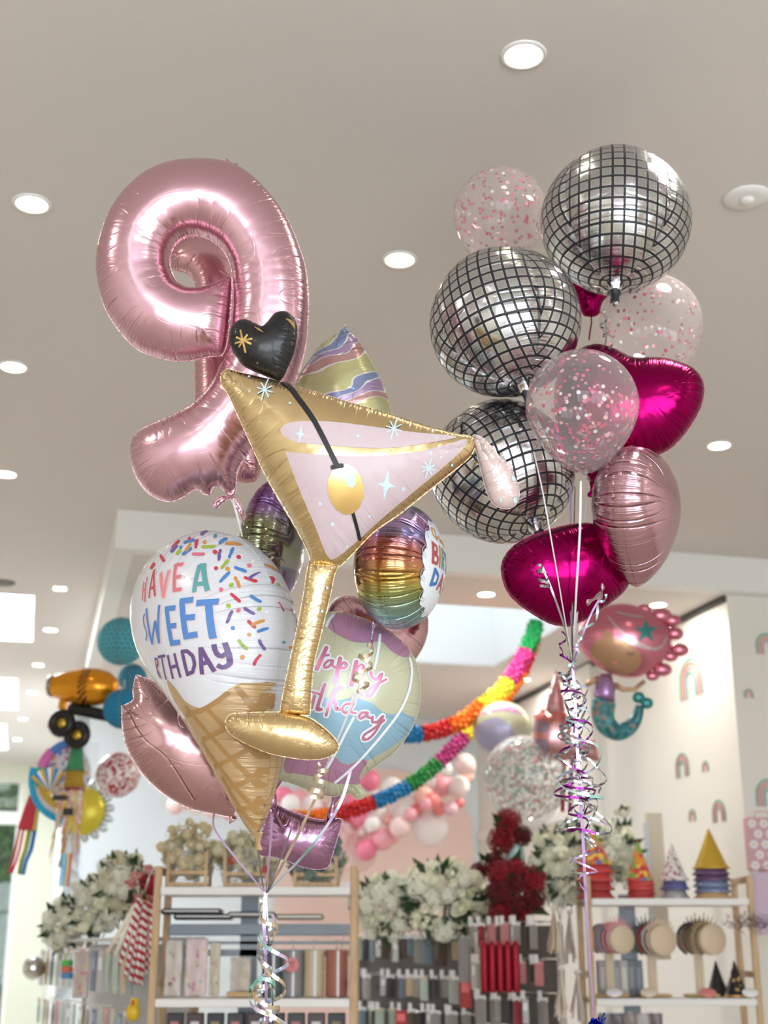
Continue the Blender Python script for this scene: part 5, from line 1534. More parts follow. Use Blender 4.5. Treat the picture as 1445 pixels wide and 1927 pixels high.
# ------------------------------------------------------------------ goods on the flower crate shelf
def sheet_pack(px0, px1, py0, py1, Y, col, label, cat='packet', group=None, m2=None, depth=.03, name='card_packet', marks=None):
    a, b2 = at(px0, py1, Y), at(px1, py0, Y); w_, h_ = b2.x - a.x, b2.z - a.z
    e = empty(name, ((a.x + b2.x) / 2, Y, a.z), label, cat, group)
    mb = MB(); mb.box((0, 0, h_ / 2), (w_ * .92, depth, h_ * .96), plain('card_%d_%d_%d' % col, col, .6, var=.03), bev=.004)
    if marks:
        q = random.Random(int(px0)); mm = [plain('print_' + x, c_, .35) for x, c_ in marks]
        for k in range(14): mb.box((q.uniform(-.36, .36) * w_, -depth / 2 - .001, q.uniform(.1, .8) * h_), (w_ * q.uniform(.05, .14), .002, h_ * q.uniform(.03, .09)), q.choice(mm))
    mb.build('card', e)
    mb = MB()
    n = 8; V = []; F = []
    for i in range(n + 1):
        for j in range(n + 1):
            u, v = i / n - .5, j / n
            V.append((u * w_, -depth * .62 - .006 * math.sin(9 * u + 5 * v) * math.sin(7 * v), v * h_ * 1.03))
    for i in range(n):
        for j in range(n): F.append((i * (n + 1) + j, (i + 1) * (n + 1) + j, (i + 1) * (n + 1) + j + 1, i * (n + 1) + j + 1))
    mb.add(V, F, m_cel); mb.build('clear_wrapper', e)
    return e
mk = [('pinkish', (206, 130, 140)), ('greenish', (146, 168, 130)), ('goldish', (206, 186, 130))]
sheet_pack(308, 346, 1768, 1876, YA + .1, (206, 196, 186), 'cream card pack in clear sleeve nearest the oak post, beside the pink printed one', marks=mk)
sheet_pack(346, 394, 1764, 1876, YA + .08, (216, 192, 192), 'clear pack of pink printed cards on the middle board of the flower crate shelf', marks=mk)
sheet_pack(392, 416, 1772, 1876, YA + .14, (214, 204, 178), 'narrow clear pack of gold flecked paper behind the pink printed cards', marks=mk)
e = sheet_pack(431, 474, 1800, 1866, YA + .14, (196, 186, 174), 'small cream packet standing on a kraft block', marks=[('goldish', (206, 186, 130))])
mb = MB(); a = at(428, 1876, YA + .12); b2 = at(488, 1866, YA + .12); mb.box((0, 0, 0), (b2.x - a.x, .1, b2.z - a.z), m_kraft, bev=.003)
tag(mb.build('paper_block', loc=(a + b2) / 2), 'tan kraft block lying on the shelf under the small cream packet', 'block')
def roll(px, r, top, col, label):
    Y = YA + .16; c = at(px, 1876, Y); k = mpp(Y, 1850); h_ = at(px, top, Y).z - c.z
    e = empty('wrapped_cylinder', (c.x, Y, zA[1]), label, 'cylinder', 'wrapped cylinders on the middle board')
    m = plain('wrap_%d_%d_%d' % col, col, .5, var=.08)
    mb = MB(); mb.lathe([(r * k * .98, 0), (r * k, .006), (r * k, h_ - .006), (r * k * .97, h_)], m, n=30, wob=lambda a_, z_: 1 + .012 * math.sin(22 * a_)); mb.build('body', e)
    mb = MB(); mb.box((r * k * .15, -r * k * .99, h_ / 2), (.012, .004, h_ * .98), plain('silver_label', (214, 216, 222), .3)); mb.build('label_strip', e)
    mb = MB(); mb.lathe([(.006, h_ - .004), (.01, h_ + .01), (.004, h_ + .035), (.012, h_ + .05)], m_cel, n=10); mb.build('wrapper_tip', e)
    return e
roll(512, 20, 1795, (84, 92, 94), 'dark slate wrapped cylinder behind the hanging curled ribbons')
e = roll(549, 21, 1789, (136, 134, 136), 'grey wrapped cylinder with the pink tag')
mb = MB(); a = at(549, 1816, YA + .08); mb.lathe([(.036, -.002), (.037, .0), (.036, .002)], plain('pink_tag', (222, 138, 146), .6), n=14, M=Matrix.Rotation(R(90), 3, 'X'), wob=lambda a_, z_: 1 + .08 * math.cos(7 * a_))
for k, (x0, z0_, x1, z1_) in enumerate(((-.014, .008, -.002, .016), (-.002, .016, -.006, -.004), (.004, .018, .014, .014), (.012, .016, .006, -.006), (-.004, -.01, .006, -.012))): mb.bar((x0, -.004, z0_), (x1, -.004, z1_), .003, .002, m_ink, up=(0, 1, 0))
o = mb.build('price_tag', e); o.location = a - e.location
roll(590, 20, 1788, (198, 182, 152), 'beige wrapped cylinder between the grey and the terracotta ones')
roll(633, 21, 1788, (164, 104, 88), 'terracotta wrapped cylinder nearest the oak post')
c = at(655, 1874, YA + .2); mb = MB()
mb.lathe([(.03, 0), (.033, .01), (.033, .2), (.03, .26), (.012, .31), (.01, .33)], m_cel, n=24); tag(mb.build('glass_dome', loc=(c.x - .01, YA + .24, zA[1])), 'tall clear bottle shape standing behind the terracotta cylinder', 'bottle')
# stuff lying on the grey rail
for k, (x0, x1, y, cc) in enumerate(((306, 420, 1712, (60, 60, 66)), (330, 440, 1722, (40, 40, 46)), (430, 520, 1718, (96, 90, 84)), (520, 610, 1722, (150, 140, 120)))):
    a, b2 = at(x0, y, YA + .25), at(x1, y, YA + .25)
    e = empty('sleeve_packet', ((a.x + b2.x) / 2, YA + .24, a.z - .01), ('dark glossy sleeve lying topmost on the blue grey rail', 'black glossy sleeve lying on the blue grey rail under another', 'brown glossy sleeve on the rail in line with the lavender ribbon', 'tan glossy sleeve on the rail toward the oak post')[k], 'packet')
    mb = MB(); mb.box((0, 0, 0), (b2.x - a.x, .12, .03), plain('sleeve_%d' % k, cc, .2), bev=.01); mb.build('sleeve', e)
    mb = MB(); mb.box((0, -.061, .003), ((b2.x - a.x) * .9, .002, .006), m_tagw); mb.build('header_strip', e)
# dark goods under the lowest visible board
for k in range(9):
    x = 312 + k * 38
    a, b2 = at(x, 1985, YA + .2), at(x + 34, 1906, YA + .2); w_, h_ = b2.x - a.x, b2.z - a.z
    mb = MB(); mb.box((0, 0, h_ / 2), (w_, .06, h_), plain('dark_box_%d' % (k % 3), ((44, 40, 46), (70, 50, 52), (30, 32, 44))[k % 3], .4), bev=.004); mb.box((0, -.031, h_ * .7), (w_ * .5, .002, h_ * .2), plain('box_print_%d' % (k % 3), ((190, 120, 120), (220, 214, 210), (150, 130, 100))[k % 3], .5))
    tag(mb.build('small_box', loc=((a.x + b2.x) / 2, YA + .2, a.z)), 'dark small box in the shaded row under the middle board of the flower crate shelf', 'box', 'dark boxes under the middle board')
# striped straws
def stripe_mat(name, c1, c2, f):
    t = NT(name); sx = t.n('ShaderNodeSeparateXYZ', Vector=t.coord('Object'))
    v = t.math('FRACT', t.math('ADD', t.math('MULTIPLY', sx.outputs[2], f), t.math('MULTIPLY', t.math('ARCTAN2', sx.outputs[1], sx.outputs[0]), 1 / 6.2832)))
    return t.done(t.bsdf(t.ramp(v, [(0, srgb(*c1)), (.5, srgb(*c2))], 'CONSTANT'), .45))
m_stripe = stripe_mat('red_white_stripes', (186, 40, 56), (236, 232, 226), 26.)
tops = [(262, 1690), (266, 1692), (270, 1694), (274, 1696), (278, 1698), (282, 1700), (286, 1702), (258, 1700), (254, 1704)]
bots = [(226, 1816), (236, 1838), (246, 1848), (256, 1852), (265, 1854), (274, 1832), (283, 1822), (216, 1800), (206, 1786)]
for k, (t_, b_) in enumerate(zip(tops, bots)):
    A_, B_ = at(*b_, 6.95 + .02 * (k % 3)), at(*t_, 6.95 + .01 * (k % 3)); d = B_ - A_; L = d.length
    mb = MB(); mb.lathe([(.0115, 0), (.0115, L)], m_stripe if k < 7 else plain('cream_tube', (232, 224, 206), .5), n=14)
    o = mb.build('paper_tube'); o.location = A_; o.rotation_euler = d.to_track_quat('Z', 'X').to_euler()
    if k < 7: tag(o, 'red and white striped tube in the fan hanging beside the flower crate shelf', 'tube', 'striped tubes beside the shelf')
    else: tag(o, ('cream tube hanging next to the red striped fan', 'cream tube hanging outermost of the striped fan')[k - 7], 'tube')
c = at(272, 1680, 6.98)
mb = MB(); q = random.Random(5)
for k in range(26):
    d = Vector((q.uniform(-.5, .5), q.uniform(-.3, .3), -1)).normalized()
    mb.ribbon([c, c + d * .06, c + d * .1 + Vector((0, 0, -.03))], .008, m_goldp)
mb.tube([c + Vector((.0, 0, 0)), c + Vector((.02, .0, .08)), c + Vector((.03, .02, .12))], .005, m_chrome, 8)
tag(mb.build('gold_tinsel_bow'), 'gold tinsel tie gathering the striped tubes on their hook', 'tie')

# ------------------------------------------------------------------ receding side shelf and its packets
SB, SA = at(268, 1772, 7.25), at(82, 1790, 9.4); zS = 1.585
d_ = (SB - SA); d_.z = 0; Ls = d_.length; d_.normalize(); nS = Vector((d_.y, -d_.x, 0))
if nS.y > 0: nS = -nS
Ms = Matrix((d_, -nS, Vector((0, 0, 1)))).transposed()
e = empty('side_shelf', (SA.x, SA.y, 0), 'long grey metal shelf receding behind the striped tubes', 'shelf'); e.rotation_euler = Ms.to_euler()
mb = MB(); mb.box((Ls / 2, .16, zS), (Ls, .36, .022), plain('grey_metal_shelf', (176, 174, 176), .3, .6)); mb.build('shelf_board', e)
mb = MB(); mb.box((Ls / 2, .30, zS - .5), (Ls, .012, .96), plain('pale_peg_panel', (206, 206, 208), .5)); mb.build('peg_panel', e)
for x in (0.02, Ls - .02):
    mb = MB(); mb.box((x, .3, zS / 2), (.04, .04, zS), m_oak); mb.build('post', e)
mb = MB()
for zz_ in (zS - .05, zS - .36, zS - .62): mb.tube([(0.02, .06, zz_), (Ls - .02, .06, zz_)], .005, m_chrome, 8)
mb.build('hook_bar', e)
# small hanging packets
def packet_mesh(col, kind):
    mb = MB(); m = plain('pack_%d_%d_%d' % col, col, .3, var=.25, bscale=50)
    V = []; F = []; n = 7
    for s_ in (-1, 1):
        for i in range(n + 1):
            for j in range(n + 1):
                u, v = i / n, j / n
                t_ = .5 * .22 * math.sin(math.pi * u) ** .7 * math.sin(math.pi * min(1, v * 1.05)) ** .6 if 0 < i < n and 0 < j < n else 0
                V.append((u - .5, s_ * t_, v * 1.55 - 1.55))
    N = (n + 1) ** 2
    for i in range(n):
        for j in range(n):
            f = (i * (n + 1) + j, (i + 1) * (n + 1) + j, (i + 1) * (n + 1) + j + 1, i * (n + 1) + j + 1)
            F += [f, tuple(N + k for k in reversed(f))]
    mb.add(V, F, m)
    mb.box((0, -.002, -.02), (1., .03, .26), (m_tagw, plain('header_tan', (214, 198, 170), .5), plain('header_pink', (222, 150, 160), .5))[kind])
    o = mb.build('pack'); me = o.data; bpy.data.objects.remove(o); return me
def card_mesh(col):
    mb = MB(); mb.box((0, 0, -.8), (1, .05, 1.6), plain('pack_%d_%d_%d' % col, col, .45, var=.1), bev=.02); mb.box((0, -.03, -.5), (.7, .012, .5), plain('card_face_%d' % col[0], tuple(min(255, c_ + 60) for c_ in col), .5))
    mb.lathe([(.05, -.03), (.05, .03)], m_tagw, (0, 0, .04), 10)
    o = mb.build('pack'); me = o.data; bpy.data.objects.remove(o); return me
PK = [('silver grey', packet_mesh((150, 146, 142), 0)), ('dark brown', packet_mesh((78, 62, 54), 0)), ('slate blue', packet_mesh((110, 126, 138), 0)), ('pale green', packet_mesh((176, 194, 182), 1)), ('beige', packet_mesh((190, 170, 140), 0)),
      ('dusty pink', packet_mesh((196, 128, 130), 2)), ('charcoal', packet_mesh((52, 50, 56), 0)), ('wine red', packet_mesh((140, 34, 48), 0)), ('white', card_mesh((206, 204, 204))), ('coral red', card_mesh((196, 76, 76))), ('steel blue', card_mesh((96, 120, 150)))]
def packet(p, w_, k, rz, where, hscale=1.):
    nm, me = PK[k]
    o = bpy.data.objects.new('hanging_packet', me); COL.objects.link(o)
    o.location = p; o.scale = (w_, w_, w_ * hscale); o.rotation_euler = (0, 0, rz)
    tag(o, 'small %s packet hanging %s' % (nm, where), 'packet', nm + ' packets ' + where)
q = random.Random(77)
rz = math.atan2(d_.y, d_.x)
for row, (zz_, w_) in enumerate(((zS - .06, .11), (zS - .37, .085), (zS - .63, .09))):
    x = .08
    while x < Ls - .08:
        k = q.choice((0, 2, 3, 4, 8, 8, 10, 5, 3))
        p = SA + d_ * x + nS * .02; p.z = zz_
        packet(p, w_, k, rz, 'on the receding side shelf', 1.25 if row == 0 else 1.1)
        x += w_ * 1.25 + q.uniform(.0, .06)
# named bigger packs of that shelf
e = sheet_pack(134, 172, 1788, 1880, 7.95, (206, 188, 184), 'pink and white printed bag hanging on the receding side shelf', marks=[('bagpink', (226, 96, 130)), ('bagyellow', (216, 200, 90))], name='printed_bag')
for k, (yy, cc) in enumerate(((1812, (90, 190, 90)), (1824, (220, 110, 80)), (1836, (80, 140, 200)))):
    c = at(126, yy, 8.05); mb = MB(); mb.lathe([(.03, -.016), (.034, -.008), (.034, .008), (.03, .016)], plain('bead_%d' % k, cc, .4), n=18)
    tag(mb.build('paper_reel', loc=c), ('green', 'orange red', 'blue')[k] + ' paper reel in a short column beside the pink printed bag', 'reel')
c = at(64, 1822, 9.2); mb = MB(); q = random.Random(12)
for k in range(120):
    zq = 1 - 2 * (k + .5) / 120; a_ = k * 2.4; r_ = math.sqrt(1 - zq * zq); n_ = Vector((r_ * math.cos(a_), r_ * math.sin(a_), zq)); x_ = n_.orthogonal().normalized(); y_ = n_.cross(x_); s_ = .012
    mb.add([n_ * .075 + x_ * s_, n_ * .075 + y_ * s_, n_ * .075 - x_ * s_, n_ * .075 - y_ * s_], [(0, 1, 2, 3)], m_chrome, False)
mb.sphere((0, 0, 0), .072, m_chrome, 18); tag(mb.build('mirror_ball', loc=c), 'small silver glitter ball hanging at the far end of the receding side shelf', 'ball')
c = at(250, 1905, 6.9); mb = MB()
mb.sphere((0, 0, 0), .035, plain('toy_yellow', (220, 180, 40), .4), 14, (1, .8, 1.2)); mb.sphere((0.005, 0, .045), .024, plain('toy_yellow', (220, 180, 40), .4), 12); mb.lathe([(.012, 0), (.002, .03)], plain('toy_orange', (226, 120, 40), .4), (.0, -.02, .045), 10, Matrix.Rotation(R(90), 3, 'X'))
tag(mb.build('yellow_ornament', loc=c), 'small yellow and orange ornament hanging low beside the oak post', 'ornament')

# ------------------------------------------------------------------ wire racks in the middle
def rack(x0, y0, Y0, x1, y1, Y1, label, rows):
    A_, B_ = at(x0, y0, Y0), at(x1, y1, Y1); z = (A_.z + B_.z) / 2; A_.z = B_.z = 0
    d = B_ - A_; L = d.length; a = math.atan2(d.y, d.x)
    e = empty('wire_rack', A_, label, 'rack', None, (0, 0, a))
    for x in (0, L):
        mb = MB(); mb.box((x, 0, z / 2), (.025, .025, z), m_chrome); mb.build('post', e)
    mb = MB(); mb.box((L / 2, .03, z - .5), (L, .01, .96), plain('rack_back', (122, 114, 108), .6, var=.2, bscale=12)); mb.build('back_panel', e)
    for zz_ in rows:
        mb = MB(); mb.tube([(0, -.02, z - zz_), (L, -.02, z - zz_)], .006, m_chrome, 8)
        mb.build('cross_bar', e)
    return e, A_, d.normalized(), L, z, a
def fill(rk, rows, where, ks, seed, step=.1, w0=.085):
    e, A_, d, L, z, a = rk; q = random.Random(seed); n = Vector((d.y, -d.x, 0))
    for zz_, hs in rows:
        x = .05
        while x < L - .03:
            mb = MB()
            w_ = w0 * q.uniform(.8, 1.15); out = q.uniform(.05, .12)
            p = A_ + d * x + n * out; p.z = z - zz_ - .012
            packet(p, w_, q.choice(ks), a + q.uniform(-.25, .25), where, hs * q.uniform(.85, 1.2))
            mb.tube([(x, -.02, -zz_ + z), (x, -out - .015, -zz_ + z)], .0028, m_chrome, 6)
            mb.box((x, -out - .02, -zz_ + z + .012), (.03, .003, .045), m_tagw)
            x += w_ * q.uniform(.75, 1.05) + .008
            mb.build('price_hook', e)
rk1 = rack(676, 1768, 9.4, 906, 1752, 8.6, 'chrome wire rack of small packets below the white rose bushes', (.0, .24, .46, .68))
fill(rk1, ((.0, 1.15), (.24, 1.1), (.44, 1.1), (.62, 1.)), 'on the wire rack below the white roses', (0, 1, 2, 4, 6, 0, 8, 9, 3, 1), 101, w0=.078)
rk2 = rack(900, 1748, 8.3, 1050, 1722, 7.8, 'chrome wire rack of red packets below the crimson hydrangeas', (.0, .2, .38, .56))
fill(rk2, ((.0, 1.3), (.21, 1.1), (.40, 1.2), (.6, 1.)), 'on the wire rack below the crimson hydrangeas', (7, 4, 0, 8, 7, 6, 5, 1, 0), 102, w0=.07)
for x0, x1, y0, y1, Y, cc, lb in ((893, 932, 1752, 1862, 8.2, (206, 200, 190), 'long white cellophane bag hanging between the grey and the red packets'), (862, 890, 1765, 1850, 8.4, (170, 164, 166), 'silver sleeve hanging beside the long white cellophane bag')):
    sheet_pack(x0, x1, y0, y1, Y, cc, lb, name='hanging_bag', depth=.04)
for k in range(5):
    x = 912 + k * 15
    c = at(x, 1868, 7.75); h_ = at(x, 1770, 7.75).z - c.z
    mb = MB(); mb.lathe([(.018, 0), (.022, .01), (.022, h_ - .03), (.012, h_)], plain('red_glitter', (150, 20, 40), .3, .5, bump=.4, bscale=300, var=.4), n=14)
    tag(mb.build('glitter_tube', loc=c), 'red glitter tube in the row hanging below the crimson hydrangeas', 'tube', 'red glitter tubes below the hydrangeas')
# tassels on the side of the hat shelf
for k, (x, y, hh, cc, lb) in enumerate(((1042, 1708, 80, (206, 186, 168), 'cream tassel bag hanging uppermost on the side of the hat shelf'), (1072, 1716, 90, (190, 176, 168), 'grey tassel bag hanging next to the long lavender ribbon, at the upper hook'),
                                        (1056, 1822, 90, (214, 200, 186), 'cream tassel bag hanging at the lower hook on the side of the hat shelf'), (1086, 1830, 86, (196, 182, 176), 'pale grey tassel bag hanging lowest beside the oak post of the hat shelf'))):
    Y = 7.35 + .03 * k; c = at(x, y, Y); e = empty('tassel_bag', c, lb, 'tassel'); kx = mpp(Y, y)
    q = random.Random(300 + k); m = plain('tassel_%d' % k, cc, .5, var=.1)
    mb = MB(); mb.sphere((0, 0, 0), 6 * kx, m, 10)
    for j in range(7): mb.tube([(0, 0, 0), (q.uniform(-8, 8) * kx, -.01, q.uniform(0, 9) * kx)], .004, m_tagw, 6)
    mb.build('bow', e)
    mb = MB()
    for j in range(16):
        dx = q.uniform(-16, 10) * kx
        mb.ribbon([Vector((0, 0, -.005)), Vector((dx * .5, q.uniform(-.02, .02), -hh * kx * .5)), Vector((dx, q.uniform(-.03, .03), -hh * kx * q.uniform(.75, 1.05)))], .016, m)
    mb.build('tassel_strands', e)

# ------------------------------------------------------------------ party hats and headbands
def hat_mat(name, base, spots=None):
    t = NT(name); co = t.coord('Object')
    if spots:
        v = t.n('ShaderNodeTexVoronoi', Vector=co, Scale=spots[0]); hs = t.n('ShaderNodeSeparateColor', _0=v.outputs['Color'])
        c = t.ramp(hs.outputs[0], [(0, srgb(*base))] + [((i + 1) / (len(spots[1]) + 1), srgb(*c_)) for i, c_ in enumerate(spots[1])], 'CONSTANT')
    else: c = srgb(*base)
    return t.done(t.bsdf(c, .35))
hats = [(1121, 34, 1560, .52, 5, 'red rainbow', [hat_mat('hat_rainbow', (206, 70, 70), (30., [(226, 150, 60), (90, 110, 180), (120, 180, 80), (240, 200, 90), (206, 70, 70)])), plain('hat_red', (206, 74, 72), .5), plain('hat_dull_red', (176, 60, 60), .5)], 'behind the ribbon ends'),
        (1206, 25, 1582, .70, 5, 'red and rainbow', [hat_mat('hat_rainbow2', (206, 70, 70), (34., [(226, 150, 60), (90, 110, 180), (120, 180, 80), (240, 200, 90), (206, 90, 70)])), plain('hat_red', (206, 74, 72), .5), plain('hat_dull_red', (176, 60, 60), .5)], 'second from the ribbons'),
        (1270, 26, 1588, .68, 3, 'white dotted', [hat_mat('hat_dotted', (226, 220, 218), (70., [(226, 220, 218), (226, 220, 218), (180, 100, 120), (226, 220, 218), (110, 120, 130)])), plain('hat_navy', (96, 96, 150), .4), plain('hat_silver', (180, 182, 190), .3, .5)], 'between the red and the gold ones'),
        (1341, 33, 1560, .58, 6, 'gold glitter', [plain('hat_gold', (206, 168, 60), .3, .5, bump=.5, bscale=260, var=.3), plain('hat_plum', (110, 80, 116), .35, .2, var=.2), plain('hat_blue', (132, 146, 180), .35, .3, var=.2), plain('hat_tan', (206, 166, 120), .4)], 'nearest the end post')]
for px, r, top, fr_, n, nm, ms, where in hats:
    Y = YB + .16; c = at(px, 1688, Y); k = mpp(Y, 1650); zt = at(px, top, Y).z; H_ = (zt - zB[0]) * fr_; up = (zt - zB[0]) - H_
    for j in range(n):
        z = zB[0] + up * j / max(1, n - 1) + .002
        mi = ms[0] if j == n - 1 else ms[1 + (n - 2 - j) * (len(ms) - 1) // max(1, n - 1)]
        e = empty('party_hat', (c.x + .003 * (j % 2), Y, z), ('topmost ' + nm + ' cone party hat of the stack ' + where) if j == n - 1 else ('%s cone hat under the topmost %s hat, %s' % (('lowest', 'second', 'third', 'fourth', 'fifth')[j], nm, where)), 'party hat', nm + ' party hats')
        mb = MB(); mb.lathe([(r * k, 0), (r * k * .5, H_ * .5), (.003, H_)], mi, n=28, cap=False); mb.build('cone', e)
        mb = MB(); mb.lathe([(r * k * 1.02, -.001), (r * k * 1.05, .006), (r * k * .97, .014)], mi, n=28, cap=False, wob=lambda a_, z_: 1 + .03 * math.sin(26 * a_)); mb.build('trim_band', e)
m_disk = plain('pale_wood_disc', (214, 194, 168), .6, var=.04)
def headstand(px, py, r, dx, L, label, bands, seed):
    Y = YB + .05; c = at(px, py, Y); k = mpp(Y, py); rr = r * k
    ax = Vector((dx, L, 0)); Ln = ax.length; ax.normalize()
    M = Matrix.Rotation(math.atan2(-ax.x, ax.y), 3, 'Z') @ Matrix.Rotation(R(-90), 3, 'X')
    e = empty('headband_stand', c, label, 'display stand')
    mb = MB(); mb.lathe([(rr * .96, 0), (rr, .004), (rr, .05), (rr * .88, .052), (rr * .88, Ln)], m_disk, n=40, M=M); mb.build('cylinder', e)
    pz = zB[1] - c.z
    mb = MB(); mb.box((ax.x * Ln * .6, ax.y * Ln * .6, (pz - rr * .8) / 2), (.05, .02, -(pz + rr * .8)), m_disk); mb.box((ax.x * Ln * .6, ax.y * Ln * .55, pz + .008), (.18, .16, .014), m_kraft); mb.build('foot', e)
    q = random.Random(seed)
    for j, (t_, col, kind, lb) in enumerate(bands):
        p = c + ax * (Ln * t_)
        e2 = empty('headband', p, lb, 'headband'); e2.rotation_euler = (M @ Matrix.Rotation(math.pi, 3, 'Z')).to_euler()
        m = plain('band_%d_%d_%d' % col, col, .4, .3 if kind == 'tiara' else 0)
        mb = MB(); n = 28
        mb.tube([((rr * 1.0) * math.cos(a), (rr * 1.0) * math.sin(a), 0) for a in [(-1.2 + (math.pi + 2.4) * i / n) for i in range(n + 1)]], .0065, m, 6)
        mb.build('band', e2)
        mb = MB()
        if kind == 'tiara':
            for i in range(9):
                a = math.pi * (.22 + .56 * i / 8); h_ = .03 + .03 * math.sin(math.pi * i / 8) * (1 if i % 2 == 0 else .6)
                u, v = Vector((math.cos(a), math.sin(a), 0)), Vector((-math.sin(a), math.cos(a), 0))
                mb.add([u * rr - v * .012, u * rr + v * .012, u * (rr + h_), u * rr + Vector((0, 0, .004)) - v * .01, u * rr + Vector((0, 0, .004)) + v * .01, u * (rr + h_) + Vector((0, 0, .003))], [(0, 1, 2), (5, 4, 3), (0, 2, 5, 3), (2, 1, 4, 5)], m, False)
                mb.sphere(u * (rr + h_), .005, m, 8)
        elif kind == 'bow':
            for i in range(18):
                a = math.pi * (.3 + .45 * q.random()); u = Vector((math.cos(a), math.sin(a), 0))
                mb.sphere(u * (rr + .02 * q.random()) + Vector((0, 0, q.uniform(-.015, .015))), .014 * q.uniform(.7, 1.2), m, 8, (1, .8, 1))
        else:
            for i in range(16):
                a = math.pi * (.12 + .76 * i / 15); u = Vector((math.cos(a), math.sin(a), 0)); mb.sphere(u * (rr + .007), .008, m, 8)
        mb.build({'tiara': 'tiara_crown', 'bow': 'tulle_bow'}.get(kind, 'beads'), e2)
headstand(1172, 1768, 26, -.10, .26, 'round headband stand with the pink tulle tiara, nearest the lavender ribbon', [(.15, (226, 160, 170), 'tiara', 'pink tiara headband at the front of the stand near the ribbon'), (.34, (226, 140, 160), 'bow', 'pink tulle bow headband on the stand near the ribbon'), (.52, (150, 166, 190), 'bead', 'blue beaded headband on the stand near the ribbon'),
          (.7, (206, 150, 150), 'bead', 'rose beaded headband behind the blue one'), (.88, (130, 150, 150), 'bead', 'grey green beaded headband farthest back on the stand near the ribbon')], 1)
headstand(1249, 1769, 28, -.08, .26, 'round headband stand in the middle of the three, with pearl and red headbands', [(.16, (214, 190, 170), 'tiara', 'peach tiara headband at the front of the middle stand'), (.36, (206, 210, 214), 'bead', 'white pearl headband on the middle stand'), (.56, (172, 60, 66), 'bead', 'dark red beaded headband on the middle stand'), (.78, (90, 120, 120), 'tiara', 'teal tinsel tiara farthest back on the middle stand')], 2)
headstand(1343, 1768, 28, -.10, .28, 'round headband stand nearest the end post, with a gold crown', [(.3, (176, 156, 120), 'tiara', 'gold crown headband with tall points, nearest the end post'), (.62, (96, 76, 80), 'tiara', 'dark spiky headband behind the gold crown'), (.85, (70, 56, 60), 'bead', 'dark beaded headband farthest back behind the gold crown')], 3)
# things standing on the hat shelf's second board
for k in range(6):
    x = 1126 + k * 13.5
    a, b2 = at(x, 1876, YB + .26), at(x + 12, 1808, YB + .26); w_, h_ = b2.x - a.x, b2.z - a.z
    cc = ((150, 142, 136), (196, 190, 170), (120, 120, 124), (176, 168, 160), (96, 100, 104), (84, 92, 104))[k]
    mb = MB(); mb.box((0, 0, h_ / 2), (w_, .1, h_), plain('box_%d_%d_%d' % cc, cc, .4), bev=.003); mb.box((0, -.051, h_ * .5), (w_ * .5, .002, h_ * .6), plain('boxl_%d' % k, tuple(min(255, c_ + 30) for c_ in cc), .4))
    tag(mb.build('slim_box', loc=((a.x + b2.x) / 2, YB + .26, zB[1])), ('greyish brown', 'pale beige', 'mid grey', 'sand grey', 'dark slate', 'blue slate')[k] + ' slim box in the row below the headband stand near the ribbon', 'box', 'slim boxes under the headband stands')
for px, py, col, lb in ((1155, 1858, (232, 228, 232), 'white oval label card lying before the slim boxes'), (1220, 1862, (222, 206, 190), 'cream oval label card before the middle headband stand'), (1332, 1860, (214, 128, 124), 'coral oval label card before the crown headband stand'), (1412, 1872, (236, 236, 240), 'white oval label card at the foot of the end post')):
    c = at(px, py, YB - .02); c.z = zB[1] + .03; mb = MB(); mb.lathe([(.045, -.002), (.047, 0), (.045, .002)], plain('oval_%d' % col[1], col, .5), n=26, M=Matrix.Rotation(R(55), 3, 'X') @ Matrix.Diagonal(Vector((1, .62, 1)))); mb.box((0, 0, -.026), (.03, .02, .006), m_kraft)
    tag(mb.build('oval_card', loc=c), lb, 'label card')
e = empty('black_party_hat', (at(1385, 1860, YB + .2).x, YB + .2, zB[1]), 'black cone hat with gold dots on the board near the end post', 'party hat')
mb = MB(); mb.lathe([(.075, 0), (.036, .1), (.003, .2)], hat_mat('hat_black', (26, 24, 26), (60., [(26, 24, 26), (26, 24, 26), (26, 24, 26), (200, 170, 110), (26, 24, 26)])), n=28, cap=False); mb.build('cone', e)
mb = MB(); mb.lathe([(.077, 0), (.08, .006), (.073, .012)], m_goldp, n=28, cap=False); mb.build('trim_band', e)
e = empty('black_party_hat', (at(1350, 1860, YB + .3).x, YB + .3, zB[1]), 'plain black cone hat behind the coral label card', 'party hat')
mb = MB(); mb.lathe([(.07, 0), (.034, .1), (.003, .2)], m_black, n=28, cap=False); mb.build('cone', e)
for k, (px, py, lb, cc) in enumerate(((1392, 1735, 'purple and silver tinsel mask hanging inside the hat shelf by the end post', (150, 110, 150)), (1432, 1738, 'purple tinsel mask hanging outside the end post of the hat shelf', (120, 90, 160)))):
    c = at(px, py, YB - .06); mb = MB(); q = random.Random(400 + k)
    mk_ = [plain('tinsel_%d_%d' % (k, i), c_, .2, .8) for i, c_ in enumerate((cc, (200, 200, 210), (176, 150, 130)))]
    for j in range(120):
        a = q.uniform(0, 6.28); r_ = q.uniform(.01, .09); p = Vector((r_ * math.cos(a) * 1.1, q.uniform(-.02, .02), r_ * math.sin(a) * .6)); d = Vector((q.uniform(-1, 1), q.uniform(-1, 1), q.uniform(-1, 1))).normalized()
        mb.ribbon([p, p + d * .015, p + d * .03], .005, q.choice(mk_))
    tag(mb.build('tinsel_mask', loc=c), lb, 'mask')
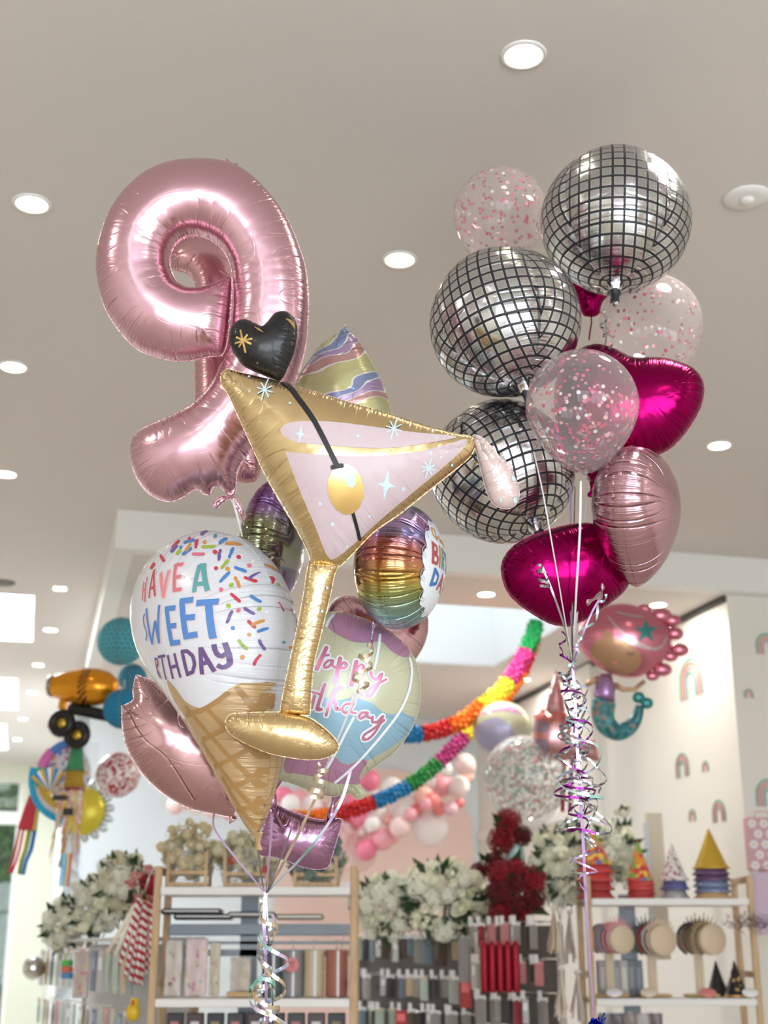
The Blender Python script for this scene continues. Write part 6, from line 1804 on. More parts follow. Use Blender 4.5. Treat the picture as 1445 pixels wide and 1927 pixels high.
# lower goods under the hat shelf
for k in range(5):
    x = 1128 + k * 24
    sheet_pack(x, x + 22, 1905, 1990, YB + .2, ((120, 110, 112), (84, 80, 88), (150, 130, 124), (196, 190, 186), (110, 90, 90))[k], ('grey', 'dark', 'brown grey', 'white', 'maroon')[k] + ' sleeve in the row at the bottom of the picture under the headbands', name='paper_sleeve', group='sleeves under the headband board')
# hanging daisy bag, lilac sheet
e = empty('daisy_bag', at(1438, 1588, 8.6), 'dusty pink paper bag with white daisies hanging before the rainbow wall', 'bag')
k = mpp(8.6, 1588); m_daisy = plain('dusty_pink_paper', (206, 160, 170), .6)
mb = MB(); mb.box((0, 0, 0), (66 * k, .10, 96 * k), m_daisy, bev=.006)
for ix in range(3):
    for iz in range(5):
        x, z = (-24 + ix * 22 + (iz % 2) * 10) * k, (-40 + iz * 19) * k
        for j in range(6): mb.lathe([(.011, 0), (.009, .0015)], m_tagw, (x + .018 * math.cos(j * 1.047), -.051, z + .018 * math.sin(j * 1.047)), 10, Matrix.Rotation(R(90), 3, 'X'))
        mb.lathe([(.009, 0), (.006, .003)], plain('daisy_heart', (226, 196, 150), .6), (x, -.0515, z), 10, Matrix.Rotation(R(90), 3, 'X'))
mb.build('bag_body', e); mb = MB(); mb.tube([(-.05, 0, 48 * k), (-.04, 0, 60 * k), (.04, 0, 60 * k), (.05, 0, 48 * k)], .004, m_daisy, 6); mb.build('handle', e)
e = empty('lilac_bag', at(1446, 1700, 8.55), 'lilac paper bag hanging below the daisy bag by the end post', 'bag')
mb = MB(); mb.box((0, 0, 0), (50 * k, .08, 110 * k), plain('lilac_paper', (206, 184, 206), .6), bev=.006); mb.build('bag_body', e); mb = MB(); mb.tube([(-.04, 0, 55 * k), (-.03, 0, 66 * k), (.03, 0, 66 * k), (.04, 0, 55 * k)], .004, m_daisy, 6); mb.build('handle', e)
e = empty('picture_board', at(1232, 1580, 9.4), 'cream framed board leaning behind the white flower and the hats', 'frame')
k = mpp(9.4, 1580); mb = MB(); mb.box((0, 0, -.3), (30 * k, .06, 100 * k + .6), plain('cream_board', (214, 204, 184), .6), bev=.004); mb.build('frame', e); mb = MB(); mb.box((-17 * k, -.032, -.28), (10 * k, .004, 80 * k + .5), plain('board_face', (206, 212, 220), .5)); mb.build('face', e)

# ------------------------------------------------------------------ rainbow stickers on the walls
rb_c = [plain('sticker_green', (110, 178, 158), .6), plain('sticker_coral', (230, 134, 116), .6), plain('sticker_mauve', (186, 156, 172), .6), plain('sticker_green', (110, 178, 158), .6)]
def sticker(px, py, h_px, p0, nrm, hv, label, asp=.62, nb=4):
    c = on_plane(px, py, p0, nrm) + nrm * .004
    d = c - C0; dep = d.y * cp + d.z * sp; h = h_px * dep / FPX * 1.02
    w = h * asp
    mb = MB(); zv = Vector((0, 0, 1))
    for k in range(nb):
        ro = 1 - k * (.8 / nb); ri = ro - .8 / nb * .55
        V = []; n = 20
        leg = .42 * h
        outl = []
        for i in range(n + 1):
            a = math.pi * i / n
            outl.append((math.cos(a), math.sin(a)))
        pts = [(1, -1)] + outl + [(-1, -1)]
        for x, z in pts:
            for r in (ro, ri):
                zz_ = (z * (h - leg) * r if z >= 0 else -leg)
                V.append(c + hv * (x * w * r) + zv * (zz_ - (h / 2 - leg)))
        V2 = [v + nrm * .002 for v in V]; m = len(V); F = []
        for i in range(len(pts) - 1):
            a, b_, c2, d2 = 2 * i, 2 * i + 1, 2 * i + 3, 2 * i + 2
            F += [(m + a, m + b_, m + c2, m + d2), (a, d2, m + d2, m + a), (b_, m + b_, m + c2, c2)]
        mb.add(V2[:0] + V + V2, F, rb_c[k], False)
    tag(mb.build('rainbow_sticker'), label, 'wall sticker', 'rainbow wall stickers')
sw0, swn, swh = rp(aC, 1), -RV, FV
for px, py, h_, lb, nb in ((1300, 1275, 74, 'largest rainbow wall sticker, on the receding wall beside the mermaid tail', 4), (1284, 1440, 44, 'pale rainbow wall sticker straight below the largest one', 4), (1328, 1442, 20, 'tiny rainbow wall sticker near the wall corner, level with the pale one', 2), (1303, 1534, 22, 'tiny rainbow wall sticker low on the receding wall above the white dotted hats', 2), (1353, 1526, 40, 'rainbow wall sticker right above the gold party hat', 3)):
    sticker(px, py, h_, sw0, swn, swh, lb, .62, nb)
fp0 = rp(aC + 1, 0)
for px, py, h_, lb, nb in ((1442, 1212, 40, 'rainbow wall sticker highest on the front wall panel, cut by the picture edge', 3), (1408, 1305, 17, 'tiny rainbow wall sticker alone on the front wall panel', 2), (1447, 1492, 50, 'large rainbow wall sticker above the daisy bag, cut by the picture edge', 4), (1441, 1648, 26, 'rainbow wall sticker just below the daisy bag', 3)):
    sticker(px, py, h_, fp0, -FV, RV, lb, .56, nb)
# ------------------------------------------------------------------ tissue garlands under the alcove skylight
tis = {k: plain('tissue_' + k, c, .75, var=.12, bscale=25) for k, c in dict(green=(26, 160, 90), magenta=(216, 60, 140), yellow=(236, 216, 60), orange=(240, 124, 30), red=(206, 40, 44), blue=(36, 130, 184), plum=(178, 60, 124), leaf=(40, 136, 66)).items()}
def garland(pts, Y0, Y1, secs, rpx, label, seed):
    P = catmull(pts, False, 3.0); n = len(P)
    W3 = [at(x, y, Y0 + (Y1 - Y0) * i / (n - 1)) for i, (x, y) in enumerate(P)]
    e = empty('tissue_garland', W3[0], label, 'garland'); q = random.Random(seed)
    i0 = 0
    for frac, col in secs:
        i1 = min(n - 1, int(frac * (n - 1)))
        seg = W3[i0:i1 + 1]
        if len(seg) < 2: continue
        mb = MB(); V = []; F = []; m = 18
        Ls = sum((b_ - a_).length for a_, b_ in zip(seg[:-1], seg[1:])); k = max(4, int(Ls / .018))
        for j in range(k + 1):
            t_ = j / k * (len(seg) - 1); a = min(int(t_), len(seg) - 2); p = seg[a].lerp(seg[a + 1], t_ - a)
            d = (seg[a + 1] - seg[a]).normalized(); x = d.cross(Vector((0, 1, 0))).normalized(); y = d.cross(x)
            rr = rpx * mpp(p.y, 1400) * (1.0 if j % 2 else .72)
            for s_ in range(m):
                an = 2 * math.pi * s_ / m
                r = rr * (1.12 if (s_ + j // 2) % 2 else .78) * q.uniform(.88, 1.1)
                V.append(p + (x * math.cos(an) + y * math.sin(an)) * r - e.location)
        for j in range(k):
            for s_ in range(m):
                if (s_ * 5 + j * 3) % 11 == 0: continue        # cut slots of the tissue
                F.append((j * m + s_, j * m + (s_ + 1) % m, (j + 1) * m + (s_ + 1) % m, (j + 1) * m + s_))
        F.append(tuple(range(m))); F.append(tuple(k * m + s_ for s_ in reversed(range(m))))
        mb.add(V, F, tis[col], False); o = mb.build('tissue_section', e); o['label'] = {'leaf': 'green', 'plum': 'plum'}.get(col, col) + ' tissue section'
        i0 = i1
garland([(1008, 1172), (1003, 1195), (985, 1235), (950, 1292), (905, 1330), (860, 1362), (810, 1378), (760, 1382), (700, 1380)], 9.6, 9.0, [(.14, 'green'), (.30, 'magenta'), (.47, 'yellow'), (.64, 'orange'), (.78, 'red'), (.95, 'blue'), (1., 'green')], 17, 'upper tissue garland from the skylight, ending in blue beside the pastel birthday balloon', 1)
garland([(1006, 1196), (985, 1255), (950, 1310), (905, 1355), (862, 1398), (820, 1440), (770, 1478), (715, 1505), (655, 1526), (600, 1536), (545, 1540)], 9.9, 9.2, [(.12, 'red'), (.27, 'orange'), (.385, 'yellow'), (.50, 'plum'), (.62, 'leaf'), (.735, 'blue'), (.86, 'red'), (1., 'orange')], 15, 'lower tissue garland crossing in front of the pink balloon arch', 2)

# ------------------------------------------------------------------ pink balloon garland before the pink arch
def gloss(name, col): return plain(name, col, .22, coat=0) if False else plain(name, col, .24)
bc = {'w': gloss('latex_white', (248, 240, 240)), 'b': gloss('latex_blush', (246, 214, 210)), 'p': gloss('latex_pink', (244, 170, 182)), 'h': gloss('latex_hot_pink', (240, 130, 160)), 'c': gloss('latex_coral', (242, 136, 132)), 'l': gloss('latex_lilac', (238, 196, 208)), 'o': gloss('latex_peach', (248, 190, 176))}
Yg = 12.6
e = empty('balloon_garland', at(760, 1530, Yg), 'long garland of pink, white and coral balloons across the pink arch', 'balloon garland')
Zg = zz(640, 1380, 4.817)
bl = [(1130, 280, 95, 'b'), (1080, 480, 95, 'w'), (920, 470, 110, 'p'), (800, 430, 75, 'w'), (960, 330, 65, 'w'), (760, 560, 85, 'o'), (700, 520, 70, 'w'), (830, 610, 75, 'c'), (780, 640, 65, 'p'), (900, 680, 65, 'c'), (1000, 680, 70, 'l'), (1085, 630, 45, 'c'), (1150, 390, 65, 'o'), (810, 850, 170, 'w'), (560, 720, 115, 'w'), (640, 640, 85, 'w'), (540, 850, 95, 'b'),
      (340, 740, 95, 'w'), (290, 820, 75, 'w'), (430, 800, 40, 'o'), (440, 745, 32, 'o'), (460, 860, 36, 'o'), (180, 760, 85, 'h'), (100, 800, 75, 'h'), (380, 960, 105, 'p'), (140, 1060, 200, 'b'), (235, 1060, 95, 'h'), (200, 900, 32, 'w'), (262, 880, 32, 'w'), (270, 945, 40, 'o'), (352, 915, 38, 'w'), (60, 880, 70, 'b'), (265, 430, 95, 'h'), (470, 490, 95, 'w'), (310, 570, 55, 'w'),
      (100, 610, 70, 'h'), (20, 640, 70, 'p'), (640, 740, 60, 'p'), (700, 680, 55, 'c'), (480, 940, 60, 'o'), (-60, 720, 90, 'w'), (-90, 840, 80, 'p'), (-20, 960, 100, 'b'), (-180, 700, 80, 'p'), (-260, 660, 100, 'w'), (-330, 720, 70, 'b'), (-380, 600, 90, 'p'), (-450, 640, 90, 'w'), (-520, 560, 80, 'h'), (-560, 650, 80, 'b'),
      (-1490, 650, 85, 'b'), (-1400, 600, 90, 'p'), (-1310, 660, 80, 'w'), (-1240, 610, 80, 'p'), (-1160, 680, 90, 'b'), (-1080, 640, 80, 'w'), (-1000, 700, 85, 'p'), (-900, 660, 90, 'w'), (-800, 690, 85, 'h'), (-700, 650, 90, 'w'), (-630, 690, 70, 'p')]
q = random.Random(8)
for x, y, r, c in bl:
    px, py = Zg([(x, y)])[0]
    Y = Yg + (.12 if r < 60 else .25 if r < 120 else .32) * q.uniform(-.9, .9)
    p = at(px, py, Y) - e.location; rr = r / 4.817 * mpp(Y, py)
    mb = MB(); d = Vector((q.uniform(-1, 1), .6, q.uniform(-1, 1))).normalized(); M = d.to_track_quat('Z', 'X').to_matrix() @ Matrix.Rotation(math.pi, 3, 'X')
    mb.lathe([(a_, b_ ) for a_, b_ in teardrop(rr, 16)], bc[c], p, 24, M, cap=False); mb.build('balloon', e)

# ------------------------------------------------------------------ balloons hanging in front of the alcove
def traced(name, part, px, Y, m, label, cat='balloon', k=.8, yaw=0, lean=8, **kw):
    cx, cy = np.mean(px, axis=0)
    b = Balloon(name, cx, cy, Y, yaw, lean, 0, label, cat)
    b.foil(part, px, m, k, step=.014, res=110, **kw); return b
Zq = zz(1000, 1100, 3.247)
m_hair = foil_mat('mermaid_pink_foil', (216, 132, 152), .2, .9, crease=.6); m_skin = foil_mat('tan_print', (196, 154, 120), .25, .5); m_teal = plain('teal_print', (60, 140, 140), .3, .5)
b = traced('mermaid_balloon', 'hair', Zq([(285, 330), (300, 250), (360, 180), (450, 132), (560, 116), (660, 138), (760, 188), (832, 260), (855, 345), (825, 440), (745, 520), (640, 568), (540, 562), (440, 522), (350, 452), (300, 390)]), 8.3, m_hair, 'large pink haired mermaid foil balloon with teal starfish and curled tail', k=.8)
b.patch(Zq([(362, 410), (380, 360), (430, 320), (462, 270), (500, 320), (580, 350), (645, 400), (668, 460), (640, 520), (560, 556), (480, 545), (415, 505), (375, 455)]), m_skin)
star = []
for i in range(10):
    a = math.pi * i / 5 + .3; r = 78 if i % 2 else 30
    star.append((700 + r * math.cos(a), 285 + r * math.sin(a)))
b.patch(Zq([p_ for p_ in star for _ in (0, 1)]), m_teal, .003)
for s_ in ([(470, 200), (540, 280), (640, 350), (760, 400)], [(520, 170), (600, 190), (680, 200)], [(600, 350), (700, 390), (790, 380), (820, 320)]): b.draw(Zq(s_), 3, plain('silver_print', (206, 206, 210), .25, .8), .003, both=False)
b.draw(Zq([(585, 415), (605, 430), (625, 418)]), 2, m_ink, .003, both=False); b.draw(Zq([(495, 470), (510, 478), (525, 470)]), 3, pr['coral'], .003, both=False)
b.end()
fi = b.fr.M.inverted()
def lp(pts): return [fi @ on_plane(x, y, b.fr.loc, b.fr.Rm @ Vector((0, 1, 0))) for x, y in Zq(pts)]
kz = mpp(8.3, 1250) / 3.247
for c, r in (((790, 190), 60), ((860, 220), 48), ((875, 300), 50), ((905, 400), 52), ((800, 520), 52), ((740, 560), 36), ((850, 440), 40), ((690, 150), 40)):
    mb = MB(); p = lp([c])[0]; mb.sphere(p, r * kz, m_hair, 16, (1.15, .6, .8)); mb.build('curl', b.root)
tor = lp([(452, 545), (450, 600), (448, 660), (445, 715)])
mb = MB(); mb.tube(tor, [34 * kz, 60 * kz, 66 * kz, 66 * kz], foil_mat('lilac_foil', (176, 140, 190), .22, .8), 16); mb.build('torso', b.root)
for s_ in ([(415, 570), (370, 590), (330, 622)], [(500, 610), (560, 640), (630, 640), (690, 590)]):
    mb = MB(); P = lp(s_); mb.tube([Vector(p) for p in P], [20 * kz, 17 * kz] + [14 * kz] * (len(P) - 2), m_skin, 10); mb.build('arm', b.root)
tl = catmull([(445, 710), (435, 780), (455, 850), (520, 898), (590, 880), (640, 820), (662, 740)], False, 12.)
m_scale = hat_mat('mermaid_scale_film', (50, 130, 136), (36., [(40, 110, 120), (70, 150, 150), (150, 130, 120), (40, 120, 130), (90, 160, 170), (30, 100, 110)]))
mb = MB(); n_ = len(tl); mb.tube(lp(tl), [(76 - 50 * (i / (n_ - 1)) ** 1.3) * kz for i in range(n_)], m_scale, 18); mb.build('tail', b.root)
mb = MB()
for c, r in (((655, 690), 40), ((705, 725), 40)): mb.sphere(lp([c])[0], r * kz, m_teal, 14, (1, .5, .9))
mb.build('tail_fin', b.root)
Zk = zz(880, 1280, 5.558)
b = traced('castle_balloon', 'foil_body', Zk([(648, 775), (648, 775), (690, 560), (680, 540), (700, 400), (682, 380), (682, 380), (770, 280), (770, 280), (800, 300), (850, 350), (810, 340), (850, 120), (930, -120), (930, -120), (1000, 150), (1035, 340), (1090, 400), (1095, 560), (1190, 640), (1330, 620), (1330, 620), (1385, 850), (1385, 850), (1200, 840), (850, 835)]), 8.8, foil_mat('castle_pink_foil', (206, 156, 160), .2, crease=.5), 'dusty pink foil castle balloon behind the silver ribbon tangle', k=.8)
m_sal = foil_mat('salmon_print', (214, 130, 120), .25, .8); m_lav = foil_mat('grey_lilac_print', (160, 140, 156), .25, .8)
b.patch(Zk([(690, 400), (690, 400), (770, 300), (770, 300), (845, 395), (845, 395), (840, 430), (700, 430)]), m_sal); b.patch(Zk([(700, 550), (835, 570), (835, 610), (690, 600)]), m_sal); b.patch(Zk([(700, 430), (835, 440), (832, 550), (700, 530)]), m_lav); b.patch(Zk([(690, 610), (832, 620), (830, 790), (665, 760)]), m_lav)
b.patch(Zk([(850, 340), (1030, 340), (1085, 420), (855, 430)]), m_sal)
b.end()
mb = MB(); P = [b.fr.M.inverted() @ on_plane(x, y, b.fr.loc, b.fr.Rm @ Vector((0, 1, 0))) for x, y in Zk([(1010, 850), (1000, 1100), (990, 1380)])]
mb.ribbon(P, .05, m_hair); mb.ribbon([p + Vector((.05, .01, 0)) for p in P], .05, plain('plum_film', (150, 80, 130), .25, .7)); mb.build('foil_tassel', b.root)
b = traced('pastel_birthday_balloon', 'foil_body', [(900 + 46 + 56 * math.cos(t_), 1372 + 52 * math.sin(t_)) for t_ in np.linspace(0, 6.283, 30, endpoint=False)], 9.3, m_py, 'pastel birthday balloon far behind, above the confetti bubble balloon', k=.8)
b.patch([(905, 1345), (946, 1322), (985, 1345), (946, 1338)], m_pp); b.patch([(893, 1372), (930, 1350), (960, 1365), (970, 1400), (940, 1422), (910, 1410)], foil_mat('lavender_print', (172, 168, 196), .3, .2)); b.end()
latex(988, 1464, 8.95, 80, 'big clear bubble balloon filled with tiny red and green confetti, below the castle balloon', 0, 5)
o = [x for x in COL.objects if x.name.startswith('confetti_print')][-1]
mb = MB(); q = random.Random(21); r_ = 80 * mpp(8.95, 1464)
cm = [plain('speck_green', (90, 160, 140), .5), plain('speck_red', (200, 90, 90), .5), plain('speck_white', (246, 246, 244), .5), plain('speck_white', (246, 246, 244), .5), plain('speck_grey', (160, 166, 168), .5)]
for k in range(1500):
    z = q.uniform(-1, .95); a = q.uniform(0, 6.283); p = Vector((math.sqrt(1 - z * z) * math.cos(a), math.sqrt(1 - z * z) * math.sin(a), z)) * r_ * .975; n_ = p.normalized(); x = n_.orthogonal().normalized(); y = n_.cross(x); an = q.uniform(0, 3)
    d1 = (x * math.cos(an) + y * math.sin(an)) * .014; d2 = n_.cross(d1).normalized() * .0055
    mb.add([p - d1 - d2, p + d1 - d2, p + d1 + d2, p - d1 + d2], [(0, 1, 2, 3)], q.choice(cm), False)
nw = mb.build('confetti_print', o.parent); nw['kind'] = 'stuff'; bpy.data.objects.remove(o)
o = nw.parent
for ch in o.children:
    if ch.name.startswith('latex_skin'):
        ch.data.materials[0] = clear_mat('bubble_film', (.93, .95, .95, 1), .10)

# ------------------------------------------------------------------ cement mixer balloon
Zx = zz(0, 1100, 3.322); Yx = 8.4
c = at(*Zx([(520, 640)])[0], Yx); k = mpp(Yx, 1290) / 3.322
e = empty('cement_mixer_balloon', c, 'orange cement mixer truck foil balloon with black wheels', 'balloon'); e.rotation_euler = (0, R(4), R(-12))
Mx_ = Matrix.Rotation(R(90), 3, 'Y')
t = NT('mixer_orange_foil'); sx = t.n('ShaderNodeSeparateXYZ', Vector=t.coord('Object'))
v = t.math('MULTIPLY', t.math('LESS_THAN', t.math('ABSOLUTE', t.math('SUBTRACT', sx.outputs[0], 45 * k)), 30 * k), t.math('GREATER_THAN', t.math('FRACT', t.math('ADD', t.math('MULTIPLY', sx.outputs[2], 30), t.math('MULTIPLY', sx.outputs[0], -26))), .5))
m_mix = t.done(t.bsdf(t.mix(v, srgb(226, 150, 30), srgb(40, 34, 30)), .2, .6))
mb = MB(); mb.lathe([(58 * k, -212 * k), (70 * k, -190 * k), (96 * k, -100 * k), (118 * k, 0), (118 * k, 90 * k), (100 * k, 160 * k), (62 * k, 215 * k), (30 * k, 230 * k)], m_mix, n=36, M=Mx_); mb.build('drum', e)
m_gy = foil_mat('mixer_grey_foil', (150, 146, 140), .25, .8); m_bk = foil_mat('mixer_black_foil', (34, 34, 38), .3, .3)
mb = MB(); mb.lathe([(66 * k, -222 * k), (72 * k, -205 * k), (60 * k, -196 * k)], m_gy, n=30, M=Mx_); mb.build('drum_mouth', e)
mb = MB(); mb.box((90 * k, 0, -160 * k), (330 * k, 90 * k, 70 * k), m_bk, Matrix.Rotation(R(8), 3, 'Y'), bev=.02); mb.box((-120 * k, 0, -140 * k), (40 * k, 70 * k, 130 * k), m_mix, bev=.015); mb.box((-180 * k, -10 * k, -240 * k), (34 * k, 30 * k, 60 * k), pr['brick'], bev=.01); mb.build('chassis', e)
for (x, z), y in (((-75, -240), -70), ((22, -305), -40)):
    mb = MB(); P = []
    R_, r_ = 58 * k, 30 * k
    mb.tube([(x * k + R_ * math.cos(a), y * k, z * k + R_ * math.sin(a)) for a in np.linspace(0, 6.283, 30, endpoint=False)], r_, m_bk, 12, closed=True); w_ = mb.build('wheel', e)
    mb = MB(); mb.lathe([(.001, -10 * k), (34 * k, -8 * k), (46 * k, 0), (46 * k, 8 * k)], foil_mat('hub_yellow_foil', (206, 166, 60), .25, .7), (x * k, (y - 4) * k, z * k), 24, Matrix.Rotation(R(-90), 3, 'X') @ Matrix.Diagonal(Vector((1, 1, -1)))); mb.build('hub', w_)

# ------------------------------------------------------------------ honeycomb paper balls, patterned ball
def honey(px, py, r, Y, col, label):
    c = at(px, py, Y); rr = r * mpp(Y, py); e = empty('honeycomb_ball', c, label, 'paper ball', 'blue honeycomb paper balls')
    t = NT('honeycomb_tissue_%d' % px); co = t.coord('Object'); sx = t.n('ShaderNodeSeparateXYZ', Vector=co)
    la = t.math('DIVIDE', t.math('ARCTAN2', sx.outputs[1], sx.outputs[0]), 6.2832); N_ = 26.
    row = t.math('DIVIDE', t.math('ARCSINE', t.math('DIVIDE', sx.outputs[2], rr * 1.01)), .19)
    rid = t.math('FLOOR', row)
    U = t.math('FRACT', t.math('ADD', t.math('MULTIPLY', la, N_), t.math('MULTIPLY', t.math('MODULO', t.math('ABSOLUTE', rid), 2.), .5)))
    d = t.math('ADD', t.math('ABSOLUTE', t.math('SUBTRACT', U, .5)), t.math('MULTIPLY', t.math('ABSOLUTE', t.math('SUBTRACT', t.math('FRACT', row), .5)), .9))
    cc = srgb(*col); dk = tuple(x * .42 for x in cc[:3]) + (1,)
    m = t.done(t.bsdf(t.mix(t.math('SMOOTH_MIN', d, 1., .1), dk, cc) if False else t.ramp(d, [(.2, dk), (.55, cc)]), .8, 0., t.bump(d, .8, .02)))
    mb = MB(); mb.sphere((0, 0, 0), rr, m, 44); mb.build('tissue_ball', e)
    mb = MB(); mb.tube([(rr * 1.005 * math.cos(a) * .12 * 0, -rr * 1.004 * math.cos(a), rr * 1.004 * math.sin(a)) for a in np.linspace(-1.5, 1.5, 20)], .004, plain('grey_thread', (110, 126, 130), .5), 6); mb.build('seam_card', e)
    mb = MB(); mb.tube([(0, 0, rr), (0, 0, rr + .06)], .003, m_tagw, 6); mb.build('hanging_thread', e)
honey(228, 1207, 45, 8.9, (92, 186, 202), 'largest turquoise honeycomb paper ball, hanging over the cement mixer balloon')
honey(231, 1334, 37, 8.2, (30, 150, 200), 'bright blue honeycomb paper ball hanging beside the rose gold star tip')
honey(249, 1276, 27, 9.3, (70, 160, 190), 'small blue honeycomb ball half hidden between the other two')
c = at(222, 1458, 8.8); e = empty('patterned_ball', c, 'white and red blotched ball hanging beside the rose gold star', 'ball')
t = NT('red_blotch_film'); nz = t.n('ShaderNodeTexNoise', Vector=t.coord('Object'), Scale=24., Detail=.5, Distortion=2.2)
mb = MB(); rr = 42 * mpp(8.8, 1458)
mb.sphere((0, 0, 0), rr, t.done(t.bsdf(t.ramp(nz.outputs['Fac'], [(0, srgb(176, 40, 48)), (.47, srgb(240, 230, 230))], 'CONSTANT'), .3)), 40); mb.build('body', e)
mb = MB(); mb.tube([(0, 0, rr), (0, 0, rr + .2)], .002, m_tagw, 6); mb.build('hanging_thread', e)

# ------------------------------------------------------------------ pinata corner
Zz_ = zz(0, 1380, 6.021); Yp = 9.0; kp = mpp(Yp, 1480) / 6.021
def P3(x, y, Y=None): return at(*Zz_([(x, y)])[0], Y or Yp)
m_rb = [plain('crepe_' + n_, c_, .8, bump=.3, bscale=90) for n_, c_ in (('red', (206, 60, 76)), ('yellow', (226, 190, 80)), ('green', (60, 150, 100)), ('blue', (60, 120, 190)), ('plum', (140, 70, 120)))]
# windsock
c = P3(350, 900, 8.9); e = empty('windsock', c, 'red windsock with rainbow stripes and long ribbon tails', 'windsock'); e.rotation_euler = (0, R(8), R(20))
mb = MB(); n = 30; hh = 190 * kp
V = []; F = []; mi = []
for j in range(7):
    u = j / 6
    for i in range(n):
        a = 2 * math.pi * i / n; r = (60 + 45 * u ** .7) * kp
        V.append((r * math.cos(a), r * math.sin(a), hh * (1 - 2 * u)))
for i in range(n):
    a = 2 * math.pi * (i + .5) / n; col = 0
    if -1.1 < ((a + math.pi) % (2 * math.pi) - math.pi) < .6: col = 1 + min(3, int((a + 1.1 if a < 3 else a - 2 * math.pi + 1.1) / .43))
    mb.add([V[j * n + i] for j in range(7)] + [V[j * n + (i + 1) % n] for j in range(7)], [(j + 1, j, 7 + j, 8 + j) for j in range(6)], m_rb[col])
mb.build('sock', e)
for x, col in ((-.9, 0), (-.45, 0), (.1, 1), (.35, 2), (.75, 3), (.95, 3)):
    mb = MB(); mb.ribbon([Vector((x * 95 * kp, -.02, -hh)), Vector((x * 95 * kp + 6 * kp, -.02, -hh - 200 * kp)), Vector((x * 80 * kp - 8 * kp, -.02, -hh - 330 * kp)), Vector((x * 70 * kp - 30 * kp * (x < 0), -.02, -hh - 480 * kp))], 28 * kp, m_rb[col], n0=(1, 0, 0)); mb.build('streamer', e)
# sun balloon
c = P3(950, 880, 9.5); e = empty('sun_balloon', c, 'yellow sun foil balloon with pale rays around it', 'balloon')
mb = MB(); mb.sphere((0, 0, 0), 260 * kp, foil_mat('sun_yellow_foil', (232, 214, 70), .3, .3), 40, (1, .55, 1.12)); mb.build('face', e)
mb = MB(); mb.sphere((120 * kp, -100 * kp, -100 * kp), 36 * kp, pr['pink'], 12, (.7, .3, 1)); mb.build('cheek', e)
for i in range(16):
    a = 2 * math.pi * i / 16 + .1; mb = MB(); d = Vector((math.cos(a), 0, math.sin(a)))
    mb.tube([d * 255 * kp, d * 300 * kp, d * 350 * kp, d * 372 * kp], [46 * kp, 52 * kp, 42 * kp, 10 * kp], foil_mat('ray_silver_foil', (212, 222, 226), .22, .6), 12); mb.build('ray', e)
# paper rainbow pinata
c = P3(800, 500, 8.75); e = empty('rainbow_pinata', c, 'round rainbow pinata ring with a pale blue outer band', 'pinata')
def arc(a0, a1, rx, rz, w_, m, dy, part):
    mb = MB(); P = [Vector((rx * kp * math.cos(a), dy, rz * kp * math.sin(a))) for a in np.linspace(a0, a1, 18)]
    V = []; F = []
    for p in P:
        u = p.copy(); u.y = 0; u.normalize()
        V += [p - u * w_ * kp / 2 + Vector((0, -.03, 0)), p + u * w_ * kp / 2 + Vector((0, -.03, 0)), p + u * w_ * kp / 2 + Vector((0, .03, 0)), p - u * w_ * kp / 2 + Vector((0, .03, 0))]
    for j in range(len(P) - 1):
        for s_ in range(4): F.append((4 * j + s_, 4 * j + (s_ + 1) % 4, 4 * j + 4 + (s_ + 1) % 4, 4 * j + 4 + s_))
    F += [(3, 2, 1, 0), tuple(4 * (len(P) - 1) + s_ for s_ in range(4))]
    mb.add(V, F, m, False); o = mb.build(part, e); return o
mp = lambda n_, c_: plain('fringe_' + n_, c_, .85, bump=.5, bscale=120)
arc(1.75, 2.3, 330, 380, 70, mp('blue', (90, 140, 220)), 0, 'fringe_band'); arc(2.3, 2.85, 340, 380, 90, mp('pink', (226, 120, 190)), 0, 'fringe_band'); arc(2.85, 3.4, 330, 360, 90, mp('green', (90, 180, 150)), 0, 'fringe_band'); arc(3.4, 4.6, 320, 330, 70, mp('gold', (206, 170, 70)), 0, 'fringe_band')
arc(2.9, 4.6, 430, 460, 70, mp('sky', (50, 170, 220)), .03, 'outer_band'); arc(3.2, 4.55, 375, 395, 50, mp('grey', (216, 214, 218)), .03, 'white_band')
m_conf = hat_mat('confetti_card', (236, 234, 238), (40., [(236, 234, 238), (236, 234, 238), (236, 234, 238), (210, 120, 150), (140, 160, 210), (230, 180, 90)]))
mb = MB(); mb.lathe([(270 * kp, -.004), (275 * kp, 0), (270 * kp, .004)], m_conf, (-60 * kp, .02, 60 * kp), 40, Matrix.Rotation(R(90), 3, 'X')); mb.build('backing_card', e)
HP = [([(0, 0), (0, 10)], 0), ([(5, 0), (5, 10)], 0), ([(0, 5), (5, 5)], 0), ([(9, 0), (11, 6), (13, 0)], 1), ([(16, -4), (16, 6)], 3), ([(16, 6), (20, 4), (16, 0)], 3), ([(23, -4), (23, 6)], 2), ([(23, 6), (27, 4), (23, 0)], 2), ([(30, 6), (32, 1)], 4), ([(34, 6), (31, -4)], 4)]
mb = MB()
for st_, ci in HP:
    for a_, b_ in zip(st_[:-1], st_[1:]): mb.bar(((a_[0] * 6 - 270) * kp, .01, (a_[1] * 6 + 60) * kp), ((b_[0] * 6 - 270) * kp, .01, (b_[1] * 6 + 60) * kp), 11 * kp, .004, m_rb[ci], up=(0, 1, 0))
mb.build('lettering', e)
q = random.Random(17)
e = empty('streamer_pinata', P3(850, 420, 8.6), 'green and mustard fringed bell with confetti coloured streamers below', 'pinata')
c0 = P3(850, 420, 8.6)
mb = MB(); mb.lathe([(96 * kp, -10 * kp), (80 * kp, 120 * kp), (72 * kp, 250 * kp)], mp('bell_green', (70, 146, 100)), n=20); mb.build('green_bell', e)
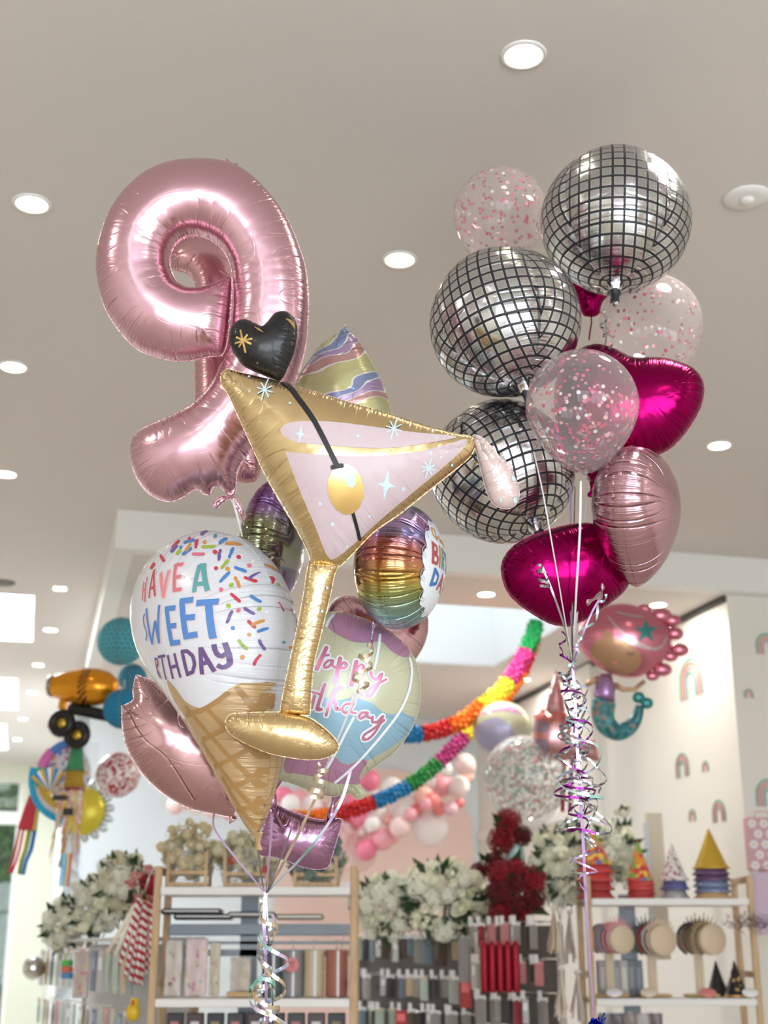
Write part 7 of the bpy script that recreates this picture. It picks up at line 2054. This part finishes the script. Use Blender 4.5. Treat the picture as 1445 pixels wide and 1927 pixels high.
mb = MB(); mb.lathe([(110 * kp, -200 * kp), (90 * kp, -8 * kp)], mp('bell_mustard', (176, 140, 44)), n=20); mb.build('mustard_band', e)
mb = MB(); mb.lathe([(126 * kp, -215 * kp), (112 * kp, -190 * kp)], mp('bell_wine', (150, 44, 76)), n=20); mb.build('wine_rim', e)
sc_ = [hat_mat('streamer_confetti_%d' % i, b_, (50., s_)) for i, (b_, s_) in enumerate((((240, 190, 180), [(244, 230, 210), (236, 150, 160), (240, 200, 120), (240, 240, 236)]), ((240, 200, 130), [(244, 220, 170), (230, 160, 180), (240, 190, 90), (200, 220, 190)]), ((226, 150, 180), [(240, 200, 210), (244, 240, 236), (226, 190, 110)])))]
for j in range(20):
    x = q.uniform(-110, 120); L_ = q.uniform(650, 850)
    mb = MB(); P = [Vector(((x + (-90 * u if x < 20 else 10 * u)) * kp, -.03 + q.uniform(-.03, .03), (-190 - L_ * u) * kp)) + Vector((.01 * math.sin(9 * u + j), 0, 0)) for u in np.linspace(0, 1, 9)]
    mb.ribbon(P, 30 * kp, q.choice(sc_), 1.2, (1, 0, 0)); mb.build('streamer', e)
for x, m in ((-50, mp('sky', (50, 170, 220))), (-20, mp('sky', (50, 170, 220))), (10, mp('pale_yellow', (240, 216, 150))), (36, mp('coral', (230, 100, 96)))):
    mb = MB(); P = [Vector(((x + 4 * math.sin(5 * u)) * kp, -.05, (-880 - 340 * u) * kp)) for u in np.linspace(0, 1, 7)]; mb.ribbon(P, 26 * kp, m, .4, (1, 0, 0)); mb.build('ribbon_tail', e)
e = empty('paper_fan', P3(690, 570, 8.5), 'orange, white and sky blue pleated paper fan hanging before the rainbow pinata', 'fan')
mb = MB()
for j in range(10):
    a = R(55 + j * 9); m = (m_rb[1], m_tagw, mp('sky', (50, 170, 220)))[j % 3]
    mb.add([Vector((-110 * kp, 0, -90 * kp)), Vector((-110 * kp + 260 * kp * math.cos(a), -.01 * (j % 2), -90 * kp + 260 * kp * math.sin(a))), Vector((-110 * kp + 260 * kp * math.cos(a + R(9)), -.01 * ((j + 1) % 2), -90 * kp + 260 * kp * math.sin(a + R(9))))], [(0, 1, 2), (2, 1, 0)], m, False)
mb.build('pleats', e); mb = MB(); mb.sphere((-110 * kp, -.01, -95 * kp), 26 * kp, m_rb[1], 10); mb.build('clasp', e)
for x, y, w_, h_, lb in ((680, 730, 150, 50, 'black clip bar on the rainbow pinata, the upper one'), (770, 890, 100, 70, 'black clip block on the rainbow pinata, the lower one')):
    mb = MB(); mb.box((0, 0, 0), (w_ * kp, .05, h_ * kp), m_black, bev=.006); tag(mb.build('hanger_clip', loc=P3(x, y, 8.55)), lb, 'clip')
e = empty('clear_streamer', P3(1020, 400, 9.2), 'clear film streamers hanging behind the green bell', 'streamer')
mb = MB()
for j in range(5): mb.ribbon([Vector(((-90 + 40 * j) * kp, 0, 300 * kp)), Vector(((-80 + 38 * j) * kp, .02, 0)), Vector(((-70 + 36 * j) * kp, -.01, -260 * kp))], 44 * kp, m_cel, .8, (1, 0, 0))
mb.build('film_strips', e)
